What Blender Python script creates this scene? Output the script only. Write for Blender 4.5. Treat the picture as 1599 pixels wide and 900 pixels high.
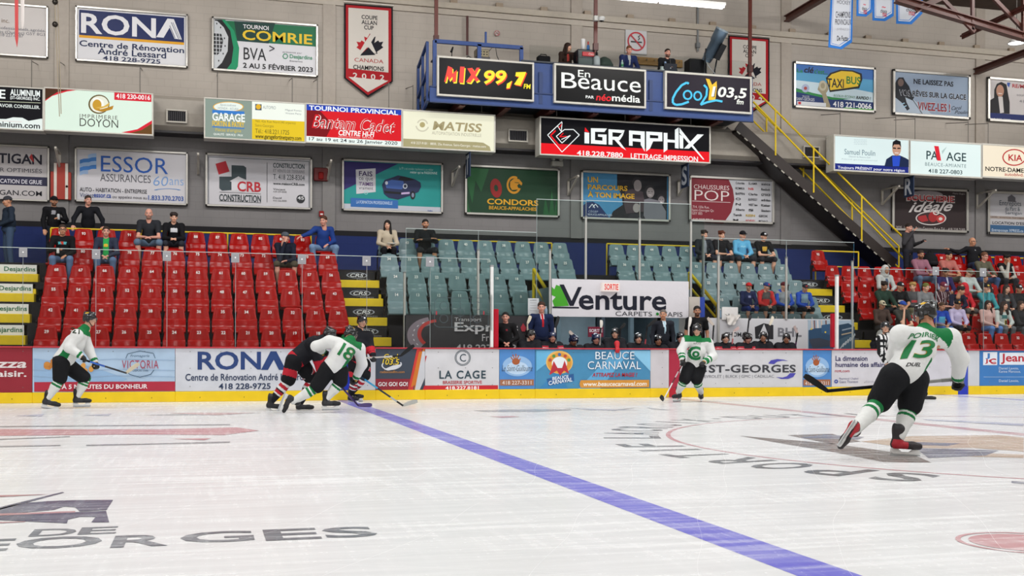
import bpy, math, random
import numpy as np
from mathutils import Vector, Matrix
random.seed(7); np.random.seed(7)
scene = bpy.context.scene
CZ = 12.15          # underside of the roof
COL = scene.collection
for o in list(bpy.data.objects): bpy.data.objects.remove(o)

# ------------------------------------------------------------------ camera
FPX, HOR, ROLL, HC = 1750.0, 547.0, 0.0027, 1.10          # focal length in px of a 1599x900 frame, horizon row, roll, eye height
TH = math.atan(FPX/(7150-800.0)); CT, ST = math.cos(TH), math.sin(TH)
cam = bpy.data.cameras.new('camera'); camo = bpy.data.objects.new('camera', cam); COL.objects.link(camo)
cam.sensor_fit = 'HORIZONTAL'; cam.sensor_width = 36.0; cam.lens = 36.0*FPX/1599.0
cam.shift_y = (HOR-450.0)/1599.0; cam.clip_end = 300
camo.location = (0, 0, HC)
camo.matrix_world = Matrix.Translation((0, 0, HC)) @ Matrix.Rotation(-TH, 4, 'Z') @ Matrix.Rotation(math.pi/2, 4, 'X') @ Matrix.Rotation(ROLL, 4, 'Z')
scene.camera = camo
def at(px, py, P=None, z=None):
    """the world point a photo pixel shows, on the upright plane y=P or on the level plane z"""
    u = px-800; v = py-HOR
    a = (u+ROLL*v)/FPX; b = -(v-ROLL*u)/FPX
    d = (ST+a*CT, CT-a*ST, b)
    t = P/d[1] if P is not None else (z-HC)/d[2]
    return Vector((d[0]*t, d[1]*t, HC+d[2]*t))
# ------------------------------------------------------------------ world, lamps, exposure
scene.view_settings.view_transform = 'Standard'
try: scene.view_settings.look = 'None'
except Exception: pass
scene.view_settings.gamma = 1.0; scene.view_settings.use_curve_mapping = False
scene.view_settings.exposure = 0.0
scene.cycles.use_denoising = True
scene.cycles.max_bounces = 6; scene.cycles.diffuse_bounces = 3; scene.cycles.glossy_bounces = 3
scene.cycles.transparent_max_bounces = 16; scene.cycles.transmission_bounces = 4
scene.cycles.caustics_reflective = False; scene.cycles.caustics_refractive = False
W = bpy.data.worlds.new('world'); scene.world = W; W.use_nodes = True
W.node_tree.nodes['Background'].inputs[0].default_value = (0.9, 0.95, 1.0, 1)
W.node_tree.nodes['Background'].inputs[1].default_value = 0.25
def lamp(name, loc, sx, sy, power, col=(1, .97, .92), rot=(0, 0, 0), spread=180):
    l = bpy.data.lights.new(name, 'AREA'); l.shape = 'RECTANGLE'; l.size = sx; l.size_y = sy; l.energy = power; l.color = col
    l.spread = math.radians(spread)
    o = bpy.data.objects.new(name, l); o.location = loc; o.rotation_euler = rot; COL.objects.link(o); return o
for ix in range(5):
    for iy in range(4):
        lamp('rink_light', (-9+ix*9.0, 2.5+iy*6.2, 10.9), 2.4, 1.0, 315, (1, 1, .995))
for ix in range(6):  # unseen fill lamps, added and tilted to brighten the back wall
    lamp('wall_fill_light', (-13.5+ix*9.0, 21.8, 11.9), 3.2, .6, 255, (1, .975, .94), (math.radians(60), 0, 0), 150)

# ------------------------------------------------------------------ colours and materials
def hx(h):
    h = h.lstrip('#'); h = h if len(h) == 6 else ''.join(c*2 for c in h); r = [int(h[i:i+2], 16)/255 for i in (0, 2, 4)]
    return tuple(x/12.92 if x <= .04045 else ((x+.055)/1.055)**2.4 for x in r)
def col(c): return hx(c) if isinstance(c, str) else tuple(c)
MATS = {}
def mat(name, rough=.6, spec=.4, metal=0.0, emit=0.0, bump=0.0, bscale=40.0, vary=0.0, vscale=8.0, coat=0.0):
    """surface kind; its colour comes from the colour attribute of the mesh"""
    if name in MATS: return MATS[name]
    m = bpy.data.materials.new(name); m.use_nodes = True; nt = m.node_tree; b = nt.nodes['Principled BSDF']
    at_ = nt.nodes.new('ShaderNodeAttribute'); at_.attribute_name = 'Col'
    out = at_.outputs['Color']
    if vary:
        tc = nt.nodes.new('ShaderNodeNewGeometry'); nz = nt.nodes.new('ShaderNodeTexNoise'); nz.inputs['Scale'].default_value = vscale; nz.inputs['Detail'].default_value = 5
        nt.links.new(tc.outputs['Position'], nz.inputs['Vector'])
        mr = nt.nodes.new('ShaderNodeMapRange'); mr.inputs[1].default_value = .3; mr.inputs[2].default_value = .7; mr.inputs[3].default_value = 1-vary; mr.inputs[4].default_value = 1+vary*.6
        nt.links.new(nz.outputs['Fac'], mr.inputs[0])
        mx = nt.nodes.new('ShaderNodeMix'); mx.data_type = 'RGBA'; mx.blend_type = 'MULTIPLY'; mx.inputs[0].default_value = 1
        nt.links.new(out, mx.inputs[6]); nt.links.new(mr.outputs[0], mx.inputs[7]); out = mx.outputs[2]
    if emit and emit < 1:
        dk = nt.nodes.new('ShaderNodeMix'); dk.data_type = 'RGBA'; dk.blend_type = 'MULTIPLY'; dk.inputs[0].default_value = 1; dk.inputs[7].default_value = (.3, .3, .3, 1); nt.links.new(out, dk.inputs[6]); out = dk.outputs[2]
    nt.links.new(out, b.inputs['Base Color'])
    b.inputs['Roughness'].default_value = rough; b.inputs['Specular IOR Level'].default_value = spec; b.inputs['Metallic'].default_value = metal
    if coat: b.inputs['Coat Weight'].default_value = coat; b.inputs['Coat Roughness'].default_value = .1
    if emit:
        nt.links.new(at_.outputs['Color'], b.inputs['Emission Color']); b.inputs['Emission Strength'].default_value = emit
    if bump:
        tc = nt.nodes.new('ShaderNodeNewGeometry'); nz = nt.nodes.new('ShaderNodeTexNoise'); nz.inputs['Scale'].default_value = bscale; nz.inputs['Detail'].default_value = 3
        nt.links.new(tc.outputs['Position'], nz.inputs['Vector'])
        bp = nt.nodes.new('ShaderNodeBump'); bp.inputs['Strength'].default_value = bump; bp.inputs['Distance'].default_value = .02
        nt.links.new(nz.outputs['Fac'], bp.inputs['Height']); nt.links.new(bp.outputs[0], b.inputs['Normal'])
    MATS[name] = m; return m
PAINT = mat('painted_steel', .45, .4, vary=.06); PLAST = mat('seat_plastic', .2, .14, vary=.10, vscale=2.5, bump=.06, bscale=9); PRINT = mat('printed_vinyl', .5, .3)
BOARDM = mat('board_vinyl', .35, .35, vary=.07, vscale=3.0); LIT = mat('backlit_print', .6, .1, emit=.74); METAL = mat('brushed_aluminium', .35, .5, .7)
CLOTH = mat('cloth', .85, .2, bump=.35, bscale=28); JERSEY = mat('jersey_knit', .75, .25, bump=.5, bscale=14); SKIN = mat('skin', .55, .35)
HAIR = mat('hair', .6, .3, bump=.6, bscale=90); GLOSS = mat('glossy_shell', .18, .6, coat=.4); LEATHER = mat('leather', .5, .4, bump=.2); CONC = mat('concrete', .85, .2, vary=.15, vscale=3)
GLOW = mat('lamp_tube', .5, .1, emit=4.0); RUBBER = mat('matt_black', .7, .3); BANNER = mat('banner_cloth', .7, .2, bump=.5, bscale=5)
def glass_mat(name, tint, refl=.06):
    m = bpy.data.materials.new(name); m.use_nodes = True; nt = m.node_tree
    for n in list(nt.nodes):
        if n.type != 'OUTPUT_MATERIAL': nt.nodes.remove(n)
    o = [n for n in nt.nodes][0]
    t = nt.nodes.new('ShaderNodeBsdfTransparent'); t.inputs[0].default_value = (*tint, 1)
    g = nt.nodes.new('ShaderNodeBsdfGlossy'); g.inputs['Roughness'].default_value = .03
    f = nt.nodes.new('ShaderNodeFresnel'); f.inputs[0].default_value = 1.25
    mx = nt.nodes.new('ShaderNodeMixShader'); nt.links.new(f.outputs[0], mx.inputs[0]); nt.links.new(t.outputs[0], mx.inputs[1]); nt.links.new(g.outputs[0], mx.inputs[2])
    nt.links.new(mx.outputs[0], o.inputs['Surface']); MATS[name] = m; return m
GLASS = glass_mat('clear_acrylic', (.955, .97, .965)); GLASSG = glass_mat('green_glass', (.84, .90, .885)); VISOR = glass_mat('clear_visor', (.9, .92, .93))

# ------------------------------------------------------------------ mesh building
class MB:
    def __init__(s): s.v = []; s.f = []; s.c = []; s.sm = []
    def add(s, vs, fs, c, sm=False, M=None):
        n = len(s.v)
        if M is not None: vs = [M @ Vector(p) for p in vs]
        s.v.extend(tuple(p) for p in vs); s.f.extend([tuple(i+n for i in f) for f in fs])
        if len(c) and isinstance(c[0], (tuple, list, np.ndarray)): s.c.extend(tuple(x) for x in c)
        else: s.c.extend([tuple(c)]*len(fs))
        s.sm.extend([sm]*len(fs)); return s
    def box(s, x0, x1, y0, y1, z0, z1, c, M=None):
        c = col(c) if isinstance(c, str) else c
        vs = [(x, y, z) for x in (x0, x1) for y in (y0, y1) for z in (z0, z1)]
        return s.add(vs, [(0, 1, 3, 2), (4, 6, 7, 5), (0, 4, 5, 1), (2, 3, 7, 6), (0, 2, 6, 4), (1, 5, 7, 3)], c, M=M)
    def bbox(s, x0, x1, y0, y1, z0, z1, c, b=.01, M=None):
        """box with chamfered edges"""
        c = col(c) if isinstance(c, str) else c
        P = []; 
        for (ax, ay, az) in [(i, j, k) for i in (0, 1) for j in (0, 1) for k in (0, 1)]:
            X, Y, Z = (x0, x1)[ax], (y0, y1)[ay], (z0, z1)[az]; dx, dy, dz = (b, -b)[ax], (b, -b)[ay], (b, -b)[az]
            P += [(X, Y+dy, Z+dz), (X+dx, Y, Z+dz), (X+dx, Y+dy, Z)]
        i = lambda a, b_, c_, k: (a*4+b_*2+c_)*3+k
        F = [(i(0,0,0,0), i(0,0,1,0), i(0,1,1,0), i(0,1,0,0)), (i(1,0,0,0), i(1,1,0,0), i(1,1,1,0), i(1,0,1,0)),
             (i(0,0,0,1), i(1,0,0,1), i(1,0,1,1), i(0,0,1,1)), (i(0,1,0,1), i(0,1,1,1), i(1,1,1,1), i(1,1,0,1)),
             (i(0,0,0,2), i(0,1,0,2), i(1,1,0,2), i(1,0,0,2)), (i(0,0,1,2), i(1,0,1,2), i(1,1,1,2), i(0,1,1,2))]
        for p in (0, 1):
            for q in (0, 1):
                F += [(i(p,q,0,0), i(p,q,1,0), i(p,q,1,1), i(p,q,0,1)), (i(p,0,q,0), i(p,1,q,0), i(p,1,q,2), i(p,0,q,2)), (i(0,p,q,1), i(1,p,q,1), i(1,p,q,2), i(0,p,q,2))]
                F += [(i(p,q,r,0), i(p,q,r,1), i(p,q,r,2)) for r in (0, 1)]
        return s.add(P, F, c, M=M)
    def tube(s, pts, r, c, n=8, caps=True, r2=None):
        c = col(c) if isinstance(c, str) else c
        pts = [Vector(p) for p in pts]; m = len(pts); rs = r if isinstance(r, (list, tuple)) else [r]*m
        vs = []; fs = []; up = None
        for k, p in enumerate(pts):
            d = (pts[min(k+1, m-1)]-pts[max(k-1, 0)]).normalized()
            if up is None:
                up = Vector((0, 0, 1)) if abs(d.z) < .9 else Vector((1, 0, 0))
            a = d.cross(up).normalized(); b = a.cross(d).normalized(); up = b
            for j in range(n):
                t = 2*math.pi*(j+.5)/n; vs.append(p+(a*math.cos(t)+b*math.sin(t))*rs[k])
        for k in range(m-1):
            for j in range(n): fs.append((k*n+j, k*n+(j+1) % n, (k+1)*n+(j+1) % n, (k+1)*n+j))
        s.add(vs, fs, c, sm=n > 5)
        if caps: s.add(vs[:n], [tuple(range(n))[::-1]], c); s.add(vs[-n:], [tuple(range(n))], c)
        return s
    def bar(s, a, b, w, h, c, up=(0, 0, 1)):
        """rectangular bar from a to b, w across and h along up"""
        c = col(c) if isinstance(c, str) else c
        a, b, up = Vector(a), Vector(b), Vector(up); d = (b-a).normalized(); x = d.cross(up).normalized(); u = x.cross(d)
        vs = [p+x*sx*w/2+u*sz*h/2 for p in (a, b) for sx in (-1, 1) for sz in (-1, 1)]
        return s.add(vs, [(0, 1, 3, 2), (4, 6, 7, 5), (0, 4, 5, 1), (2, 3, 7, 6), (0, 2, 6, 4), (1, 5, 7, 3)], c)
    def lathe(s, prof, c, cx=0, cy=0, n=16, z=0, M=None):
        c = col(c) if isinstance(c, str) else c
        vs = [(cx+r*math.cos(2*math.pi*j/n), cy+r*math.sin(2*math.pi*j/n), z+h) for r, h in prof for j in range(n)]
        fs = [(k*n+j, k*n+(j+1) % n, (k+1)*n+(j+1) % n, (k+1)*n+j) for k in range(len(prof)-1) for j in range(n)]
        return s.add(vs, fs, c, True, M)
    def prism(s, poly, y0, y1, c, M=None):
        """outline of (x, z) points between two depths"""
        c = col(c) if isinstance(c, str) else c
        n = len(poly); vs = [(x, y0, z) for x, z in poly]+[(x, y1, z) for x, z in poly]
        fs = [tuple(range(n)), tuple(range(2*n-1, n-1, -1))]+[(i, i+n, (i+1) % n+n, (i+1) % n) for i in range(n)]
        return s.add(vs, fs, c, M=M)
    def face(s, pts, c): return s.add(pts, [tuple(range(len(pts)))], col(c) if isinstance(c, str) else c)
    def me(s, name, m):
        me = bpy.data.meshes.new(name); me.from_pydata(s.v, [], s.f); me.materials.append(m)
        ca = me.color_attributes.new('Col', 'FLOAT_COLOR', 'CORNER')
        cnt = [len(f) for f in s.f]; arr = np.repeat(np.c_[np.array(s.c, dtype=np.float32).reshape(-1, 3), np.ones(len(s.c), np.float32)], cnt, axis=0)
        ca.data.foreach_set('color', arr.ravel().astype(np.float32))
        me.polygons.foreach_set('use_smooth', s.sm); me.update(); return me
    def build(s, name, m=PAINT, parent=None):
        o = bpy.data.objects.new(name, s.me(name, m)); COL.objects.link(o); o.parent = parent; return o
def tag(o, label=None, cat=None, group=None, kind=None):
    if label: o['label'] = label
    if cat: o['category'] = cat
    if group: o['group'] = group
    if kind: o['kind'] = kind
    return o
def thing(name, label, cat, loc=(0, 0, 0), group=None, rz=0):
    o = bpy.data.objects.new(name, None); COL.objects.link(o); o.location = loc; o.rotation_euler = (0, 0, rz); o.empty_display_size = .1
    return tag(o, label, cat, group)
def struct(name, mb, m): return tag(mb.build(name, m), kind='structure')
def new_thing(mb, name, m, label, cat, group=None): return tag(mb.build(name, m), label, cat, group)
# flat lettering: outlines from the built-in font
_TC = {}
def text_mesh(st, bold=0.0, shear=0.0, space=1.0):
    bold = bold if bold <= .018 else .018+(bold-.018)*.18; k = (st, bold, shear, space)
    if k in _TC: return _TC[k]
    cu = bpy.data.curves.new('t', 'FONT'); cu.body = st; cu.offset = bold; cu.shear = shear; cu.space_character = space; cu.resolution_u = 3; cu.size = 1
    o = bpy.data.objects.new('t', cu); COL.objects.link(o)
    dg = bpy.context.evaluated_depsgraph_get(); me = o.evaluated_get(dg).to_mesh()
    v = np.array([tuple(p.co)[:2] for p in me.vertices]) if len(me.vertices) else np.zeros((1, 2)); f = [tuple(p.vertices) for p in me.polygons]
    o.evaluated_get(dg).to_mesh_clear(); bpy.data.objects.remove(o); bpy.data.curves.remove(cu)
    lo, hi = v.min(0), v.max(0); v = (v-lo)/np.maximum(hi-lo, 1e-6); _TC[k] = (v, f, (hi[0]-lo[0])/max(hi[1]-lo[1], 1e-6)); return _TC[k]
# ------------------------------------------------------------------ ice, walls, ceiling
BP = 24.4            # ice side of the boards
WP = 30.8            # face of the long wall
XL, XR = -12.0, 36.0
def ice_mat(name, paint=None, fade=.35):
    m = bpy.data.materials.new(name); m.use_nodes = True; nt = m.node_tree; b = nt.nodes['Principled BSDF']; N = nt.nodes.new; L = nt.links.new
    g = N('ShaderNodeNewGeometry')
    def noise(sx, sy, sc, det=4, rot=0):
        mp = N('ShaderNodeMapping'); mp.inputs['Scale'].default_value = (sx, sy, 1); mp.inputs['Rotation'].default_value = (0, 0, rot); L(g.outputs['Position'], mp.inputs['Vector'])
        n = N('ShaderNodeTexNoise'); n.inputs['Scale'].default_value = sc; n.inputs['Detail'].default_value = det; L(mp.outputs[0], n.inputs['Vector']); return n.outputs['Fac']
    def ramp(x, a, b_, c, d):
        r = N('ShaderNodeMapRange'); L(x, r.inputs[0])
        for i, v in enumerate((a, b_, c, d)): r.inputs[i+1].default_value = v
        return r.outputs[0]
    def math_(op, x, y):
        k = N('ShaderNodeMath'); k.operation = op
        for i, v in enumerate((x, y)):
            if isinstance(v, (int, float)): k.inputs[i].default_value = v
            else: L(v, k.inputs[i])
        return k.outputs[0]
    big = ramp(noise(.22, .6, 1.0, 5, .25), .35, .65, 0, 1); streak = ramp(noise(.5, 7, 1.4, 6, .12), .42, .68, 0, 1); streak2 = ramp(noise(6, .5, 2.0, 6, -.6), .5, .75, 0, 1); fine = ramp(noise(1, 1, 28, 3), .62, .72, 0, 1)
    # skate scratches: thin rings of distorted bands
    def scratch(scale, rot, w, dist):
        mp = N('ShaderNodeMapping'); mp.inputs['Rotation'].default_value = (0, 0, rot); L(g.outputs['Position'], mp.inputs['Vector'])
        wv = N('ShaderNodeTexWave'); wv.wave_type = 'BANDS'; wv.inputs['Scale'].default_value = scale; wv.inputs['Distortion'].default_value = dist; wv.inputs['Detail'].default_value = 2; wv.inputs['Detail Scale'].default_value = .35
        L(mp.outputs[0], wv.inputs['Vector']); return ramp(wv.outputs['Fac'], 1-w, 1, 0, 1)
    sc = math_('MAXIMUM', scratch(.35, .5, .00004, 9), math_('MAXIMUM', scratch(.3, -.9, .00003, 12), scratch(.4, 1.3, .00003, 8)))
    frost = math_('ADD', math_('MULTIPLY', streak, .5), math_('ADD', math_('MULTIPLY', streak2, .22), math_('MULTIPLY', fine, .35)))
    frost = math_('MINIMUM', math_('ADD', math_('MULTIPLY', frost, math_('ADD', math_('MULTIPLY', big, .7), .3)), math_('MULTIPLY', sc, .35)), 1.0)
    mx = N('ShaderNodeMix'); mx.data_type = 'RGBA'
    if paint is None:
        L(frost, mx.inputs[0]); mx.inputs[6].default_value = (.76, .765, .765, 1); mx.inputs[7].default_value = (.90, .905, .905, 1)
    else:
        L(math_('MINIMUM', math_('ADD', math_('MULTIPLY', frost, .8), fade), .93), mx.inputs[0]); mx.inputs[6].default_value = (*col(paint), 1); mx.inputs[7].default_value = (.80, .81, .82, 1)
    L(mx.outputs[2], b.inputs['Base Color'])
    L(ramp(frost, 0, 1, .2, .5), b.inputs['Roughness']); b.inputs['Specular IOR Level'].default_value = .2; b.inputs['IOR'].default_value = 1.31
    bp = N('ShaderNodeBump'); bp.inputs['Strength'].default_value = .10; bp.inputs['Distance'].default_value = .01; L(math_('ADD', noise(1.2, 5, 2, 5, .1), math_('MULTIPLY', sc, .6)), bp.inputs['Height']); L(bp.outputs[0], b.inputs['Normal'])
    return m
s_ = MB(); s_.box(XL, XR, -3, BP+.05, -.3, 0, (.8, .8, .8)); struct('floor_ice', s_, ice_mat('rink_ice'))
def block_mat():
    m = bpy.data.materials.new('painted_block'); m.use_nodes = True; nt = m.node_tree; b = nt.nodes['Principled BSDF']; N = nt.nodes.new; L = nt.links.new
    g = N('ShaderNodeNewGeometry'); sp = N('ShaderNodeSeparateXYZ'); L(g.outputs['Position'], sp.inputs[0]); cb = N('ShaderNodeCombineXYZ'); L(sp.outputs['X'], cb.inputs['X']); L(sp.outputs['Z'], cb.inputs['Y'])
    br = N('ShaderNodeTexBrick'); br.inputs['Scale'].default_value = 1; br.inputs['Brick Width'].default_value = .4; br.inputs['Row Height'].default_value = .2; br.inputs['Mortar Size'].default_value = .006; br.inputs['Mortar Smooth'].default_value = .5
    L(cb.outputs[0], br.inputs['Vector'])
    cr = N('ShaderNodeValToRGB'); e = cr.color_ramp; e.interpolation = 'CONSTANT'
    mr = N('ShaderNodeMapRange'); L(sp.outputs['Z'], mr.inputs[0]); mr.inputs[1].default_value = 0; mr.inputs[2].default_value = 12
    L(mr.outputs[0], cr.inputs[0])
    e.elements[0].position = 0; e.elements[0].color = (*hx('#1a2a60'), 1)
    e.elements[1].position = WALL_Z[0]/12; e.elements[1].color = (*hx('#17161a'), 1)
    for z, c in ((WALL_Z[1], '#7d7a7a'), (WALL_Z[2], '#b3aba2')):
        q = e.elements.new(z/12); q.color = (*hx(c), 1)
    nz = N('ShaderNodeTexNoise'); nz.inputs['Scale'].default_value = .8; nz.inputs['Detail'].default_value = 6; L(g.outputs['Position'], nz.inputs['Vector'])
    r2 = N('ShaderNodeMapRange'); L(nz.outputs['Fac'], r2.inputs[0]); r2.inputs[1].default_value = .3; r2.inputs[2].default_value = .7; r2.inputs[3].default_value = .9; r2.inputs[4].default_value = 1.05
    r3 = N('ShaderNodeMapRange'); L(br.outputs['Fac'], r3.inputs[0]); r3.inputs[3].default_value = 1; r3.inputs[4].default_value = .86
    mm = N('ShaderNodeMath'); mm.operation = 'MULTIPLY'; L(r2.outputs[0], mm.inputs[0]); L(r3.outputs[0], mm.inputs[1])
    mx = N('ShaderNodeMix'); mx.data_type = 'RGBA'; mx.blend_type = 'MULTIPLY'; mx.inputs[0].default_value = 1; L(cr.outputs[0], mx.inputs[6]); L(mm.outputs[0], mx.inputs[7]); L(mx.outputs[2], b.inputs['Base Color'])
    b.inputs['Roughness'].default_value = .7; b.inputs['Specular IOR Level'].default_value = .25
    bp = N('ShaderNodeBump'); bp.inputs['Strength'].default_value = .25; bp.inputs['Distance'].default_value = .01; bp.invert = True; L(br.outputs['Fac'], bp.inputs['Height']); L(bp.outputs[0], b.inputs['Normal'])
    return m
WALL_Z = (4.20, 4.34, at(300, 209, WP-.02).z)
BLOCK = block_mat()
s_ = MB(); s_.box(XL, XR, WP, WP+.3, 0, CZ+.1, (.6, .6, .6)); struct('wall_back', s_, BLOCK)
s_ = MB(); s_.box(XL-.3, XL, -3, WP+.3, 0, CZ+.1, '#b9b3ab'); struct('wall_left', s_, CONC)
s_ = MB(); s_.box(XR, XR+.3, -3, WP+.3, 0, CZ+.1, '#b9b3ab'); struct('wall_right', s_, CONC)
s_ = MB(); s_.box(XL-.3, XR+.3, -3.3, -3, 0, CZ+.1, '#b9b3ab'); struct('wall_front', s_, CONC)
s_ = MB(); s_.box(XL-.3, XR+.3, -3.3, WP+.3, CZ, CZ+.2, '#4a3d36'); struct('ceiling', s_, CONC)
# wall piers and the pale beam along the wall
def pier(px, z1=CZ-.02, w=.34, d=.05, c='#a59b90'):
    x = at(px, 200, WP).x; s_ = MB(); s_.box(x-w/2, x+w/2, WP-d, WP+.02, WALL_Z[2], z1, c); s_.box(x-w/2, x+w/2, WP-d, WP+.02, WALL_Z[1], WALL_Z[2], '#767372'); return s_
for k, px in enumerate((97, 514, 900, 1227, 1530)): struct('wall_pier' if k == 0 else 'wall_pier.%03d' % k, pier(px), PAINT)
zb = at(640, 4, WP).z
s_ = MB(); s_.box(XL, XR, WP-.14, WP+.02, zb-.10, zb+.06, '#b3aa9c'); s_.box(XL, XR, WP-.06, WP+.02, zb-.26, zb-.10, '#b3aa9e')
x = at(640, 4, WP).x-8
while x < XR-1: s_.box(x-.10, x+.10, WP-.12, WP-.02, zb+.06, zb+.17, '#9b8b78'); x += 1.32
struct('wall_beam', s_, PAINT)
# duct along the wall
zt, zd = at(280, 150, WP-.7).z, at(280, 204, WP-.7).z
s_ = MB(); pr = [(WP, zt), (WP-.62, zt), (WP-.72, zt-.1), (WP-.74, (zt+zd)/2), (WP-.70, zd+.12), (WP-.55, zd), (WP, zd)]
n = len(pr); s_.add([(x, y, z) for x in (XL+.1, XR-.1) for y, z in pr], [tuple(range(n)), tuple(range(2*n-1, n-1, -1))]+[(i, (i+1) % n, (i+1) % n+n, i+n) for i in range(n)], hx('#9b948a'))
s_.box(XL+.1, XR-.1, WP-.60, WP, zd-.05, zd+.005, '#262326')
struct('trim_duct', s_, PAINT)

# ------------------------------------------------------------------ stand tiers
R1, TREAD, F1, RISE = 25.7, .64, .70, .485
def rowP(i): return R1+(i-1)*TREAD
def rowF(i): return F1+(i-1)*RISE
BKP = 25.62          # wall behind the benches
xBL, xBR = at(632, 520, BKP).x, at(1334, 520, BKP).x          # bench enclosure
xTL, xTR = at(866, 470, BKP).x, at(1076, 470, BKP).x          # exit tunnel
DARK = '#262427'
for i in range(1, 7):
    y0, y1 = rowP(i)-.47, (rowP(i)+.17 if i < 6 else WP)
    segs = [(XL, XR)]
    if i <= 2: segs = [(XL, xBL), (xBR, XR)]
    if i in (2,): segs = [(XL, xBL), (xBL, xTL), (xTR, xBR), (xBR, XR)]
    if i in (3, 4): segs = [(XL, xTL), (xTR, XR)]
    s_ = MB()
    for a, b in segs:
        yy = max(y0, BKP+.06) if (a >= xBL-.01 and b <= xBR+.01 and i == 2) else y0
        s_.box(a, b, yy, y1, rowF(i)-(.7 if i != 5 else .16), rowF(i), DARK)
    struct('floor_tier' if i == 1 else 'floor_tier.%03d' % (i-1), s_, CONC)
s_ = MB(); s_.box(XL, XR, BP+.12, WP, -.3, -.01, DARK); s_.box(xBL, xBR, BP+.12, BKP, -.02, .25, '#2c2c30'); s_.box(xTL, xTR, BKP, WP-.4, -.02, .2, '#55585c'); struct('floor_concourse', s_, CONC)
# tunnel lining
s_ = MB(); TW = '#93a9b4'
s_.box(xTL-.08, xTL, BKP+.03, 29.4, .2, 2.62, TW); s_.box(xTR, xTR+.08, BKP+.03, 29.4, .2, 2.62, TW); s_.box(xTL, xTR, 29.3, 29.4, .2, 2.62, TW)
s_.box(xTL, xTR, BKP+.1, 28.0, 2.40, 2.46, '#6a7078')
for fx in (.20, .55, .78): 
    x = xTL+(xTR-xTL)*fx; s_.box(x, x+.10, 27.6, 27.75, .2, 2.40, ('#7f97a3', '#3a4650', '#8499a4')[int(fx*3) % 3])
s_.box(xTL+.9, xTL+2.0, 28.3, 28.36, .2, 2.35, '#a4bac5'); s_.box(xTL+2.05, xTL+2.3, 28.3, 28.36, .2, 2.35, '#3d4b57')
struct('wall_tunnel', s_, PAINT)
lamp('tunnel_light', ((xTL+xTR)/2, 26.6, 2.36), 1.6, .5, 26, (.9, .97, 1))
# walls behind the benches
zw = at(770, 493, BKP).z
s_ = MB(); s_.box(xBL, xTL, BKP, BKP+.08, .2, zw, '#2b2a2d'); s_.box(xTR, xBR, BKP, BKP+.08, .2, zw, '#c9c9cc'); struct('wall_bench', s_, PAINT)

# ------------------------------------------------------------------ seats
def seat_parts(c, dark, pan_open=False):
    back = MB(); n, mrows = 8, 13
    W_ = lambda t: (.238 if t < .4 else .238-.088*(t-.4)) if t < .92 else (.192-.012*((t-.92)/.08))*(1-.10*((t-.92)/.08)**3)
    for side, off in ((0, 0), (1, .022)):
        vs = []
        for r in range(mrows):
            t = r/(mrows-1); z = .36+.53*t; yb = .015+.09*t
            for k in range(n+1):
                u = k/n*2-1; zz = z-(.012*abs(u)**4 if r == mrows-1 else 0)
                vs.append((u*W_(t), yb+off+(-.028*(abs(u)**2.5)), zz))
        fs = []
        for r in range(mrows-1):
            for k in range(n):
                q = (r*(n+1)+k, r*(n+1)+k+1, (r+1)*(n+1)+k+1, (r+1)*(n+1)+k); fs.append(q if side == 0 else q[::-1])
        back.add(vs, fs, c, True)
    m_ = (n+1)*mrows; ring = [r*(n+1) for r in range(mrows)]+[(mrows-1)*(n+1)+k for k in range(1, n+1)]+[r*(n+1)+n for r in range(mrows-2, -1, -1)]
    back.f += [(a, b, b+m_, a+m_) for a, b in zip(ring, ring[1:])]; back.c += [c]*(len(ring)-1); back.sm += [False]*(len(ring)-1)
    pan = MB(); L_ = []
    if pan_open: prof = [(-.02, .44), (-.15, .425), (-.30, .43), (-.39, .452), (-.42, .44), (-.40, .40), (-.2, .385), (-.02, .40)]
    else: prof = [(-.02, .26), (-.20, .27), (-.225, .30), (-.20, .335), (-.145, .375), (-.10, .43), (-.07, .50), (-.048, .575), (-.032, .602), (-.008, .605), (.012, .55), (.0, .40)]
    k = len(prof); xs = [(-.237, .0), (-.228, .006), (0, .012), (.228, .006), (.237, 0)]
    vs = [(x, y-dy, z) for x, dy in xs for y, z in prof]
    fs = [tuple(range(k)), tuple(range(5*k-1, 4*k-1, -1))]+[(a*k+i, a*k+(i+1) % k, (a+1)*k+(i+1) % k, (a+1)*k+i) for a in range(4) for i in range(k)]
    pan.add(vs, [f[::-1] for f in fs], c, True)
    br = MB(); 
    br.box(-.272, -.250, -.07, .02, 0, .40, dark); br.box(-.268, -.254, -.16, .06, .36, .44, dark)
    br.tube([(-.261, .03, .44), (-.261, -.05, .545), (-.261, -.14, .55), (-.261, -.20, .50)], .011, dark, 6)
    return back, pan, br
RED, GREY = hx('#9a100d'), hx('#71868a')
SEATM = {}
for nm, c in (('red', RED), ('grey', GREY)):
    for op in (False, True):
        b, p, r = seat_parts(c, hx('#1b1a1c'), op); SEATM[nm, op] = (b.me('backrest', PLAST), p.me('seat_pan', PLAST), r.me('bracket', RUBBER))
NUMM = {}
def number_mesh(s):
    if s not in NUMM:
        mb = MB(); v, f, ar = text_mesh(s, .03); w = .07*min(ar, 1.5); h = .07
        mb.add([((a-.5)*w, .058-.006+(b-.5)*.012, .735+b*h) for a, b in v], f, hx('#e9e4df')); NUMM[s] = mb.me('number', PRINT)
    return NUMM[s]
ROWN = ('', 'lowest', 'second', 'third', 'fourth', 'fifth', 'top')
SEATS = {}
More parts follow.
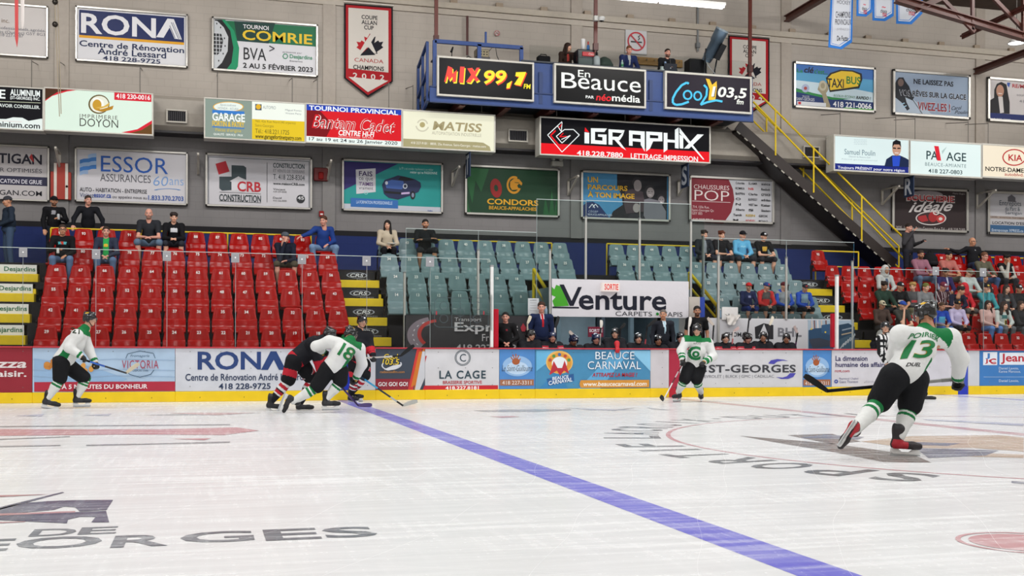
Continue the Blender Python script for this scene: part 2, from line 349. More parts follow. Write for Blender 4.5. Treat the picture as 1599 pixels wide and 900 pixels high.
def place_seat(kind, row, x, num, where, op=False):
    cn = 'red' if kind == 'red' else 'pale grey'
    st = 'with its seat down' if op else 'folded up'
    lab = '%s seat numbered %s%s, %s row of %s' % (cn, num, ', seat down' if op else '', ROWN[row], where)
    o = thing('stadium_seat', lab, 'seat', (x, rowP(row)-.05, rowF(row)), 'seats of %s' % where)
    for nm, me in zip(('backrest', 'seat_pan', 'bracket'), SEATM[kind, op]):
        q = bpy.data.objects.new(nm, me); COL.objects.link(q); q.parent = o
    if num:
        q = bpy.data.objects.new('number', number_mesh(num)); COL.objects.link(q); q.parent = o
    SEATS.setdefault(row, []).append((x, o, kind))
PITCH = .5225
def xrow(px, row, py): return at(px, py, rowP(row)).x
def run(kind, row, px, py, n, num, where, opens=(), step=-1):
    x = xrow(px, row, py)
    for k in range(n): place_seat(kind, row, x+k*PITCH, str(num+step*k), where, (num+step*k) in opens)
WL = 'near-empty red block'
run('red', 1, 73, 515, 12, 29, WL); run('red', 2, 79, 477, 13, 42, WL); run('red', 3, 84, 450, 13, 55, WL, (45,)); run('red', 4, 88.6, 422, 13, 68, WL)
run('red', 5, 93, 392, 13, 81, WL); run('red', 6, 95, 362, 13, 94, WL)
WG = 'block above road-pictured banner'
run('grey', 6, 605, 375, 10, 44, WG); run('grey', 5, 608, 404, 10, 34, WG); run('grey', 4, 618, 432, 7, 24, WG, (21,)); run('grey', 3, 620, 459, 7, 14, WG)
WH = 'block above white bench wall'
run('grey', 6, 963, 386, 10, 46, WH); run('grey', 5, 976, 414, 10, 36, WH); run('grey', 4, 1107, 441, 6, 22, WH); run('grey', 3, 1128, 469, 6, 15, WH); run('grey', 2, 1156, 496, 5, 9, WH)
WR = 'crowded red block'
run('red', 6, 1278, 397, 1, 95, WR); run('red', 6, 1447, 403, 8, 59, WR)
run('red', 5, 1300, 424, 14, 65, WR); run('red', 4, 1325, 447, 13, 79, WR); run('red', 3, 1351, 473, 12, 57, WR); run('red', 2, 1400, 500, 9, 47, WR); run('red', 1, 1487, 528, 7, 36, WR)
# ------------------------------------------------------------------ signs, banners and printed boards
WHT, BLK, NAVY, REDP, YEL = '#dcdce0', '#141317', '#17274f', '#c4202c', '#f0c420'
class Sign:
    """a flat printed panel whose artwork is laid out in photo pixels on the plane y=P, built as frame, panel, lettering and emblem"""
    def __init__(s, name, label, cat, P, box, bg, m=PRINT, group=None, frame=None, fw=3.2, fd=.05, depth=.04, kind=None, parent=None, panel=True, step=.003):
        s.P, s.m, s.step, s.k = P, m, step, 0
        xl, xr, yt, yb = box; s.box = box
        a, b = at(xl, yb, P), at(xl, yt, P); c = at(xr, yt, P); s.O = Vector((a.x, P, a.z)); s.w = c.x-a.x; s.h = b.z-a.z
        s.mb = {}
        if parent is None:
            s.root = thing(name, label, cat, s.O, group)
            if kind: s.root['kind'] = kind
        else: s.root = parent; s.O = s.O*0+Vector(parent.location)
        s.off = Vector((a.x, P, a.z))-s.O
        ox, oy, oz = s.off
        if panel:
            q = MB(); q.box(ox, ox+s.w, oy, oy+depth, oz, oz+s.h, bg); s.mb['panel'] = q
        if frame:
            q = MB(); t = fw*at(xl+100, yt, P).x/100-fw*at(xl, yt, P).x/100; f0, f1 = oy-fd, oy+depth
            q.bbox(ox, ox+s.w, f0, f1, oz, oz+t, frame, .006); q.bbox(ox, ox+s.w, f0, f1, oz+s.h-t, oz+s.h, frame, .006); q.bbox(ox, ox+t, f0, f1, oz, oz+s.h, frame, .006); q.bbox(ox+s.w-t, ox+s.w, f0, f1, oz, oz+s.h, frame, .006); s.mb['frame'] = q
    def pt(s, px, py):
        p = at(px, py, s.P); return (p.x-s.O.x, p.z-s.O.z)
    def _y(s): s.k += 1; return s.off.y-s.step-(s.k*.00045)
    def _g(s, g): return s.mb.setdefault(g, MB())
    def t(s, st, x0, x1, yt, yb, c, bold=.0, shear=0.0, space=1.0, g='lettering', rise=0.0):
        a = s.pt(x0, yb); b = s.pt(x0, yt); d = s.pt(x1, yb); y = s._y(); v, f, ar = text_mesh(st, bold, shear, space); g = g if g != 'lettering' else 'lettering|%d' % s.k
        s._g(g).add([(a[0]+(d[0]-a[0])*u, y, a[1]+(b[1]-a[1])*w+rise*u*(b[1]-a[1])) for u, w in v], f, col(c)); return s
    def poly(s, pts, c, g='emblem'):
        y = s._y(); s._g(g).add([(q[0], y, q[1]) for q in (s.pt(*p) for p in pts)], [tuple(range(len(pts)))], col(c)); return s
    def r(s, x0, x1, yt, yb, c, g='emblem'):
        """level rectangle, heights read at its left edge"""
        a = s.pt(x0, yb); b = s.pt(x0, yt); d = s.pt(x1, yt); y = s._y(); s._g(g).add([(a[0], y, a[1]), (d[0], y, a[1]), (d[0], y, b[1]), (a[0], y, b[1])], [(0, 1, 2, 3)], col(c)); return s
    def ell(s, cx, cy, rx, ry, c, g='emblem', a0=0, a1=360, n=28, hole=0.0, rot=0):
        y = s._y(); full = a1-a0 >= 360; k = n if full else n+1; cr, sr = math.cos(rot), math.sin(rot)
        P_ = []
        for R_ in ((1.0, hole) if hole else (1.0,)):
            for i in range(k):
                t = math.radians(a0+(a1-a0)*i/n); ex, ey = rx*R_*math.cos(t), ry*R_*math.sin(t); P_.append(s.pt(cx+ex*cr-ey*sr, cy-ex*sr-ey*cr))
        vs = [(p[0], y, p[1]) for p in P_]
        fs = [(i, (i+1) % k, (i+1) % k+k, i+k) for i in range(k if full else k-1)] if hole else [tuple(range(k))]
        s._g(g).add(vs, fs, col(c)); return s
    def line(s, pts, wpx, c, g='emblem'):
        for (x0, y0), (x1, y1) in zip(pts, pts[1:]):
            dx, dy = x1-x0, y1-y0; L_ = math.hypot(dx, dy) or 1; nx, ny = -dy/L_*wpx/2, dx/L_*wpx/2
            s.poly([(x0+nx, y0+ny), (x1+nx, y1+ny), (x1-nx, y1-ny), (x0-nx, y0-ny)], c, g)
        return s
    def done(s, mats=None):
        for g, mb in s.mb.items(): g = g.split('|')[0]; mb.build(g, METAL if g == 'frame' else PAINT if g == 'hanger' else (mats or {}).get(g, s.m), s.root)
        return s.root
PW = WP-.07
AL = '#b9b6b0'
def wall_sign(label, box, bg, group='advertising panels on the arena wall'): return Sign('wall_sign', label, 'sign', PW, box, bg, frame=AL, group=group)
# upper row
s = wall_sign('white accountants panel with grey lines of text and brown inc. ending', (-70, 76, -1, 82), '#cfcac8')
s.t('inc.', 3, 15, 29, 35, '#6b4a1e').t('comptables professionnels agréés', -50, 70, 37, 43, '#6a6a74').line([(-50, 41), (72, 50)], .5, '#77777f').t('Saint-Georges (Québec) G5Y 8G3', -40, 71, 44, 50, '#6a6a74').t('Tél. : 418 227-0987', -20, 37, 50, 55, '#6a6a74').done()
s = wall_sign('white and navy panel for a renovation centre, phone 418 228-9725', (118, 294, 9, 95), WHT)
s.r(124, 288, 15, 54.5, '#16255a').r(124, 288, 54.5, 58.5, '#e2a31c').t('RON', 127, 244, 19.5, 51.5, '#e6e6ea', .04)
s.poly([(244.5, 58), (262, 29), (272, 30), (284.5, 62), (273, 60.5), (265.5, 43), (256, 59)], '#e6e6ea').line([(268, 35), (279.5, 61)], .9, '#16255a').line([(265.5, 40), (274, 60)], .9, '#16255a').line([(270.5, 35), (282, 61)], .7, '#16255a')
s.t('Centre de Rénovation', 124.5, 288, 62.5, 72, NAVY, .02).t('André Lessard', 153, 260, 74.5, 84.5, NAVY, .02).t('418 228-9725', 161, 251, 87, 94, NAVY, .02).done()
s = wall_sign('green and white tournament panel with a goalie mask, dated February 2023', (331, 497, 26, 110), '#d9d9de')
s.poly([(336, 31), (494, 42.5), (494, 73), (371, 64), (336, 62)], '#0f6b45').poly([(366, 33), (430, 37), (420, 68), (371, 64)], '#0c3a33')
s.poly([(336, 30.5), (352, 31), (366, 48), (374, 75), (372, 104), (368, 110), (336, 106)], '#129062').poly([(336, 30.5), (347, 31), (360, 48), (365, 75), (362, 98), (354, 109), (336, 106)], '#14161a')
s.poly([(333.5, 32), (340, 33), (350, 43), (357, 58), (356, 80), (347, 98), (338, 107), (333.5, 106)], '#c6cace').poly([(333.5, 52), (346, 53), (349, 64), (346, 80), (340, 86), (333.5, 85)], '#2a2c30')
for yy in (57, 63, 69, 75, 81): s.line([(333.5, yy), (348, yy+1)], 1.1, '#c9ccd0')
for xx in (338, 343): s.line([(xx, 52), (xx+.6, 86)], 1.1, '#c9ccd0')
for x_, y_ in ((339, 37), (345, 43), (351, 60), (352, 72), (349, 84), (342, 95)): s.ell(x_, y_, 1, 1.6, '#33363a', n=10)
s.t('TOURNOI', 380, 420, 38, 44.5, '#e8e8ea', .015).t('COMRIE', 379, 488, 46, 62, '#e4c32e', .02).t('BVA', 381, 416, 74, 93, '#1a1b22', .0)
s.line([(421, 72), (429, 76), (421, 80)], 1.6, '#3c3c46').t('présenté par', 442, 472, 80, 83, '#666670').ell(446, 88, 4.6, 4.6, '#0d8a5c', n=6, hole=.72).t('Desjardins', 453, 488, 85, 93, '#0d8a5c', .01).t('Entreprises', 453, 473, 94, 97, '#555560').t('2 AU 5 FÉVRIER 2023', 380, 489, 96, 106, '#17171d', .02).done()
def cup_banner(label, box, pty, ptx, year, cx):
    xl, xr, yt, yb = box; sg = Sign('championship_banner', label, 'banner', PW-.02, box, WHT, m=BANNER, panel=False, group='red bordered pointed championship banners')
    sl = .078*(xr-xl)
    def shield(d, c, g): sg.poly([(xl+d, yt+d), (xr-d, yt+sl+d-.08*d), (xr-d, yb+sl*.9-d*.2), (ptx, pty-d*1.35), (xl+d, yb-d*.2)], c, g)
    w = xr-xl; k = w/76.0; q = MB()
    pp = [sg.pt(*p) for p in ((xl, yt), (xr, yt+sl), (xr, yb+sl*.9), (ptx, pty), (xl, yb))]; q.prism(pp[::-1], sg.off.y, sg.off.y+.015, hx('#16151a')); sg.mb['cloth'] = q
    shield(2.5*k, '#a81e26', 'border'); 
    a, b = xl+6.5*k, xr-7*k; sg.poly([(a, yt+7*k), (b, yt+7*k+sl*.8), (b, yb+sl*.75-13*k), (a, yb-15*k)], '#d3cdc5', 'field'); sg.poly([(a, yb-2*k), (b, yb+sl*.7), (ptx, pty-8*k)], '#d3cdc5', 'field')
    X = lambda u: xl+u*k; Y = lambda v, u=38: yt+v*k+.078*u*k
    for st, u0, u1, v in (('COUPE', 27, 52, 16), ('ALLAN', 27, 51, 24), ('CUP', 31, 46, 32)): sg.t(st, X(u0), X(u1), Y(v, u0), Y(v+6.5, u0), '#1a191d', .025)
    leaf = [(0, -19), (4, -12), (9, -14), (7, -4), (13, -8), (15, -5), (21, -6), (18, 0), (21, 3), (11, 10), (12, 13), (0, 12)]
    L_ = [(X(40-u), Y(63+v, 40)) for u, v in leaf]; R_ = [(X(40+u), Y(63+v, 40)) for u, v in leaf]
    sg.poly(L_[::-1], '#b3232b').poly(R_, '#1d1d26').poly([(X(41), Y(45)), (X(47), Y(50)), (X(42), Y(58)), (X(50), Y(75)), (X(41), Y(76)), (X(36), Y(66)), (X(26), Y(77)), (X(22), Y(76)), (X(33), Y(57))], '#d3cdc5').poly([(X(27), Y(76)), (X(38), Y(66)), (X(47), Y(76)), (X(49), Y(78)), (X(25), Y(79))], '#1d1d26')
    sg.t('CANADA', X(16), X(61), Y(84, 16), Y(90, 16), '#a81e26', .0).t('CHAMPIONS', X(14), X(62), Y(95, 14), Y(102, 14), '#1a191d', .03)
    for n_, ch in enumerate(year): sg.t(ch, X(13.5+14*n_), X(20.5+14*n_), Y(107.5, 14+14*n_), Y(116, 14+14*n_), '#dcd6d0', .02)
    root = sg.done({'cloth': BANNER}); q = MB(); a, b = sg.pt(xl-1, yt-2), sg.pt(xr+1, yt+sl-2); q.tube([(a[0], -.01, b[1]), (b[0], -.01, b[1])], .022, '#d8d2c8'); q.build('hanging_rod', PAINT, root)
cup_banner('pointed cup banner dated 2002 beside the goalie mask panel', (538, 614, 5, 122), 152, 575, '2002', 575)
cup_banner('pointed cup banner half hidden behind the press balcony corner', (1138, 1202, 55, 154), 181, 1168, '2004', 1168)
s = wall_sign('blue taxi bus panel with a car key and yellow badge', (1239, 1367, 96, 168), '#58a4cf')
s.poly([(1242, 99), (1364, 109), (1364, 125), (1242, 112)], '#3b6fb8').poly([(1242, 125), (1300, 132), (1364, 145), (1364, 160), (1242, 150)], '#cfe4ee').poly([(1242, 137), (1275, 147), (1320, 156), (1364, 160), (1364, 174), (1242, 165)], '#1b3570').poly([(1242, 138), (1264, 144), (1300, 152), (1330, 155), (1300, 156), (1242, 143)], '#2c8c46').poly([(1318, 168), (1364, 170.5), (1364, 175), (1318, 172)], '#4fae3c')
s.t('La', 1245, 1254, 107, 113, '#1c8a3c', .02).t('clé', 1256, 1271, 104, 113.5, '#15151c', .05, .25).t("c'est...", 1272, 1293, 107.5, 115, '#1c8a3c', .02)
s.poly([(1290, 122), (1297, 114), (1312, 109), (1332, 110), (1346, 115), (1347, 124), (1342, 138), (1320, 141), (1296, 144)], '#17161a').poly([(1292, 123), (1299, 116), (1314, 111), (1331, 112), (1343, 117), (1344, 124), (1340, 135), (1320, 138), (1297, 141)], '#ecc62c').t('TAXI', 1292, 1318, 122, 136, '#18171b', .03).t('BUS', 1322, 1344, 119, 131, '#1f7a34', .03)
s.poly([(1281, 127), (1292, 130), (1294, 140), (1290, 146), (1297, 166), (1293, 171), (1288, 165), (1284, 148), (1277, 140)], '#a59a7d').ell(1285, 134, 6, 8, '#c6bea4', hole=.55).ell(1258, 138, 6, 6.5, '#b0bcd8', hole=.4).ell(1258, 138, 2.6, 2.6, '#b04a44')
s.t('VILLE DE', 1253, 1264, 149, 152, '#d8dde4').t('SAINT-GEORGES', 1244, 1272, 152, 156.5, '#e2e6ea').r(1245, 1290, 158, 164, '#dfe2e6').r(1246.5, 1251, 159, 163, '#c4202c')
s.t('ÉCOLO, ÉCONO,', 1302, 1336, 147, 152, '#2c7c3a', 0, .2).t('RAPIDO !', 1337, 1360, 150, 155, '#1a2a1c', .04, .25).t('418 221-0066', 1301, 1361, 158, 167, '#eceef2', .04).t('taxibus.saint-georges.ca', 1322, 1361, 170, 173, '#e8f0e4').done()
s = wall_sign('pale blue panel with a hockey player and red last word', (1394, 1515, 108, 179), '#8f9fb4')
s.poly([(1397, 140), (1420, 150), (1455, 178), (1512, 185), (1397, 177)], '#aebccb').poly([(1400, 126), (1404, 121), (1411, 121), (1414, 127), (1420, 135), (1424, 147), (1428, 152), (1425, 157), (1414, 152), (1416, 160), (1421, 170), (1417, 173), (1408, 160), (1398, 152), (1397, 134)], '#1c2028').ell(1407, 129, 4.5, 6, '#6d5a54').line([(1407, 163), (1413, 161)], 1.5, '#9fc3dc').line([(1410, 168), (1416, 165)], 1.5, '#9fc3dc').line([(1425, 155), (1442, 180)], 1, '#22252c')
s.t('VOS RÊVES SUR LA GLACE', 1404.4, 1509.6, 137.4, 149.6, '#c4c9d2', .12).t('VIVEZ-LES !', 1432.4, 1484.6, 158.4, 172.6, '#d4d4d8', .12).t('NE LAISSEZ PAS', 1427, 1489, 123, 131, '#1a1a22', .05).t('VOS RÊVES SUR LA GLACE', 1405, 1509, 138, 149, '#1a1a22', .05).t('VIVEZ-LES !', 1433, 1484, 159, 172, '#8a1f2c', .05).t('Carol', 1486, 1502, 166, 172, '#1c1c22', 0, .4, rise=.3).t('Poulin', 1491, 1512, 172.5, 178, '#1c1c22', 0, .4, rise=.2).done()
s = wall_sign('white real estate panel with a dark-haired woman in a blazer', (1542, 1665, 120, 189), '#cfc9c8')
s.poly([(1544, 176), (1662, 184), (1662, 196), (1544, 188)], '#1c2a66').poly([(1553, 140), (1557, 131), (1564, 128), (1572, 132), (1574, 144), (1577, 160), (1577, 176), (1552, 175)], '#1a1416').poly([(1544, 158), (1554, 152), (1562, 156), (1572, 155), (1577, 166), (1577, 178), (1544, 176)], '#1d1b20').ell(1562, 142, 6, 9.5, '#c08f78').poly([(1559, 151), (1566, 151), (1568, 176), (1562, 177)], '#d8d2d0').line([(1559, 146), (1565, 146.5)], 1.2, '#f0e6e0').poly([(1573, 129), (1578, 129.5), (1576, 137), (1573, 133)], '#3a5aa8').t('RE/MAX', 1581, 1612, 131, 137, '#b03038', .03).t('courtier immobilier', 1588, 1640, 146, 150, '#77747a').t('418 222-0000', 1592, 1640, 156, 160, '#77747a').t('418 227-0000', 1546, 1578, 184, 187, '#d6dae8').done()
# lower row
s = wall_sign('white panel with navy band for a crane hire firm', (-80, 78, 222, 310), '#b8b3b4')
s.t('SARTIGAN', -42, 66, 237, 253, '#1c1a2c', .05).poly([(46, 246), (50, 240), (54, 254), (50, 251)], '#b22a2c').t('ACIER OPTIMISÉS', -26, 66, 259, 267, '#3b3a44', .0).r(-80, 76, 271, 285, '#201f3c').t("D'ACIER | LOCATION DE GRUE", -46, 66, 277, 286, '#c9c7d0', .02).t('SARTIGAN.COM', -38, 66, 295, 303, '#1e1c26', .01).done()
s = wall_sign('white insurance panel with blue checked flag and 60 years mark', (117, 294, 230, 315), '#c6c4c9')
for i in range(2):
    for j in range(4):
        x0 = 125+i*13; dy = 250-i*8+j*6; s.poly([(x0, dy), (x0+6, dy-2), (x0+13, dy-2.5), (x0+13, dy+4), (x0+6, dy+4), (x0, dy+6)], ('#3f7cc4', '#9dbadf')[(i+j) % 2])
s.t('ESSOR', 158, 263, 243, 268, '#2456a8', .0).t('ASSURANCES', 157, 236, 271, 283, '#55545c', .0).t('60', 240, 263, 275, 290, '#6f97cc', -.01, .15).t('ans', 265, 287, 280, 289, '#7da2d2', -.01).ell(262, 298, 22, 3.5, '#5a8ac8', a0=15, a1=165, hole=.8)
s.t('AUTO - HABITATION - ENTREPRISE', 125, 230, 292.5, 299, '#26252c', .01).t('Visitez', 125, 147, 301, 308, '#3b4a78').t('essor.ca', 147, 174, 303, 308.5, '#22479a', .03).t('ou appelez nous au', 176, 230, 305, 311, '#35343c').t('1.833.370.2703', 232, 287, 305, 312.5, '#27519e', .02).done()
s = wall_sign('white builder panel with red and grey square emblem', (321, 488, 239, 322), '#c3c1c6')
s.line([(326, 245), (483, 252.5)], .8, '#3a4a50').line([(326, 319), (483, 326)], .8, '#3a4a50').line([(326.3, 245), (326.3, 319)], .8, '#3a4a50').line([(483, 252), (483, 326)], .8, '#3a4a50')
s.poly([(337, 256), (353, 251.5), (359, 268), (342, 273)], '#b02430').poly([(362, 258), (381, 259), (385, 262), (385, 281), (373, 276), (362, 283)], '#38454a').poly([(343, 276), (362, 276), (362, 297), (347, 298), (343, 294)], '#38454a').poly([(359, 283), (373, 275.5), (386, 284), (383, 285), (383, 299), (362, 298), (362, 284)], '#d0ced2').t('CRB', 371, 408, 283, 299, '#b02430', .06).line([(343, 300), (408, 303)], .6, '#444').line([(343, 314), (408, 317)], .6, '#444').t('CONSTRUCTION', 343, 408, 303, 314, '#2c373b', .05).line([(417.5, 254), (417.5, 316)], .7, '#3c3c42')
s.t('CONSTRUCTION', 427, 476, 254.5, 262, '#33454a', .03).t('ET VENTE DE TERRAINS', 427, 476, 264, 269, '#8b8b92').t('T. 418 228-8304', 427, 476, 272, 280, '#42484c').t('www.maisonCRB.com', 427, 476, 284.5, 288.5, '#34383c', .03).t('Vincent', 427, 446, 294, 297, '#222').t('418 225-0000', 427, 448, 298, 300.5, '#666').t('David', 427, 440, 307.5, 310.5, '#222').t('418 226-0000', 427, 448, 312, 314.5, '#666').ell(470, 311, 6.6, 6.6, '#26282c').t('45', 465, 475, 306.5, 312, '#c9c9cc', .03).done()
s = wall_sign('teal and purple training panel with a blue sports car', (534, 692, 248, 329), '#1f8f8c')
s.poly([(537, 252), (623, 256), (620, 257), (537, 297)], '#2e2466').poly([(537, 318), (689, 324), (689, 333), (537, 326)], '#b9bcc6').poly([(556, 265), (587, 263), (587, 300), (557, 303)], '#c8c6cc').t('FAIS', 561, 582, 267, 275, '#3a2a5c', .03).t('ce que', 561, 583, 277, 283, '#2e2a3c').t("T'AIMES", 561, 583, 284, 290, '#5a2a78', .02).t('vraiment', 561, 583, 291, 296, '#2e2a3c').ell(572, 301, 3, 3, '#8fd0cc', hole=.7)
s.poly([(548, 309), (622, 313), (622, 326), (548, 323)], '#2f67ab').t('LA FORMATION PROFESSIONNELLE', 557, 613, 313, 318, '#b9cce6', .01).t('La FP c est accéder rapidement à un métier', 624, 677, 261, 266, '#a8d8d6').t('métier qui te PASSIONNE', 641, 683, 267, 272, '#d8f0ee', .01)
s.poly([(597, 289), (601, 281), (611, 278), (622, 274), (632, 276), (648, 280), (657, 285), (658, 292), (654, 300), (640, 306), (622, 312), (607, 309), (600, 303)], '#20294e').poly([(601, 285), (612, 281), (630, 283), (632, 290), (628, 296), (604, 294)], '#39589c').poly([(622, 281), (626, 276), (636, 277), (648, 281), (634, 283)], '#11131c').ell(633, 291, 3.6, 4, '#c6ccd8').ell(633, 291, 2.2, 2.6, '#20263c').ell(604, 286, 2.2, 2.8, '#c6ccd8').poly([(600, 298), (632, 301), (632, 304), (602, 302)], '#0d0f16').ell(645, 305, 4, 6.5, '#14151b').ell(645, 305, 2, 3.6, '#8088a0').poly([(627, 301), (640, 300), (640, 303), (627, 304)], '#c0a8d0')
s.t('Québec', 668, 676, 328, 331, '#2c4a94', .02).done()
s = wall_sign('dark green team panel with an orange condor head crest', (726, 874, 257, 335), '#123a22')
for pts in ([(729, 262), (764, 264), (752, 300), (743, 282), (738, 318), (731, 290)], [(729, 300), (733, 326), (736, 332), (729, 331)], [(848, 337), (852, 310), (858, 336), (862, 295), (866, 334), (871, 300), (871, 339)]): s.poly(pts, '#1e5a30')
s.ell(803, 289, 11.5, 14, '#c98a1e', hole=.74).poly([(808, 276), (817, 280), (817, 296), (809, 293)], '#123a22').poly([(797, 284), (803, 279), (811, 280), (816, 286), (815, 290), (811, 287), (808, 290), (811, 296), (800, 297), (797, 292)], '#c98a1e').line([(804, 285), (811, 286)], 1, '#123a22')
s.t('CONDORS', 761, 841, 310, 319, '#d6a022', .05).t('BEAUCE-APPALACHES', 764, 838, 321.5, 327, '#c9961f', .03)
s.ell(775, 294, 9, 15, '#8f1c1a', hole=.35, rot=.15).done()
s = wall_sign('blue college panel with yellow wording beside three grey portraits', (907, 1047, 266, 342), '#4588b4')
s.poly([(964, 272), (970, 270.5), (1042, 274), (1042, 345), (952, 341), (958, 330), (973, 320), (971, 305), (964, 290)], '#1a1a20').poly([(910, 322), (917, 316), (926, 315), (936, 320), (950, 338), (952, 341), (910, 339)], '#1d2f60')
for cx, cy, k, c in ((996, 289, 1.0, '#948c8c'), (1016, 301, 1.0, '#a49c9c'), (994, 324, .9, '#a09896'), (1033, 313, .8, '#8a8486')):
    s.ell(cx-1, cy-4*k, 7.5*k, 8*k, '#2c2a2e').ell(cx, cy, 6*k, 8*k, c).line([(cx-3*k, cy+3.5*k), (cx+2*k, cy+4*k)], 1.2, '#ded8d8').line([(cx-4*k, cy-1.5*k), (cx-1*k, cy-1.5*k)], .8, '#222').line([(cx+1*k, cy-1.3*k), (cx+4*k, cy-1*k)], .8, '#222')
s.poly([(976, 298), (988, 295), (1004, 300), (1010, 330), (978, 334), (974, 318)], '#463a40').poly([(1006, 312), (1014, 310), (1030, 314), (1040, 330), (1040, 344), (1005, 342)], '#75747c').poly([(984, 334), (1004, 334), (1008, 342), (980, 341)], '#2a2a30').ell(996, 291, 6, 8, '#948c8c').ell(994, 325, 5.4, 7.2, '#a09896')
s.t('UN', 918, 934, 276, 285, '#e0ae24', .05).t('PARCOURS', 918, 980, 288, 296, '#e0ae24', .05).t('À TON IMAGE', 918, 991, 298, 308, '#e0ae24', .05).line([(920, 325), (925, 319), (929, 325)], 1.3, '#d8dce6').line([(926, 324), (930, 319), (934, 324)], 1.3, '#d8dce6').t('CÉGEP', 919, 934, 328, 332, '#a8b4cc').t('BEAUCE-APPALACHES', 918, 956, 333.5, 336.5, '#c0c8d8', .01).done()
s = wall_sign('maroon and white shoe shop panel covered in small logos', (1076, 1209, 274, 346), '#bdbdc2')
s.poly([(1079, 277), (1138, 280), (1145, 296), (1147, 312), (1142, 332), (1130, 349), (1079, 346)], '#7c1e2c').t('CHAUSSURES', 1084, 1139, 288, 295, '#d8c8c8', .0).t('POP', 1085, 1139, 296.5, 312.5, '#e0d6d4', -.01).line([(1081, 314), (1141, 316.5)], .9, '#c8b4b4')
s.t('714, 150e Rue,', 1082, 1108, 321, 325.5, '#d0bcbc').t('Saint-Georges Qc', 1081, 1115, 326, 331, '#d0bcbc').t('G5Y 0E5', 1081, 1097, 331, 335, '#d0bcbc').t('418 227.7717', 1081, 1114, 341, 346, '#e0d0d0', .03)
lg = ['Columbia', 'SLAMR', 'asics', 'ROMIKA', 'NB', 'Reebok', 'BAFFIN', 'Clarks', 'crocs', 'O', 'BLUE ROCKY', 'adidas', 'N', 'WEST lane', 'Rieker', 'Alberto', 'S', 'Skechers', 'Tamik', 'KEEN', 'GEOX', 'M', 'RICHELIEU', 'MICHALO']
for i, st in enumerate(lg):
    r_, c_ = divmod(i, 3); x0 = 1149+c_*20+(-4 if r_ > 5 else 0); y0 = 284+r_*8.3+c_*.9; wd = 8 if len(st) < 3 else 14
    s.t(st, x0, x0+wd, y0, y0+3.6, ('#c23a3a' if st in ('NB', 'RICHELIEU') else '#b79a2c' if st == 'KEEN' else '#26262c'), .02)
s.done()
s = wall_sign('dark brown butcher panel with red and white lettering', (1393, 1512, 291, 360), '#2c2122')
s.ell(1446, 305, 27, 7, '#8a8284', hole=.0).t('BOUCHERIE', 1415.4, 1491.6, 302.6, 314.4, '#b9b1ae', .08).t('BOUCHERIE', 1417, 1490, 304, 313, '#a82c30', .04).t('idéale', 1419, 1488, 315.5, 332, '#cfc8c6', .02, .5, rise=.3)
s.ell(1454, 341, 24, 11, '#c8c0be').ell(1454, 341, 22, 9.4, '#3a2426').poly([(1434, 338), (1446, 336), (1450, 345), (1440, 347), (1434, 343)], '#a42a2e').ell(1457, 339, 7, 8, '#9c2426').ell(1469, 342, 6.5, 6, '#b43a38').ell(1469, 342, 3, 2.6, '#d8c4bc').ell(1462, 332, 5, 4, '#d0c8c4', hole=.6).t('Mario Gagné', 1488, 1507, 301, 304, '#a8a09e')
s.t('2025, 18e Rue, Saint-Georges Est • Tél. : 418 228-2180', 1399, 1507, 353, 359.5, '#b8b0ae', .0).done()
s = wall_sign('grey storage panel with a small warehouse emblem and blue foot', (1542, 1665, 298, 366), '#b3b1b4')
s.t('Entrepôts', 1561, 1595, 313, 323, '#33404c', .0).t('du Parc &', 1570, 1593, 322.5, 329, '#33404c').t('Sartigan', 1570, 1596, 330, 336, '#33404c').poly([(1574, 308), (1580, 304), (1586, 309), (1586, 316), (1574, 315)], '#5c5a60').r(1543, 1663, 337, 341, '#94857c').t("1200, avenue Sartigan, Saint-Georges", 1546, 1640, 337.5, 340.5, '#3a3436').t("LOCATION D'ESPACES TEMPÉRÉS", 1550, 1650, 344.5, 350, '#2c2c32', .02).r(1543, 1663, 351, 363, '#355a80').t('Entreposage XPRESS.ca', 1549, 1598, 357, 362.5, '#c4d0dc', .0).done()

# ------------------------------------------------------------------ back-lit sign boxes hung on brackets
PB = WP-1.3
def lit_sign(label, box, bg, P=PB, group='back-lit sign boxes along the wall', depth=.4, m=None, fw=2.2, hang=True):
    s = Sign('lightbox_sign', label, 'sign', P, box, bg, m=m or LIT, group=group, frame=None, depth=.02)
    q = MB(); ox, oy, oz = s.off; t = fw*(at(box[0]+100, box[2], P).x-at(box[0], box[2], P).x)/100; c = '#c9c6bd'
    q.bbox(ox-t, ox+s.w+t, -.02, depth, oz-t, oz, c, .006); q.bbox(ox-t, ox+s.w+t, -.02, depth, oz+s.h, oz+s.h+t, c, .006); q.bbox(ox-t, ox, -.02, depth, oz, oz+s.h, c, .006); q.bbox(ox+s.w, ox+s.w+t, -.02, depth, oz, oz+s.h, c, .006); q.box(ox-t, ox+s.w+t, depth, depth+.02, oz-t, oz+s.h+t, '#8d8a84')
    q.build('housing', PAINT, s.root)
    if hang:
        for f in (.12, .88):
            q = MB(); x = s.w*f; q.tube([(x, depth*.5, s.h+t), (x, depth*.5, s.h+.75)], .012, '#6c6862', 6); q.tube([(x, depth*.5, s.h+.72), (x, WP-P-.02, s.h+.9)], .012, '#6c6862', 6); q.build('hanger', PAINT, s.root)
    return s
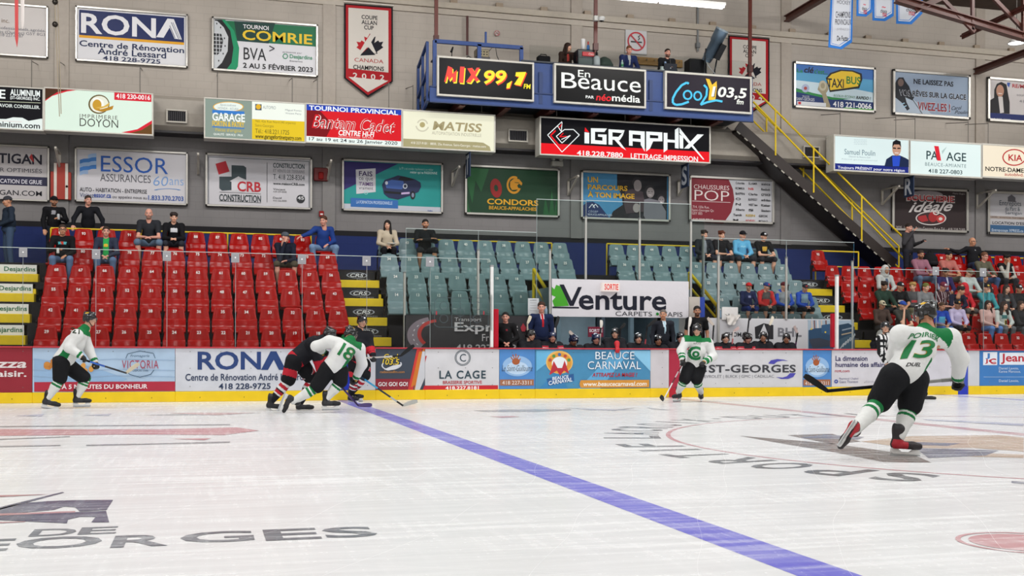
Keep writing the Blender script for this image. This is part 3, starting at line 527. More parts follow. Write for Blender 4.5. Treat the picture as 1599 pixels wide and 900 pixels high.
def bracket(px, py, P=PB, lab=''):
    a = at(px, py, WP-.05); q = MB(); ln = at(px, py+24, WP).z-a.z
    q.bar((0, 0, 0), (0, 0, ln), .06, .05, '#b9b3a8', (0, 1, 0)); q.bar((0, -.02, ln*.95), (0, -.85, -.02), .05, .05, '#bdb7ac', (1, 0, 0)); q.bar((0, 0, 0), (0, -.9, 0), .05, .05, '#b0aaa0', (0, 0, 1))
    o = q.build('sign_bracket', PAINT); o.location = a; tag(o, lab, 'bracket', 'angled steel brackets under the sign boxes')
s = lit_sign('black and white back-lit aluminium dealer sign', (-95, 67, 130, 195), '#e6f0ec')
s.r(-95, 67, 130, 177, '#121217').poly([(-95, 184), (10, 186), (30, 181), (45, 189), (67, 185), (67, 172), (-95, 172)], '#121217').t('RE', -14, 9, 139, 153, '#eef4f2', .04).t('ALUMINIUM', 16.5, 63, 139, 149, '#eef4f2', .05).t('(ST-GEORGES) INC.', 16.5, 63, 150, 156, '#eef4f2', .03).line([(-10, 158), (64, 161)], .7, '#d6dcc0').t('SAVOIR CONSEILLER.', -4, 63, 161.5, 167, '#dce4e0', .04).t('aluminium.com', -24, 63, 188, 197, '#26262a', .03).r(-2, 35, 188.5, 188.7, '#d04040').done()
s = lit_sign('pale green back-lit printing house sign with gold D emblem', (71, 238, 138, 202), '#dcefe0')
s.poly([(71, 138), (120, 141), (105, 143), (82, 150), (71, 158)], '#d6283a').poly([(71, 138), (108, 140.5), (90, 144), (71, 156)], '#4a3020').r(179, 237, 144, 156, '#d6283a').t('418 230-0016', 182, 235, 146, 153.5, '#f4f0f0', .03).poly([(190, 207), (215, 202), (238, 188), (238, 210), (214, 209)], '#d6283a').poly([(203, 208), (222, 203), (238, 193), (238, 210)], '#6b4a26')
s.ell(155, 163, 16.5, 15, '#6a5a34').ell(155.5, 163, 14.5, 13, '#e8ead8').poly([(146, 153), (154, 153), (162, 158), (163, 164), (160, 171), (153, 174), (146, 173)], '#f4f4ec').ell(152, 164, 7, 8.4, '#c99a34').poly([(149, 172), (162, 170), (178, 165), (176, 171), (160, 175)], '#b8862c').poly([(149, 168), (163, 166), (172, 160), (170, 166), (158, 170)], '#d8b050')
s.t('IMPRIMERIE', 125, 184, 178, 184, '#66625c', .0, space=1.25).t('DOYON', 125, 185, 184.5, 197, '#3a3632', -.005).done()
s = lit_sign('grey and yellow back-lit garage sign', (321, 476, 154, 214), '#8a9a90')
s.poly([(394, 158), (476, 162), (476, 192), (394, 186)], '#eef4ea').poly([(394, 186), (476, 190), (476, 221), (394, 217)], '#e4c428').ell(357, 167, 24, 8, '#e8b038').ell(357, 167, 22.5, 7, '#e6efe8').t('Spécialiste', 344, 369, 162, 166, '#8fa0a4', 0, .2).t('HONDA - ACURA', 341, 373, 167, 170.5, '#8fa0a4').r(332, 382, 171.5, 177, '#3a7cc8').t('GARAGE', 332, 383, 175.5, 188.5, '#f0f6f2', .06).t('FORTIN & PATRY', 332, 382, 188.5, 197, '#e6c040', .03).r(332, 382, 197, 199, '#4a80c0').t("Pièces d'origine", 337, 377, 200, 206.5, '#d8c04a').t('QUALITÉ · SERVICE · PRIX', 334, 380, 207, 211.5, '#eef4ee', .01)
s.r(399, 409, 162.5, 172, '#4a5a66').ell(404, 167, 4, 4, '#e0b030').t('AUTOPRO', 411, 431, 165, 170, '#9aa4a4').t('Miguel Fortin', 446, 471, 170.5, 174, '#8a9294').t('Vincent Patry', 446, 471, 175.5, 179, '#8a9294').t('960, 42e Rue Nord (40 arpents)', 399, 462, 187, 192, '#9c8a2c').t('Saint-Georges', 399, 428, 193.5, 199, '#9c8a2c').t('Tél.: 418.221.1725', 399, 452, 201, 208, '#6a6428', .0).t('www.garagefortinetpatry.com', 399, 471, 209, 218, '#3a3618', .015).done()
s = lit_sign('red back-lit provincial tournament sign with blue top strip', (479, 627, 163, 221), '#d81c26')
s.poly([(479, 163), (627, 172), (627, 180), (479, 172)], '#2344b4').poly([(479, 172), (500, 173), (520, 195), (510, 214), (479, 212)], '#7c1018').poly([(479, 212.5), (627, 221), (627, 229.5), (479, 221.5)], '#e8f4f0').t('TOURNOI PROVINCIAL', 483, 622, 164.5, 172, '#f2f6f8', .05)
for b_, c_ in ((.075, '#1a1216'), (.05, '#f2f2f0'), (.0, '#d01822')): s.t('Bantam Cadet', 487, 618, 178, 200, c_, b_, .35, rise=-.12)
s.t('CENTRE HI-FI', 529, 585, 203, 211.5, '#f4f4f2', .06, .15).t('Lafontaine Électronique', 529, 563, 211.5, 214.5, '#f0d8d8').t('sans frais', 566, 583, 213, 216, '#f0d8d8').t('17 au 19 et 24 au 26 Janvier 2020', 483, 621, 214, 221, '#2a3038', .01).done()
s = lit_sign('cream back-lit automation sign with a tan swirl mark', (630, 772, 173, 229), '#ecebd2')
s.poly([(630, 216.5), (744, 222), (755, 223), (765, 229), (767, 236.5), (630, 229.5)], '#a8a078').ell(660, 195, 4.2, 4.2, '#b0a474').ell(660, 195, 9, 9, '#cfcbb4', hole=.75, a0=10, a1=160).ell(660, 195, 11, 11, '#cfcbb4', hole=.8, a0=190, a1=340).t('MATISS', 676, 753, 189, 203, '#a49872', .05, .15).t('AUTOMATISATION INDUSTRIELLE', 675, 752, 205, 210, '#b4b09a').t('418 227-9181 · 8800, 25e Avenue, Saint-Georges · matiss.com', 642, 759, 221, 226, '#eeece0').done()
s = lit_sign('wide black and red back-lit lettering shop sign', (845, 1108, 184, 240), '#0d0d12', hang=False)
s.poly([(845, 223.5), (1108, 237.5), (1108, 254), (845, 240)], '#e81420')
def ig(pts, w, c): s.line([(857+(x-1075)/5+0-2, 180+y/5) for x, y in pts], w, c)
P0 = lambda x, y: (640+x/5, 180+y/5)
for pts, w, c in (([(1190, 50), (1078, 155), (1190, 288), (1325, 155), (1280, 112), (1210, 112), (1145, 165), (1190, 218), (1255, 158), (1185, 190)], 1.3, '#eef4f4'), ([(1190, 55), (1185, 130), (1155, 85)], 1.2, '#eef4f4'), ([(1140, 120), (1100, 160), (1190, 262)], 2.2, '#e81420'), ([(1165, 100), (1188, 70)], 1.5, '#e81420'), ([(1200, 140), (1170, 170), (1225, 165)], 1.5, '#e81420')): s.line([P0(*p) for p in pts], w, c)
def glyph(polys, c='#f0f6f6'):
    for p in polys: s.poly(p, c)
P1 = lambda x, y: (960+x/5, 180+y/5)
glyph([[P0(1365, 220), P0(1365, 133), P0(1402, 138), P0(1402, 222)]]); glyph([[P0(1365, 128), P0(1370, 95), P0(1402, 135)]], '#e81420')
glyph([[P0(1415, 102), P0(1540, 105), P0(1520, 132), P0(1447, 130), P0(1447, 195), P0(1415, 225)], [P0(1447, 195), P0(1505, 200), P0(1505, 172), P0(1470, 168), P0(1470, 150), P0(1537, 152), P0(1537, 230), P0(1415, 222)]])
glyph([[P0(1552, 110), P1(78, 118), P1(55, 140), P0(1583, 134), P0(1583, 232), P0(1552, 230)], [P0(1583, 168), P1(30, 170), P1(78, 118), P1(62, 162), P1(40, 196), P0(1583, 192)], [P0(1595, 190), P1(30, 195), P1(90, 275), P1(52, 252)]])
glyph([[P1(112, 120), P1(235, 128), P1(235, 285), P1(203, 232), P1(203, 155), P1(140, 150), P1(140, 240), P1(112, 238)], [P1(140, 182), P1(203, 187), P1(203, 210), P1(140, 204)]])
glyph([[P1(246, 128), P1(372, 135), P1(372, 205), P1(300, 205), P1(275, 262), P1(246, 285)], [P1(275, 155), P1(340, 158), P1(340, 180), P1(275, 178)]]); s.poly([P1(275, 155), P1(340, 160), P1(340, 182), P1(275, 180)], '#0d0d12')
glyph([[P1(382, 138), P1(412, 140), P1(412, 270), P1(382, 292)], [P1(412, 190), P1(470, 195), P1(470, 215), P1(412, 212)], [P1(470, 115), P1(500, 95), P1(500, 262), P1(470, 258)]])
glyph([[P1(505, 98), P1(700, 348), P1(690, 348), P1(665, 320), P1(505, 140)], [P1(505, 150), P1(535, 170), P1(535, 262), P1(505, 260)], [P1(695, 152), P1(645, 150), P1(540, 262), P1(580, 262)]])
s.line([P1(500, 90), P1(505, 262)], 1.0, '#0d0d12')
[s.mb.setdefault('hanger', MB()).tube([(s.w*f_, .15, s.h+.02), (s.w*f_, .15, s.h+.42)], .014, '#6c6862', 6) for f_ in (.1, .5, .9)]
s.t('418.228.7880', 901, 973, 235, 243, '#f4f0f0', .05).t('LETTRAGE-IMPRESSION', 985, 1090, 239.5, 248, '#f4f0f0', .04).done()
s = lit_sign('pale back-lit sign with a man in glasses and navy strip', (1304, 1419, 212.5, 264.5), '#dff0f0')
s.poly([(1304, 255), (1419, 260.5), (1419, 271), (1304, 264.5)], '#1f2c80').t('Toujours PRÉSENT pour notre région', 1308.5, 1413, 258, 264.5, '#f2f4fa', .01).t('Samuel Poulin', 1319, 1367, 232.5, 241, '#5f7c8a', .0).t('Député de Beauce-Sud', 1326, 1359, 243, 246.5, '#9fb0b8').t('Adjoint gouvernemental', 1314, 1370, 247, 250, '#b4c4c8')
for i in range(8):
    for j in range(4): s.ell(1334.5+i*2.5+(j % 2), 218+j*2.4+i*.1, .5, .5, '#8fa4b0', n=6)
s.poly([(1381, 260), (1384, 249), (1393, 243), (1405, 243), (1414, 247), (1419, 250), (1419, 261), (1400, 261)], '#1c2a4c').poly([(1393, 244), (1406, 244), (1404, 260), (1394, 260)], '#2c50c8').ell(1400, 233, 6.8, 10.5, '#c89a82').poly([(1393, 231), (1394, 222), (1399, 218.5), (1406, 221), (1407, 231), (1404, 226), (1396, 226)], '#17161c').line([(1394, 231.5), (1399, 232)], 2, '#1c1a1c').line([(1401, 232), (1406, 232)], 2, '#1c1a1c').line([(1397, 239), (1403, 239.4)], 1.2, '#f0e8e4').done()
s = lit_sign('pale back-lit paving sign with red stroke through the name', (1422, 1532, 220, 271), '#e2f2f0')
s.t('PA', 1447, 1465, 235.5, 249, '#2c4448', .01).poly([(1459, 228), (1466, 228.5), (1470, 251), (1464, 251)], '#e02838').poly([(1471, 236), (1479, 229), (1472, 241)], '#b4ccc8').t('AGE', 1478, 1509, 237.5, 251, '#2c4448', .01).t('BEAUCE-AMIANTE', 1445, 1509, 253.5, 259, '#6c8488', .0, space=1.2).t('418 227-0803', 1450, 1503, 263.5, 270, '#2c4448', .01).done()
s = lit_sign('cream back-lit car dealer sign with red oval emblem', (1535, 1660, 226.5, 275), '#f2e6cf')
s.ell(1584, 246, 18.5, 13.2, '#b82c30').ell(1584, 246, 16.6, 11.4, '#f2e6cf').t('KIA', 1575, 1597, 241, 251, '#b82c30', .03).t('NOTRE-DAME-DES-PINS', 1539, 1640, 260, 267, '#2a2420', .03).t('autoblvd.ca', 1569, 1606, 269.5, 274.5, '#b03a30', .01).done()
for k, (px, py, lb) in enumerate(((94, 240, 'gold D emblem'), (310, 249, 'grey wall just before the garage'), (512, 259, 'red tournament'), (707, 268, 'cream automation'), (888, 282, 'wide black and red'), (1060, 283, 'S letter flag beside the wide'), (1378, 297, 'man in glasses'), (1526, 303, 'red oval emblem'))):
    bracket(px, py, lab='white angled steel bracket under the %s sign box' % lb)
# ------------------------------------------------------------------ radio signs on the balcony
PM = 28.92
def radio_sign(label, box, bg): return lit_sign(label, box, bg, P=PM, group='framed radio station signs on the balcony', depth=.12, m=mat('dark_print', .3, .15, emit=.8), fw=3.0, hang=False)
s = radio_sign('black radio sign reading MIX 99,7 on the balcony', (686, 831.5, 90, 146.5), '#0a0a0d')
g = lambda x, y: (640+x/5, y/5)
def big(polys, c, dx=0, dy=0):
    for p in polys: s.poly([(g(x, y)[0]+dx, g(x, y)[1]+dy) for x, y in p], c)
M_ = [[(270, 640), (300, 515), (335, 530), (335, 575), (370, 545), (362, 640), (335, 642), (335, 600), (310, 630), (295, 595), (285, 640)]]
I_ = [[(385, 645), (395, 520), (430, 522), (420, 650)]]
X_ = [[(440, 640), (480, 585), (450, 535), (490, 530), (505, 560), (525, 528), (548, 530), (515, 590), (545, 625), (520, 640), (500, 612), (475, 648)]]
for L_ in (M_, I_, X_): big(L_, '#f4e432', 1.6, 2.2)
for L_ in (M_, I_, X_): big(L_, '#f0463a')
for st, x0, x1 in (('9', 756, 773), ('9', 774, 791)):
    s.t(st, x0+1.4, x1+1.4, 111, 133.5, '#e8402c', .07, .2); s.t(st, x0, x1, 109, 131.5, '#f4e432', .07, .2)
s.poly([(793, 132), (801, 127), (797, 139), (791, 140)], '#e8402c').poly([(792, 131), (800, 126), (796, 138), (791, 138)], '#f4e432')
for dx, dy, c_ in ((1.6, 1.6, '#e8402c'), (0, 0, '#f4e432')): s.poly([(806+dx, 113+dy), (822+dx, 112.5+dy), (820+dx, 118+dy), (813+dx, 134+dy), (803+dx, 132+dy), (811+dx, 120+dy), (805+dx, 119+dy)], c_)
s.t('FM', 818, 829, 131, 138.5, '#f4e432', .06, .1).done()
s = radio_sign('black news site sign reading En Beauce on the balcony', (868.5, 1006.5, 102, 157.5), '#0b0b0d')
s.t('En', 903, 922, 109, 120, '#f0f4ee', .005).t('B', 877, 901, 113, 137, '#f0f4ee', .0).t('eauce', 903, 1001, 121, 138.5, '#f0f4ee', .0).t('PAR', 915, 928, 149, 153.5, '#eef0ee', .03).t('néo', 931, 955, 146.5, 157, '#e0242e', .03, .15).t('média', 956, 1000, 147, 158, '#f0f4ee', .02).done()
s = radio_sign('dark purple radio sign reading Cool 103,5 on the balcony', (1041.5, 1171.5, 114, 167), '#1c1222')
CB = '#4cc4f0'
def arc(cx, cy, rx, ry, a0, a1, w, c, n=18):
    s.line([(cx+rx*math.cos(math.radians(a0+(a1-a0)*i/n)), cy-ry*math.sin(math.radians(a0+(a1-a0)*i/n))) for i in range(n+1)], w, c)
s.line([(1076, 131), (1073, 129), (1065, 133), (1056, 144), (1051, 154), (1051, 161), (1056, 164), (1065, 163), (1076, 159)], 3.4, CB)
arc(1074, 148.5, 6.2, 6.6, 0, 360, 2.8, CB); arc(1089.5, 150, 5.6, 6.4, 0, 360, 2.8, CB)
s.poly([(1102, 123), (1108, 124), (1112, 133), (1119, 127), (1119.5, 136), (1117, 156), (1106, 157), (1108, 140)], '#f2c030').line([(1099, 133), (1104, 138), (1103, 150), (1094, 164), (1104, 160), (1118, 157), (1128, 159)], 3.2, CB)
for dx, c_ in ((1, '#2a1a2c'), (0, '#f2f4ea')): s.t('103,5', 1110.5+dx, 1166+dx, 135+dx, 154+dx, c_, .06, .15, rise=.03)
s.t('fm', 1150, 1161, 155, 163, '#f2f4ea', .05, .2).done()

# ------------------------------------------------------------------ boards around the ice: one section per printed panel
zk = at(400, 610, BP).z
def section(label, x0, x1, bg, rail=True, kick='#e8c51c'):
    s = Sign('dasher_board', label, 'rink board', BP, (x0, x1, 545, 600), bg, m=BOARDM, group='printed sections of the rink boards', panel=False)
    a = at(x0, 600, BP).x; b = at(x1, 600, BP).x; s.O = Vector((a, BP, 0)); s.root.location = s.O; s.off = Vector((0, 0, 0)); w = b-a
    q = MB(); q.box(.004, w-.004, 0, .10, .22, 1.12, bg)
    x = .3
    while x < w-.1:
        for z in (.32, .7, 1.05): q.box(x-.008, x+.008, -.003, .001, z-.008, z+.008, '#6c6a68')
        x += .62
    s.mb['panel'] = q
    q = MB(); q.bbox(0, w, -.02, .10, 0, .215, kick, .008); x = .5
    while x < w-.1: q.box(x-.008, x+.008, -.023, -.019, .08, .10, '#6a5a18'); x += .9
    q.build('kickplate', BOARDM, s.root)
    q = MB(); q.bbox(0, w, -.03, .16, 1.12, 1.15, '#b8303c', .008); q.build('cap_rail', PAINT, s.root)
    s.step = .004
    return s
s = section('maroon board section for a pizza place, white lettering', -260, 51, '#8e2633')
s.t('Pizza', -30, 42, 561, 575, '#dfd6d6', .03, .2).t('plaisir.', -22, 42, 579, 592, '#dfd6d6', .04).done()
s = section('light blue board section for a cheese maker with fried cheese curds', 51, 274, '#a8c0d8')
s.poly([(54, 597), (274, 596), (274, 611), (54, 612)], '#ad2c40').poly([(54, 560), (140, 572), (200, 592), (190, 596), (54, 597)], '#8fb0d2')
for yy in (562, 578, 588): s.line([(52, yy), (110, yy+3), (180, yy-1), (274, yy+1)], .8, '#90aac8')
for i in range(26):
    a_ = random.uniform(66, 150); b_ = 578+random.uniform(-16, 10)*(1 if a_ < 90 else .5); s.ell(a_, b_, 5, 4, random.choice(('#c8863c', '#d69a4c', '#e0c8a0', '#b87432')), n=9, rot=random.random()*3)
s.t('À 5 MINUTES DU BONHEUR', 97, 231, 599, 608, '#ecdfe2', .04).t('Fromagerie', 204, 234, 554, 559, '#34526c', 0, .3)
s.t('VICTORIA', 191, 248, 563, 576, '#a23048', .0, space=1.15).t('DEPUIS 1946', 208, 232, 577.5, 580.5, '#3c566c')
for pts in ([(197, 560), (200, 553), (219, 548.5), (240, 552), (243, 560)], [(198, 579), (203, 585), (219, 589.5), (236, 585), (241, 578)]): s.line(pts, 1.0, '#3c566c')
s.done()
s = section('white board section for the renovation centre, big navy name', 274, 587, '#c9ccd4')
s.t('RON', 309, 408, 549, 578, '#2a4276', .05).poly([(408, 578), (423, 549), (432, 549), (447, 578), (436, 578), (428, 562), (419, 578)], '#2a4276').t('Centre de Rénovation André Lessard', 290, 474, 584, 595, '#2c3a58', .015).t('418 228-9725', 342, 423, 599, 608.5, '#2c3a58', .03).r(521, 556, 546, 611, '#2338b0', 'blue_stripe').r(520, 556, 612.5, 627, '#2030b4', 'blue_stripe').done()
s = section('dark board section cheering GO GO GO for a radio station', 587, 664, '#3d4654')
s.poly([(587, 592), (648, 592), (643, 611), (587, 611)], '#8e2634').poly([(652, 543.5), (660, 543.5), (645, 611), (637, 611)], '#c83a34').poly([(655, 549), (664, 549), (664, 560), (652, 600), (642, 605)], '#c8742c').poly([(660, 549), (664, 549), (664, 590), (655, 611), (648, 611)], '#c4c6cc')
for dx, c_ in ((.8, '#15161a'), (0, '#e0c43c')): s.t('Cool', 600+dx, 622+dx, 553+dx, 561+dx, c_, .015, .2); s.t('103.5', 597+dx, 624+dx, 561+dx, 570+dx, c_, .015, .2)
s.ell(612, 570, 16, 8, '#c8ccd4', hole=.86, a0=150, a1=380, rot=.1).poly([(600, 577), (614, 571), (628, 569), (618, 577), (606, 579)], '#d4d6da').t('radiocoolfm.com', 594, 632, 579, 583, '#c88a3c').t('GO! GO! GO!', 591, 637, 597, 603.5, '#e4dfe0', .06).done()
s = section('white board section for a sports brasserie with round C emblem', 664, 780, '#cdcdd1')
s.poly([(661, 543.5), (664.5, 543.5), (652, 608), (647, 608)], '#c8742c').poly([(665, 556), (667, 556), (654, 604), (651, 604)], '#b83038').ell(723, 559, 12.4, 12.4, '#2e4450', hole=.93).ell(723, 559, 10.6, 10.6, '#2e4450', hole=.93).t('C', 718.5, 728, 553, 565, '#2e4450', .0)
s.t('LA CAGE', 686.5, 759, 579, 592, '#2e4450', .03, space=1.15).t('BRASSERIE SPORTIVE', 692, 753, 595, 600, '#b0303c', .02).poly([(663, 602.5), (778, 602), (778, 609.5), (660, 610.5)], '#c22832').t('418.227.8181', 696, 748, 603.5, 609, '#eee6e6', .05).done()
def guillaume(lab, x0):
    s = section(lab, x0, x0+56*(.80 if x0 > 1000 else 1), '#4f86c4'); k = .80 if x0 > 1000 else 1; X = lambda v: x0+v*k; y0 = 0 if x0 < 1000 else 1.5
    s.ell(X(28), 572+y0, 23*k, 16, '#8fb4dc').ell(X(28), 575+y0, 17*k, 10, '#b8d0e8').r(X(1), X(54), 593, 602.5, '#a06a4e')
    s.ell(X(26), 565+y0, 6*k, 5, '#a65a34').line([(X(22), 563+y0), (X(18), 558+y0)], 1.7*k, '#a65a34').line([(X(24), 561+y0), (X(21), 554+y0)], 1.7*k, '#a65a34').line([(X(26), 560+y0), (X(26), 553+y0)], 1.7*k, '#a65a34').line([(X(28), 561+y0), (X(30.5), 555+y0)], 1.6*k, '#a65a34').line([(X(31), 564+y0), (X(33), 560+y0)], 1.6*k, '#a65a34')
    s.t('Le Saint-Guillaume', X(4), X(52), 570.5+y0, 580+y0, '#3c4650', -.01, .3).t('418 227-3311', X(4.5), X(50), 595+y0*.6, 601+y0*.6, '#e6dcd6', .0).done()
guillaume('narrow blue board section with brown hand emblem beside the brasserie board', 780)
s = section('blue carnival board section with star badge and orange strip', 836, 1016, '#4788b0')
for pts, c_ in (([(838, 548), (880, 548), (838, 580)], '#68b0d8'), ([(900, 611), (960, 548), (985, 548), (935, 611)], '#5fa6d2'), ([(985, 548), (1016, 580), (1016, 548)], '#86c0e0'), ([(838, 611), (870, 580), (890, 611)], '#3a80b4')): s.poly(pts, c_)
s.ell(874, 566, 21, 18, '#e6b866').ell(874, 567, 19, 16, '#d8963c', hole=.62).ell(874, 568, 12, 10.5, '#dfe6ea').poly([(858, 586), (865, 564), (871, 575), (878, 575), (882, 563), (889, 584), (881, 579), (875, 587), (870, 579)], '#b8303a').poly([(854, 592), (896, 584), (897, 595), (857, 603)], '#2c5a92').t('BEAUCE', 863, 888, 589, 594, '#e2e8ee', .02, rise=.6).t('CARNAVAL', 857, 894, 595.5, 602, '#e2e8ee', .02, rise=.9)
for i in range(5): t_ = math.radians(20+i*35); s.ell(874+15.5*math.cos(t_), 567-13*math.sin(t_), 2.6, 2.6, ('#4a8c4a', '#b84a3c', '#3a6aa8')[i % 3], n=10)
for b_, c_ in ((.05, '#22406e'), (.0, '#dde8f0')): s.t('BEAUCE', 930, 991, 549.5, 561.5, c_, b_); s.t('CARNAVAL', 918, 1001, 564.5, 577, c_, b_)
s.t('ATTRAPEZ LA MAGIE !', 925, 995, 582.5, 589, '#b02a34', .03, .2).poly([(907, 594), (1014, 593.5), (1014, 605), (907, 606), (905, 600)], '#cf8f3c').t('www.beaucecarnaval.com', 911, 1010, 596.5, 603.5, '#ece6da', .03, .15).done()
s = section('blank white bench gate section beside the carnival board', 1016, 1045, '#c6c2c6').done()
s = section('red centre-line board section behind the white-jersey skater', 1045, 1062, '#a62840', kick='#b02030').done()
s = section('white board section for a car dealer with purple swoosh emblem', 1062, 1254, '#c8c8cc')
s.t('GMC', 1075, 1104, 571, 582, '#3e3f45', .05).t('ST-GEORGES', 1107, 1243, 570, 582.5, '#3e3f45', .06, space=1.05).t('CHEVROLET | BUICK | GMC | CADILLAC', 1090, 1209, 586, 592, '#77787e', .0)
s.poly([(1200, 568), (1204, 563), (1214, 561), (1224, 562), (1231, 564), (1222, 563.5), (1214, 565), (1209, 569)], '#4c4aa8').poly([(1243, 583), (1239, 589), (1231, 592), (1220, 592), (1212, 589), (1222, 590), (1229, 588), (1234, 583)], '#4c4aa8').done()
guillaume('narrow blue board section with brown hand emblem beside the dealer board', 1254)
s = section('white board section for an accounting firm, navy wording', 1299, 1496, '#cccad0')
s.t('La dimension', 1305, 1355, 556, 564, '#383660', .03).t('humaine des affaires', 1305, 1389, 566, 573.5, '#383660', .03).t('rcgt.com', 1304, 1327, 578, 583, '#b04a54', .02).ell(1306, 596, 3, 3, '#3c4c9c', hole=.4).t('Raymond Chabot', 1311, 1341, 590, 594, '#6c6c8c').t('Grant Thornton', 1311, 1340, 594.5, 598.5, '#6c6c8c').t('Certification', 1352, 1376, 595, 598, '#a4a4b0').done()
s = section('blue-line board section beyond the skater numbered 13', 1496, 1512, '#3c50b4', kick='#2838b0').done()
s = section('blank white board section beside the blue line', 1512, 1530, '#c6c8ce').done()
s = section('blue board section with red JC badge and red name', 1530, 1720, '#3d78b8')
s.r(1535.5, 1557.5, 550, 570.5, '#dce2ea').t('J', 1539, 1546, 552, 561, '#3d78b8', .06).t('C', 1546, 1556, 560, 569, '#b42a38', .06).t('JC', 1538, 1555, 561, 568.5, '#b42a38', .04).poly([(1561, 551), (1720, 551), (1720, 570), (1561, 570)], '#dce2ea').t('Jean Roy', 1563, 1640, 552.5, 569, '#b42a38', .05).t('Daniel Lavoie,', 1560, 1591, 573.5, 578, '#cfdcea').t('Karine Marcoux,', 1560, 1594, 578.5, 583, '#cfdcea').line([(1536, 589), (1700, 589)], .7, '#9cbce0').t('Daniel Lavoie,', 1560, 1591, 593, 597.5, '#cfdcea').done()
# ------------------------------------------------------------------ markings under the ice
_mz = [0]
def marking(name, polys, paint, fade=.35, z=.002):
    mb = MB(); _mz[0] += 1; z = .0006+.00015*_mz[0]
    for p in polys: mb.add([(x, y, z) for x, y in p], [tuple(range(len(p)))], (.5, .5, .5))
    key = 'ice_'+str(paint)+str(fade)
    if key not in MATS: MATS[key] = ice_mat(key, paint, fade)
    return tag(mb.build(name, MATS[key]), kind='structure')
def rect2(x0, x1, y0, y1): return [(x0, y0), (x1, y0), (x1, y1), (x0, y1)]
def ring2(cx, cy, r0, r1, a0=0, a1=360, n=72):
    out = []
    for i in range(n):
        t0, t1 = (math.radians(a0+(a1-a0)*(i+k)/n) for k in (0, 1)); out.append([(cx+r0*math.cos(t0), cy+r0*math.sin(t0)), (cx+r1*math.cos(t0), cy+r1*math.sin(t0)), (cx+r1*math.cos(t1), cy+r1*math.sin(t1)), (cx+r0*math.cos(t1), cy+r0*math.sin(t1))])
    return out
def gp(*pts): return [tuple(at(px, py, z=0))[:2] for px, py in pts]
def ice_text(st, org, ux, uy, w, h, paint, fade, bold=.02):
    v, f, ar = text_mesh(st, bold); polys = []
    pts = [(org[0]+ux[0]*a*w+uy[0]*b*h, org[1]+ux[1]*a*w+uy[1]*b*h) for a, b in v]
    return [[pts[i] for i in q] for q in f]
YC, XC = 11.6, 10.45
marking('floor_marking_blue_line', [rect2(2.80, 3.11, -2.9, BP)], '#2c22cc', .2)
marking('floor_marking_blue_line.001', [rect2(17.75, 18.05, -2.9, BP)], '#2b25c8', .3)
marking('floor_marking_red_line', [rect2(10.30, 10.60, -2.9, BP)], '#a01c30', .42)
rad = 5.0
marking('floor_marking_circle', ring2(XC, YC, rad-.03, rad+.03), '#b03040', .35, .003)
tx = []; word = 'CENTRE SPORTIF LACROIX-DUTIL  '; ang = math.radians(-100.5)
for ch in word:
    wch = .44 if ch not in ' I-' else (.44 if ch == ' ' else .14)
    if ch != ' ':
        am = ang; u = (math.sin(am), -math.cos(am)); d = (math.cos(am), math.sin(am))
        o = (XC+d[0]*(rad+.12)-u[0]*wch/2, YC+d[1]*(rad+.12)-u[1]*wch/2)
        if ch == '-': o = (o[0]+d[0]*.35, o[1]+d[1]*.35)
        tx += ice_text(ch, o, u, d, wch, .72 if ch != '-' else .14, None, .3, .02)
    ang -= math.radians(6.5)
marking('floor_marking_circle_lettering', tx, '#1e2830', .18, .004)
# centre crest: brown and tan fan with navy strokes
ft = lambda r, a: (XC+r*math.cos(math.radians(a)), YC+r*math.sin(math.radians(a)))
marking('floor_marking_crest', [gp((1155, 681), (1300, 693), (1430, 712), (1455, 723), (1380, 722), (1300, 706), (1215, 692)), gp((1230, 680), (1300, 678), (1345, 690), (1300, 694))], '#54402f', .15, .003)
marking('floor_marking_crest.001', [gp((1345, 690), (1420, 682), (1560, 680), (1599, 684), (1599, 706), (1520, 700), (1430, 702)), gp((1440, 706), (1599, 710), (1599, 716), (1460, 712))], '#b08a58', .30, .0045)
marking('floor_marking_crest.002', [gp((1250, 684), (1290, 679), (1350, 683), (1340, 687)), gp((1430, 700), (1560, 704), (1540, 712), (1450, 716)), gp((1400, 690), (1500, 693), (1480, 697), (1410, 695)), gp((1580, 752), (1640, 756), (1640, 759), (1580, 755))], '#343e60', .2, .006)
dot = at(1600, 848, z=0)
marking('floor_marking_dot', [[(dot.x+.30*math.cos(t*math.pi/16), dot.y+.30*math.sin(t*math.pi/16)) for t in range(32)]]+ring2(dot.x, dot.y, .34, .37), '#b82838', .4)
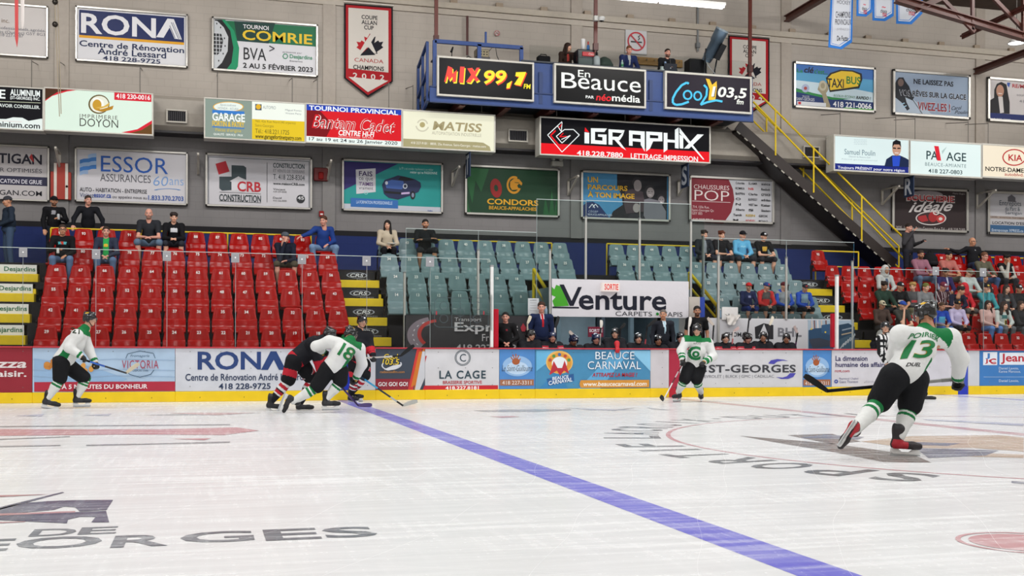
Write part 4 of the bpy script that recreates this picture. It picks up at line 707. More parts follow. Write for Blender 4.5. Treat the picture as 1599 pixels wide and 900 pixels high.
# town logo low on the near ice and the printed adverts farther off
base = at(100, 858, z=0)
def flat_text(st, x0, x1, yt, yb, bold=.02):
    a, b = at(x0, yb, z=0), at(x1, yb, z=0); return ice_text(st, (a.x, a.y), (1, 0), (0, 1), b.x-a.x, abs(at(x0, yt, z=0).y-a.y), None, .2, bold)
tx = []
for ch, x0, x1, yt, yb in (('O', 17, 152, 842, 860), ('R', 172, 262, 838, 856.5), ('G', 281, 400, 833, 850), ('E', 416, 506, 828, 845.5), ('S', 511, 597, 825, 841.5), ('E', -85, 6, 846, 864.5)): tx += flat_text(ch, x0, x1, yt, yb, .03)
marking('floor_marking_town_lettering', tx, '#1d3444', .2)
marking('floor_marking_town_lettering.001', flat_text('D', 44, 114, 828, 839, .02)+flat_text('E', 121, 180, 825, 836, .02), '#1d3444', .22)
marking('floor_marking_town_crest', [gp((0, 795), (20, 790), (43, 786), (75, 783.5), (110, 782), (177, 781.5), (167, 797), (125, 799.5), (118, 793), (100, 792), (85, 797), (40, 801), (0, 804)), gp((0, 806), (110, 801), (166, 798.3), (171, 816.5), (143, 816.5), (150, 808), (125, 808), (107, 812), (105, 818), (60, 816), (0, 813)), gp((0, 793), (98, 769), (101, 770), (0, 797))], '#1c2150', .12)
marking('floor_marking_town_crest.001', [gp((-40, 775), (60, 773), (75, 773), (0, 777)), gp((0, 803), (118, 799), (118, 801), (0, 806)), gp((0, 816), (40, 815), (40, 816), (0, 818))], '#a02838', .3)
el = lambda cx, cy, rx, ry, n=28: gp(*[(cx+rx*math.cos(2*math.pi*i/n), cy+ry*math.sin(2*math.pi*i/n)) for i in range(n)])
marking('floor_marking_advert', [gp((-40, 670), (60, 671), (250, 671), (370, 668), (405, 673), (350, 680), (200, 679), (-40, 682)), gp((270, 686), (330, 685), (320, 688))], '#b22638', .32)
marking('floor_marking_advert.001', [gp((0, 666), (360, 663), (360, 664.3), (0, 667.5)), gp((0, 697), (95, 695.5), (95, 697), (0, 699)), gp((135, 695), (360, 690), (360, 692), (135, 697)), gp((0, 686), (110, 682), (110, 683), (0, 687.5))], '#3a4048', .3)
marking('floor_marking_advert.002', [gp((740, 641.5), (810, 640), (890, 639), (893, 641), (840, 643.5), (760, 643.5)), gp((880, 638), (960, 640), (995, 637), (960, 642)), gp((1010, 637), (1050, 641), (1020, 640)), gp((225, 649), (330, 646), (410, 645), (330, 648.5))], '#5a6a7a', .35)
marking('floor_marking_advert.003', [gp((765, 651), (800, 650), (812, 651.5), (785, 653)), gp((265, 646), (300, 645), (400, 645), (340, 649), (310, 648))], '#b03a44', .4)
marking('floor_marking_advert.004', [gp((25, 650), (70, 647), (65, 651)), gp((130, 649), (175, 646.5), (170, 650)), gp((900, 638), (1000, 641), (920, 641)), gp((1440, 655), (1599, 662), (1599, 666), (1450, 657))], '#5468a0', .45)

# ------------------------------------------------------------------ aisle steps with printed risers
def steps(label, xl, xr, rows, word, panel_bg, ink, group):
    o = thing('aisle_steps', label, 'steps', (xl, rowP(rows[0])-.9, 0), group); ox, oy = xl, rowP(rows[0])-.9; w = xr-xl
    for i in rows:
        y0 = rowP(i)-.47; zt = rowF(i)-.04
        q = MB(); q.bbox(0, w, y0-.32-oy, y0+.02-oy, zt-.60, zt-.242, '#dfc01c', .01); q.build('step', PAINT, o)
        q = MB(); q.bbox(0, w, y0-oy, y0+.36-oy, zt-.242, zt, '#e3c41e', .01); q.build('step', PAINT, o)
        pn = MB(); a, b = .04, w-.07; pn.box(a, b, y0-.012-oy, y0-oy, zt-.235, zt-.012, panel_bg); pn = pn.build('riser_sign', PRINT, o)
        def put(st, x0, x1, z0, z1, c, bold, shear=0):
            v, f, ar = text_mesh(st, bold, shear); m = MB(); m.add([(x0+(x1-x0)*u, y0-.0165-oy, z0+(z1-z0)*k) for u, k in v], f, col(c)); m.build('lettering', PRINT, pn)
        if word == 'Desjardins':
            m = MB(); m.box(a+w*.15, a+w*.30, y0-.015-oy, y0-.012-oy, zt-.205, zt-.045, '#1f7a54')
            c0 = (a+w*.225, zt-.125); m.add([(c0[0]+.055*math.cos(t*math.pi/3)*k, y0-.017-oy, c0[1]+.055*math.sin(t*math.pi/3)*k) for k in (1, .7) for t in range(6)], [(t, (t+1) % 6, (t+1) % 6+6, t+6) for t in range(6)], hx('#d8dcd8')); m.build('emblem', PRINT, pn)
            put('Desjardins', a+w*.38, b-.03, zt-.20, zt-.06, ink, .02)
        else:
            m = MB(); cx, cz, rx, rz = (a+b)/2, zt-.10, w*.26, .075
            m.add([(cx+rx*k*math.cos(t*math.pi/12), y0-.015-oy, cz+rz*k*math.sin(t*math.pi/12)) for k in (1, .86) for t in range(24)], [(t, (t+1) % 24, (t+1) % 24+24, t+24) for t in range(24)], hx('#8f96a4')); m.build('emblem', PRINT, pn)
            put('CRS', cx-w*.17, cx+w*.17, cz-.045, cz+.045, ink, .04, .25); put('EXPRESS', cx+w*.0, b-.12, zt-.225, zt-.19, '#8a8c94', 0)
    return o
xA = at(63, 424, rowP(6)-.47).x
steps('yellow aisle steps with white and green bank name risers', xA-1.32, xA, (2, 3, 4, 5, 6), 'Desjardins', '#d9dadb', '#2c6a50', 'yellow aisle steps between seat blocks')
xB0, xB1 = at(527, 434, rowP(6)-.47).x, at(590, 434, rowP(6)-.47).x
steps('yellow aisle steps with black risers between red and grey blocks', xB0, xB1, (2, 3, 4, 5, 6), 'CRS', '#1a1a1e', '#c2c8d0', 'yellow aisle steps between seat blocks')
xC1 = at(1291, 450, rowP(6)-.47).x
steps('yellow aisle steps with black risers beside the crowded block', xC1-1.12, xC1, (2, 3, 4, 5, 6), 'CRS', '#1a1a1e', '#c2c8d0', 'yellow aisle steps between seat blocks')
# yellow rails behind the top row
def rail(label, px0, px1, py0, drop=True, low=False, P=29.2):
    a, b = at(px0, py0, P), at(px1, py0, P); o = thing('guard_rail', label, 'rail', (a.x, P, rowF(6)), 'yellow guard rails behind the top seats'); L_ = b.x-a.x; h = a.z-rowF(6)
    q = MB(); q.tube([(0, 0, h), (L_, 0, h)], .024, '#d8b81a'); q.build('top_rail', PAINT, o)
    if low: q = MB(); q.tube([(0, 0, h*.5), (L_, 0, h*.5)], .02, '#d8b81a'); q.build('mid_rail', PAINT, o)
    n = max(1, round(L_/2.1))
    for i in range(n+1): q = MB(); q.tube([(L_*i/n, 0, 0), (L_*i/n, 0, h)], .022, '#d8b81a'); q.build('post', PAINT, o)
rail('yellow rail behind the near-empty red block', 80, 486, 356.5); rail('yellow rail behind the grey block by the pointed glass corner', 636, 862, 373.5); rail('yellow rail behind the grey block left of the staircase', 948, 1100, 381); rail('short yellow double rail under the staircase', 1274, 1341, 392, low=True); rail('yellow rail behind the crowded red block', 1436, 1640, 399)

# ------------------------------------------------------------------ press balcony
PF = 29.05
bx0, bx1 = at(671, 150, PF).x, at(1176, 150, PF).x; bz0 = at(845, 171, PF).z; bz1 = at(830, 95, PF).z; bzf = at(845, 146, PF).z; BLU = '#21407c'
bal = thing('press_balcony', 'blue steel press balcony hung above the seats', 'balcony', (bx0, PF, bz0)); bw, bh, bd = bx1-bx0, bz1-bz0, WP-PF-.02
q = MB(); q.bbox(0, bw, -.04, .02, 0, bzf-bz0, BLU, .01); q.box(0, bw, -.07, .02, 0, .03, '#1c3566'); q.box(0, bw, -.07, .02, bzf-bz0-.03, bzf-bz0, '#1c3566'); q.build('floor_beam', PAINT, bal)
q = MB(); q.box(0, bw, .02, bd, .22, .30, '#39404a'); q.build('deck', PAINT, bal)
xx = .9
while xx < bw:
    q = MB(); q.box(xx-.02, xx+.02, .02, bd, -.02, .22, '#5a2c26'); q.box(xx-.08, xx+.08, .02, bd, -.03, 0, '#5a2c26'); q.build('joist', PAINT, bal); xx += 1.25
q = MB(); q.bbox(2.55, bw, 0, .06, bzf-bz0, bh-.03, '#213f7a', .01); q.box(2.5, bw, -.05, .55, bh-.04, bh, '#2c323c')
for xx in (3.0, 6.2): q.box(xx, xx+.1, -.05, 0, bzf-bz0-.3, bh-.3, '#1c3566')
q.build('parapet', PAINT, bal)
q = MB(); q.bbox(.12, 2.6, 0, .05, bzf-bz0, bh-.1, '#213f7a', .01); q.box(.12, 2.6, 0, .45, bh-.13, bh-.09, '#2c323c'); q.build('parapet', PAINT, bal)
zr = at(745, 69, PF).z-bz0
for nm, pts in (('railing', [(.14, .02, 0), (.14, .02, zr+.02)]), ('railing', [(.14, .02, zr), (2.55, .02, zr)]), ('railing', [(2.52, .02, bzf-bz0), (2.52, .02, zr)]), ('railing', [(1.35, .02, bh-.1), (1.35, .02, zr)])): q = MB(); q.bar(pts[0], pts[1], .10 if nm else .1, .08, BLU, (0, 1, 0)); q.build(nm, PAINT, bal)
q = MB(); q.bar((1.53, .02, zr), (1.53, .02, zr+.35), .05, .05, BLU, (0, 1, 0)); q.build('railing', PAINT, bal)
# side stair rail at its far end
q = MB()
for a, b in (((-.02, .2, .1), (-.02, .2, zr)), ((-.02, 1.5, -.3), (-.02, 1.5, zr-.3)), ((-.02, .2, zr), (-.02, 1.5, zr-.35)), ((-.02, .2, .85), (-.02, 1.5, .45)), ((-.02, .1, .1), (-.02, 1.5, -.25)), ((-.02, .85, .0), (-.02, .85, zr-.2))): q.bar(a, b, .07, .07, BLU, (1, 0, 0))
q.build('side_railing', PAINT, bal)
x = 2.75; k = 0
while x < bw-.5:
    q = MB(); q.box(x, min(x+1.35, bw-.05), .03, .04, bh, bh+.44, (.9, .95, .95)); q.build('glass_guard', GLASS, bal); x += 1.38
for px, y2, lb in ((681.5, 66, 'dark red steel hanger rod at the balcony end with railing'), (930.5, 78, 'dark red steel hanger rod behind the soda cooler'), (1171.5, 112, 'dark red steel hanger rod beside the half hidden cup banner')):
    a = at(px, y2, PF+.1); q = MB(); q.bar((0, 0, 0), (0, 0, CZ-a.z), .095, .06, '#5d2a22', (0, 1, 0)); q.bar((0, 0, -.02), (0, 0, .18), .14, .1, '#4c221c', (0, 1, 0))
    if y2 > 70: q.bar((0, .0, bz0+.3-a.z), (0, 0, 0), .08, .06, '#5d2a22', (0, 1, 0))
    tag(q.build('hanger_rod', PAINT), lb, 'rod', 'steel rods holding the balcony').location = a
q = MB(); a = at(730, 86, WP-.12); q.bar((0, 0, 0), (0, 0, at(730, 25, WP-.12).z-a.z), .06, .05, '#4c2522', (0, 1, 0)); tag(q.build('steel_post', PAINT), 'thin dark red post on the wall behind the electronics rack', 'post').location = a
# ------------------------------------------------------------------ steel staircase
PN, PR = 29.75, 30.6
A, B = at(1152, 196, PN), at(1398, 413, PN); st = thing('steel_staircase', 'dark steel staircase with yellow rails down from the balcony', 'staircase', (B.x, PN, B.z)); A0 = A-B; up = Vector((-A0.z, 0, A0.x)).normalized(); up = up if up.z > 0 else -up
for nm, dy in (('stringer', 0), ('stringer', PR-PN)): q = MB(); q.bar((0, dy, 0), (A0.x, dy, A0.z), .05, .30, '#2a211e', up); q.build(nm, PAINT, st)
for i in range(1, 22):
    t = i/21.5; p = A0*t; q = MB(); q.box(p.x-.14, p.x+.12, .02, PR-PN-.02, p.z-.05, p.z-.02, '#241d1b'); q.box(p.x+.10, p.x+.122, .02, PR-PN-.02, p.z-.052, p.z+.0, '#8d8a80'); q.build('tread', PAINT, st)
q = MB(); q.bar((0, (PR-PN)/2+.04, -.16), (A0.x, (PR-PN)/2+.04, A0.z-.16), PR-PN-.08, .03, '#211a18', up); q.build('soffit', PAINT, st)
for i in range(22):  # pale dashes imitate light showing through gaps along the near stringer
    p, p2 = A0*((i+.3)/22), A0*((i+.72)/22); dn_ = -up*.165; q = MB(); q.bar(p+dn_+Vector((0, -.03, 0)), p2+dn_+Vector((0, -.03, 0)), .02, .035, '#a8a498', up); q.build('gap_light_dash', PAINT, st)
def lcl(px, py, P): return at(px, py, P)-Vector(st.location)
YC_ = '#dcbc14'
for pts in ([(1180, 141), (1421.6, 382)], [(1176.7, 159), (1421, 414)]): q = MB(); a, b = (lcl(*p, PN-.03) for p in pts); q.tube([a, b], .028, YC_); q.build('handrail', PAINT, st)
for pts in ([(1180, 167), (1404, 385)], [(1177, 189), (1404, 419)]): q = MB(); a, b = (lcl(*p, PR+.02) for p in pts); q.tube([a, b], .026, YC_); q.build('handrail', PAINT, st)
for x, y0, y1, P in ((1211.5, 172, 243, PN-.03), (1271, 232, 301, PN-.03), (1346, 306, 376.6, PN-.03), (1421.6, 382, 428, PN-.03), (1197.5, 184, 222, PR+.02), (1255, 240, 278, PR+.02), (1331, 314, 352, PR+.02), (1404, 384, 426, PR+.02)): q = MB(); q.tube([lcl(x, y0, P), lcl(x, y1, P)], .026, YC_); q.build('rail_post', PAINT, st)
# yellow handrails beside the tunnel
def handrail(label, pts, P0, P1):
    n = len(pts); ps = [at(px, py, P0+(P1-P0)*k) for px, py, k in pts]; o = thing('handrail', label, 'handrail', ps[0], 'yellow handrails either side of the exit tunnel'); q = MB(); q.tube([p-ps[0] for p in ps], .045, '#e0c018'); q.build('top_bar', PAINT, o); return o, ps
for lab, T in (('yellow handrail by the far side stairs, leaf end of the carpet banner', ((834, 421), (866, 473), (866, 495))), ('yellow handrail sloping beside the carpet banner towards the schoolboys', ((1077, 426), (1121, 479), (1121, 497)))):
    o, ps = handrail(lab, [(T[0][0], T[0][1], 1), (T[1][0], T[1][1], 0), (T[2][0], T[2][1], 0)], 25.7, 26.9)
    q = MB(); dz = Vector((0, 0, -.36)); q.tube([Vector((0, 0, 0)), dz, ps[1]-ps[0]+dz*.9], .035, '#e0c018'); q.build('lower_bar', PAINT, o); q = MB(); q.tube([Vector((0, 0, 0)), Vector((0, 0, -1.0))], .04, '#e0c018'); q.build('post', PAINT, o)
# tunnel side wall panel
q = MB(); a, b = at(1076, 464, BKP).x, at(1093, 464, BKP).x; q.bbox(a, b, BKP-.03, BKP+.6, .2, at(1085, 464, BKP).z, '#b7b0a8', .01); q.box(b, b+.14, BKP-.0, BKP+.5, 1.4, at(1085, 464, BKP).z, '#24409a'); struct('wall_tunnel_side', q, PAINT)

# ------------------------------------------------------------------ glass panes and posts
def pane(label, px0, px1, P, z0, ztop, m=GLASS, group='clear panes above the boards', cat='rink glass', clips=()):
    a, b = (px0, px1) if isinstance(px0, float) else (at(px0, 450, P).x, at(px1, 450, P).x)
    o = thing('acrylic_shield', label, cat, (a, P, z0), group); q = MB(); q.box(.006, b-a-.006, -.006, .006, 0, ztop-z0, (.9, .95, .94)); q.build('sheet', m, o)
    q = MB(); q.box(.0, b-a, -.009, .009, ztop-z0-.006, ztop-z0+.006, '#b9c4c2'); q.box(0, .008, -.008, .008, 0, ztop-z0, '#9aa6a6'); q.build('edge_trim', PAINT, o); return o
GP = BP+.06; GT = at(0, 386, GP).z
names = ('maroon pizza', 'cheese maker', 'cheese maker', 'renovation centre', 'renovation centre', 'renovation centre', 'dark radio', 'sports brasserie')
edges = [-78, 36, 150, 261, 368, 472, 573, 672, 765]; posn = ('over the maroon pizza board', 'over the fried cheese curds', 'between the cheese emblem and the big navy name', 'over the first letters of the big navy name', 'over the navy phone number', 'over the blue line end of the board', 'over the dark radio board', 'over the round C emblem board')
for i in range(8): pane('clear acrylic pane standing '+posn[i], edges[i], edges[i+1], GP, 1.15, GT)
edges = [1331, 1462, 1536, 1640]; posn = ('over the accounting firm board', 'over the blue line past skater 13', 'over the red name board')
for i in range(3): pane('clear acrylic pane standing '+posn[i], edges[i], edges[i+1], GP, 1.15, GT)
# small sheets fixed at the joints
def notice(px, py, P, lb, sx=13, sy=15):
    a = at(px-sx/2, py+sy/2, P-.03); b = at(px+sx/2, py-sy/2, P-.03); o = thing('notice_sheet', lb, 'notice', a, 'small sheets fixed at the glass joints'); w, h = b.x-a.x, b.z-a.z
    q = MB(); q.bbox(0, w, 0, .02, 0, h, '#9c9ca0', .004); q.build('sheet', PRINT, o)
    q = MB(); q.box(w*.42, w*.58, -.004, 0, h*.42, h*.58, '#e8e8ea')
    for i in range(4): q.box(w*.12, w*.88, -.002, 0, h*(.14+.2*i), h*(.16+.2*i), '#77777c')
    q.build('lettering', PRINT, o)
for (px, py), lb in zip(((36.5, 394), (150.5, 397), (261, 400), (368, 402.5), (472, 405), (573, 407.5), (672, 409)), ('beside the blue wall', 'before the green shirt', 'before the bearded man', 'before the seat marked 73', 'beside the man resting his chin', 'over the black risers', 'below the man with crossed arms')): notice(px, py, GP, 'small grey notice sheet on the glass joint '+lb)
for (px, py), lb in zip(((1462, 423.5), (1536, 425.5)), ('between pink hoodie and salmon shirt', 'before the man in olive sweater')): notice(px, py, GP, 'small grey notice sheet on the glass joint '+lb, 10, 13)
# glass behind the benches
GB = BKP+.03; zV = at(900, 437, BKP).z
pane('tall green glass sheet standing on the carpet banner wall', 838, 915, GB, zw, at(838, 311, GB).z, GLASSG, 'green glass behind the benches')
pane('tall green glass sheet above the leaf of the carpet banner', 915, 999, GB, zV, at(915, 313, GB).z, GLASSG, 'green glass behind the benches')
pane('tall green glass sheet above the end of the carpet banner', 999, 1079, GB, zV, at(999, 316, GB).z, GLASSG, 'green glass behind the benches')
pane('narrow green glass sheet above the yellow sloping handrail', 1079, 1100, GB, zw, at(1079, 345, GB).z, GLASSG, 'green glass behind the benches')
zs = at(640, 357, GB).z
pane('green glass sheet behind the road-pictured banner', 634, 747, GB, zw, zs, GLASSG, 'green glass behind the benches'); o_ = pane('green glass sheet behind the navy-suited coach', 747, 838, GB, zw, zs, GLASSG, 'green glass behind the benches')
zs = at(1150, 373, GB).z
for a, b, lb in ((1100, 1122, 'beside the handrail foot'), (1122, 1228, 'before the schoolboys'), (1228, 1334, 'above the blue hockey mural')): pane('clear glass sheet on the white bench wall '+lb, a, b, GB, zw, zs, GLASS, 'green glass behind the benches')
def post(px, y0, y1, P, w, lb, c='#c4c4c0', name='glass_post'):
    a = at(px, y1, P); h = at(px, y0, P).z-a.z; q = MB(); q.bbox(-w/2, w/2, -w*.6, w*.6, 0, h, c, w*.15); q.bbox(-w*.55, w*.55, -w*.65, w*.65, h-.03, h+.01, '#8c8f90', .004)
    return tag(q.build(name, METAL if c[1] < 'd' else PAINT), lb, 'post', 'posts holding the rink glass')
def post_at(px, y0, y1, P, w, lb, c='#c4c4c0'): o = post(px, y0, y1, P, w, lb, c); o.location = at(px, y1, P)
post_at(632, 425, 545, BKP, .05, 'grey glass post at the start of the road-pictured banner'); post_at(747, 390, 493, BKP-.02, .055, 'grey glass post above the drawn rink diagram'); post_at(859, 390, 497, BKP-.02, .05, 'grey glass post at the leaf end of the carpet banner')
post_at(915, 338, 436, BKP, .05, 'tall grey glass post on the first half of the carpet banner'); post_at(999, 341, 437, BKP, .05, 'tall grey glass post on the middle of the carpet banner'); post_at(1079, 345, 464, BKP, .05, 'tall grey glass post at the tunnel side wall'); post_at(1098, 369, 505, BKP+.1, .05, 'grey glass post above the yellow sloping handrail')
post_at(1122, 398, 545, BKP-.02, .055, 'grey glass post at the start of the white bench wall'); post_at(1228, 402, 500, BKP-.02, .05, 'grey glass post between two of the schoolboys'); post_at(1331, 408, 545, BKP-.02, .05, 'grey glass post at the end of the hockey mural')
post_at(768, 415, 543, GP, .07, 'white end post of the bench beside the dark-shirted trainer', '#e0e0de'); post_at(1307, 430, 546, GP, .07, 'white end post of the bench before the hockey mural', '#e0e0de')
for px0, px1, y0, lb in ((770, 778.5, 483, 'red padded post beside the dark-shirted trainer'), (1298.5, 1305.5, 490, 'red padded post before the hockey mural')):
    a = at(px0, 543, GP+.08); b = at(px1, y0, GP+.08); q = MB(); q.bbox(0, b.x-a.x, -.05, .07, 0, b.z-a.z, '#b01f30', .015); o = tag(q.build('padded_post', PLAST), lb, 'post', 'red padded posts at the bench ends'); o.location = a
# rink diagram drawn on a clear panel
o = thing('tactics_panel', 'clear panel with a rink diagram drawn in thin lines', 'tactics board', at(678, 512, GP-.05)); L0 = Vector(o.location); q = MB(); b = at(766, 464, GP-.05); q.box(-.05, b.x-L0.x+.05, 0, .006, -.05, b.z-L0.z+.05, (.9, .95, .95)); q.build('sheet', GLASS, o)
q = MB()
def ln(pts, w=.9, c='#4a565c'):
    for (x0, y0), (x1, y1) in zip(pts, pts[1:]):
        a, b = at(x0, y0, GP-.06)-L0, at(x1, y1, GP-.06)-L0; q.bar(a, b, w*.012, .004, c, (0, 1, 0))
def circ(cx, cy, r, c='#4a565c'): ln([(cx+r*math.cos(2*math.pi*i/20), cy+r*math.sin(2*math.pi*i/20)) for i in range(21)], .9, c)
ln([(684, 465), (758, 466), (763, 470), (763, 508), (758, 512), (684, 511), (679, 507), (679, 470), (684, 465)])
for x in (706, 719.5, 735): ln([(x, 465.5), (x, 511.5)])
for cx in (693.5, 745.5):
    for cy in (478, 498): circ(cx, cy, 6.3)
circ(719.5, 488, 6.3); ln([(682, 486), (682, 492)], 2, '#a82838'); ln([(756, 486), (756, 492)], 2, '#a82838'); q.build('diagram', PRINT, o)
# ------------------------------------------------------------------ banners behind the benches
s = Sign('sponsor_banner', 'white carpet shop banner with a green leaf over the tunnel', 'banner', BKP-.04, (862, 1076, 435.5, 494.5), '#cfcdd2', m=BANNER, depth=.05)
s.poly([(862, 448), (866, 452), (869, 445), (874, 447), (876, 444.5), (889, 478), (866, 479), (863, 470), (868, 464), (862, 461)], '#459a2c').poly([(874, 444.5), (881, 444.5), (893, 470), (903, 448.5), (909, 448.5), (896, 478), (890, 478)], '#1d1f2c').t('enture', 904, 1041, 455.5, 484, '#1d1f2c', .03).r(863, 904.5, 479, 481.5, '#1d1f2c').t('CARPETS', 961.5, 1018.5, 486.5, 493.5, '#3a3a40', .0).ell(1027, 490.5, 2.3, 2.3, '#2c8a3a').t('TAPIS', 1035, 1066, 487.5, 494.8, '#3a3a40', .0).done()
o = Sign('exit_sign', 'white lit exit sign with red letters on the carpet banner', 'sign', BKP-.17, (941, 968, 441.5, 455), '#e9dcd6', m=LIT, depth=.12)
o.t('SORTIE', 944.5, 966, 443.5, 453, '#e0362c', .04).done()
o = Sign('exit_sign', 'maroon exit panel with white letters inside the tunnel', 'sign', 27.5, (919, 942.5, 510.5, 526.5), '#7c1e34', depth=.03); o.t('SORTIE', 920.5, 941, 514, 519, '#ded6d8', .05).done()
s = Sign('sponsor_banner', 'black transport banner with a painted road on the bench wall', 'banner', BKP-.03, (632, 864, 492.5, 550), '#343235', m=PRINT, depth=.02)
arc_ = lambda cx, cy, r0, r1, a0, a1, c, n=14: [s.poly([(cx+r*math.cos(math.radians(a0+(a1-a0)*j/n)), cy-r*.72*math.sin(math.radians(a0+(a1-a0)*j/n))) for r, j in ((r0, i), (r1, i), (r1, i+1), (r0, i+1))], c) for i in range(n)]
arc_(676, 524, 22, 40, 100, 235, '#857a82'); arc_(684, 522, 26, 32, 95, 225, '#b23c38')
for i in range(6): t0 = math.radians(115+i*20); s.line([(676+31*math.cos(t0), 524-22.3*math.sin(t0)), (676+31*math.cos(t0+.13), 524-22.3*math.sin(t0+.13))], 1.2, '#d8d4d8')
s.t('Transport', 710, 752, 496, 503.5, '#bdb9bb', .0).t('Express', 710, 809, 503.5, 522, '#c6c2c4', .02).t('Fret', 753, 775, 522, 533, '#c6c2c4', .0).t('de Beauce', 777, 806, 523, 533, '#8f8b8e').t('418 227-1313', 712, 806, 538, 549, '#b8b4b6', .02).poly([(813, 512), (817, 505), (822, 512), (820, 518), (815, 518)], '#a83440').done()
s = Sign('sponsor_banner', 'white bench wall banner with black triangle house emblem', 'banner', BKP-.03, (1122, 1262, 499.5, 548), '#c6c6ca', m=PRINT, depth=.02)
s.t('THOMAS', 1133, 1168, 519, 526, '#3a3a40', .03).poly([(1179, 511), (1193, 505), (1208, 508), (1208, 530), (1180, 529)], '#26262b').poly([(1193.5, 506), (1201, 526), (1185, 525)], '#c6c6ca').poly([(1189, 518), (1198, 518), (1201, 526), (1185, 525)], '#c6c6ca').t('BHL', 1215, 1252, 512, 526, '#77787e', .06).done()
s = Sign('sponsor_banner', 'blue toned hockey mural with hanging sticks and a glove', 'banner', BKP-.03, (1262, 1334, 500, 548), '#9fb0bf', m=PRINT, depth=.02)
for k, x in enumerate((1268, 1272, 1277, 1283, 1290, 1297, 1302)): s.line([(x, 500.5), (x+1, 520)], 2.2, ('#c9b8ac', '#7a5a58', '#d8d0cc')[k % 3])
for p, c_ in (([(1263, 516), (1274, 513), (1290, 512), (1300, 520), (1302, 547), (1263, 547)], '#2c4a68'), ([(1283, 508), (1296, 506), (1303, 514), (1298, 524), (1283, 520)], '#34587c'), ([(1309, 508), (1325, 505), (1335, 511), (1335, 530), (1320, 534), (1309, 530)], '#2a4258'), ([(1309, 531), (1335, 520), (1335, 548), (1311, 548)], '#415868'), ([(1263, 530), (1280, 528), (1298, 533), (1297, 540), (1270, 545)], '#39404e')): s.poly(p, c_)
for i in range(6): s.line([(1312+i*4, 545-i*3), (1318+i*3.4, 536-i*3)], 1.2, '#b9bec2')
s.line([(1315, 516), (1332, 512)], 2, '#8a96a2').line([(1314, 523), (1332, 519)], 2, '#a2957f').ell(1267, 514, 1.4, 1.4, '#d8c048').ell(1289, 519, 1.4, 1.4, '#d8c048').done()
# ------------------------------------------------------------------ roof steel, lamps, hanging banners
RST = '#4f2820'
def truss(label, bars, P):
    o = thing('roof_truss', label, 'truss', at(bars[0][0][0], bars[0][0][1], P+bars[0][0][2]), 'dark red roof steel'); L0 = Vector(o.location)
    for k, (a, b, w, h) in enumerate(bars):
        pa, pb = at(a[0], a[1], P+a[2])-L0, at(b[0], b[1], P+b[2])-L0; q = MB()
        if w > .12:
            upv = (pb-pa).normalized().cross(Vector((0, 1, 0))); q.bar(pa, pb, w*.25, h, RST, upv if abs(upv.z) > .1 else (1, 0, 0)); off = upv.normalized()*h/2; q.bar(pa+off, pb+off, w, .03, RST, upv); q.bar(pa-off, pb-off, w, .03, RST, upv)
        else: q.bar(pa, pb, w, h, RST, (0, 1, 0))
        q.build('chord' if w > .12 else 'strut', PAINT, o)
    return o
truss('dark red roof truss crossing behind the white pennants', [((1400, -2, 0), (1640, 70, 0), .2, .17), ((1430, 16, 0), (1500, -18, 0), .14, .12), ((1470, -4, 0), (1522, 50, 0), .1, .08), ((1519, -6, 0), (1519, 47, 0), .08, .08), ((1545, -10, .1), (1610, 58, .1), .1, .08), ((1599, -20, 0), (1599, 58, 0), .1, .08)], 25.5)
for a, b, lb in (((1228, 30), (1310, -8), 'dark red steel beam end on the pier near the cup banners'), ((1524, 112), (1640, 70), 'dark red steel beam end above the real estate panel')):
    pa = at(a[0], a[1], WP-.02); pb = Vector((pa.x, 22.0, pa.z+.12)); q = MB(); d = pb-pa; q.bar((0, 0, 0), d, .05, .16, RST); q.bar((0, 0, .08), d+Vector((0, 0, .08)), .18, .03, RST); q.bar((0, 0, -.08), d-Vector((0, 0, .08)), .18, .03, RST); tag(q.build('roof_girder', PAINT), lb, 'girder', 'dark red roof steel').location = pa
pa = at(1503, 57, 27.6); q = MB(); d = Vector((0.2, -7, .35)); q.bar((0, 0, 0), d, .16, .04, RST); q.bar((0, 0, 0), d, .04, .16, RST); tag(q.build('roof_girder', PAINT), 'dark red cut-off steel angle above the hockey player panel', 'girder', 'dark red roof steel').location = pa
PL = 27.6; a, b = at(924, 3, PL), at(1132, 14, PL); o = thing('tube_light', 'long white fluorescent fixture above the balcony', 'light fixture', (a.x, PL, b.z)); L_ = b.x-a.x
q = MB(); q.bbox(0, L_, -.10, .10, .07, .15, '#d8d8d6', .01); q.build('housing', PAINT, o)
for k in range(2):
    for dy in (-.06, .06): q = MB(); q.tube([(L_*k/2+.04, dy, .04), (L_*(k+1)/2-.04, dy, .04)], .032, (1, 1, 1)); q.build('tube', GLOW, o)
for f in (.1, .9): q = MB(); q.tube([(L_*f, 0, .15), (L_*f, 0, CZ-.05-b.z)], .008, '#77746f', 6); q.build('cable', PAINT, o)
a = at(1588, 68, 26.5); o = thing('bay_lamp', 'round pale metal bay lamp hanging by the roof truss', 'lamp', a); q = MB(); q.lathe([(.03, .26), (.06, .24), (.08, .16), (.20, .07), (.245, 0), (.235, 0), (.19, .06), (.0, .15)], '#c9c9c6', n=24); q.build('shade', PAINT, o); q = MB(); q.lathe([(.0, -.01), (.12, 0), (.215, .015), (.12, .05), (0, .06)], (1, 1, 1), n=20); q.build('bulb', GLOW, o); q = MB(); q.tube([(0, 0, .25), (0, 0, CZ-a.z)], .012, '#55504c', 6); q.build('rod', PAINT, o)
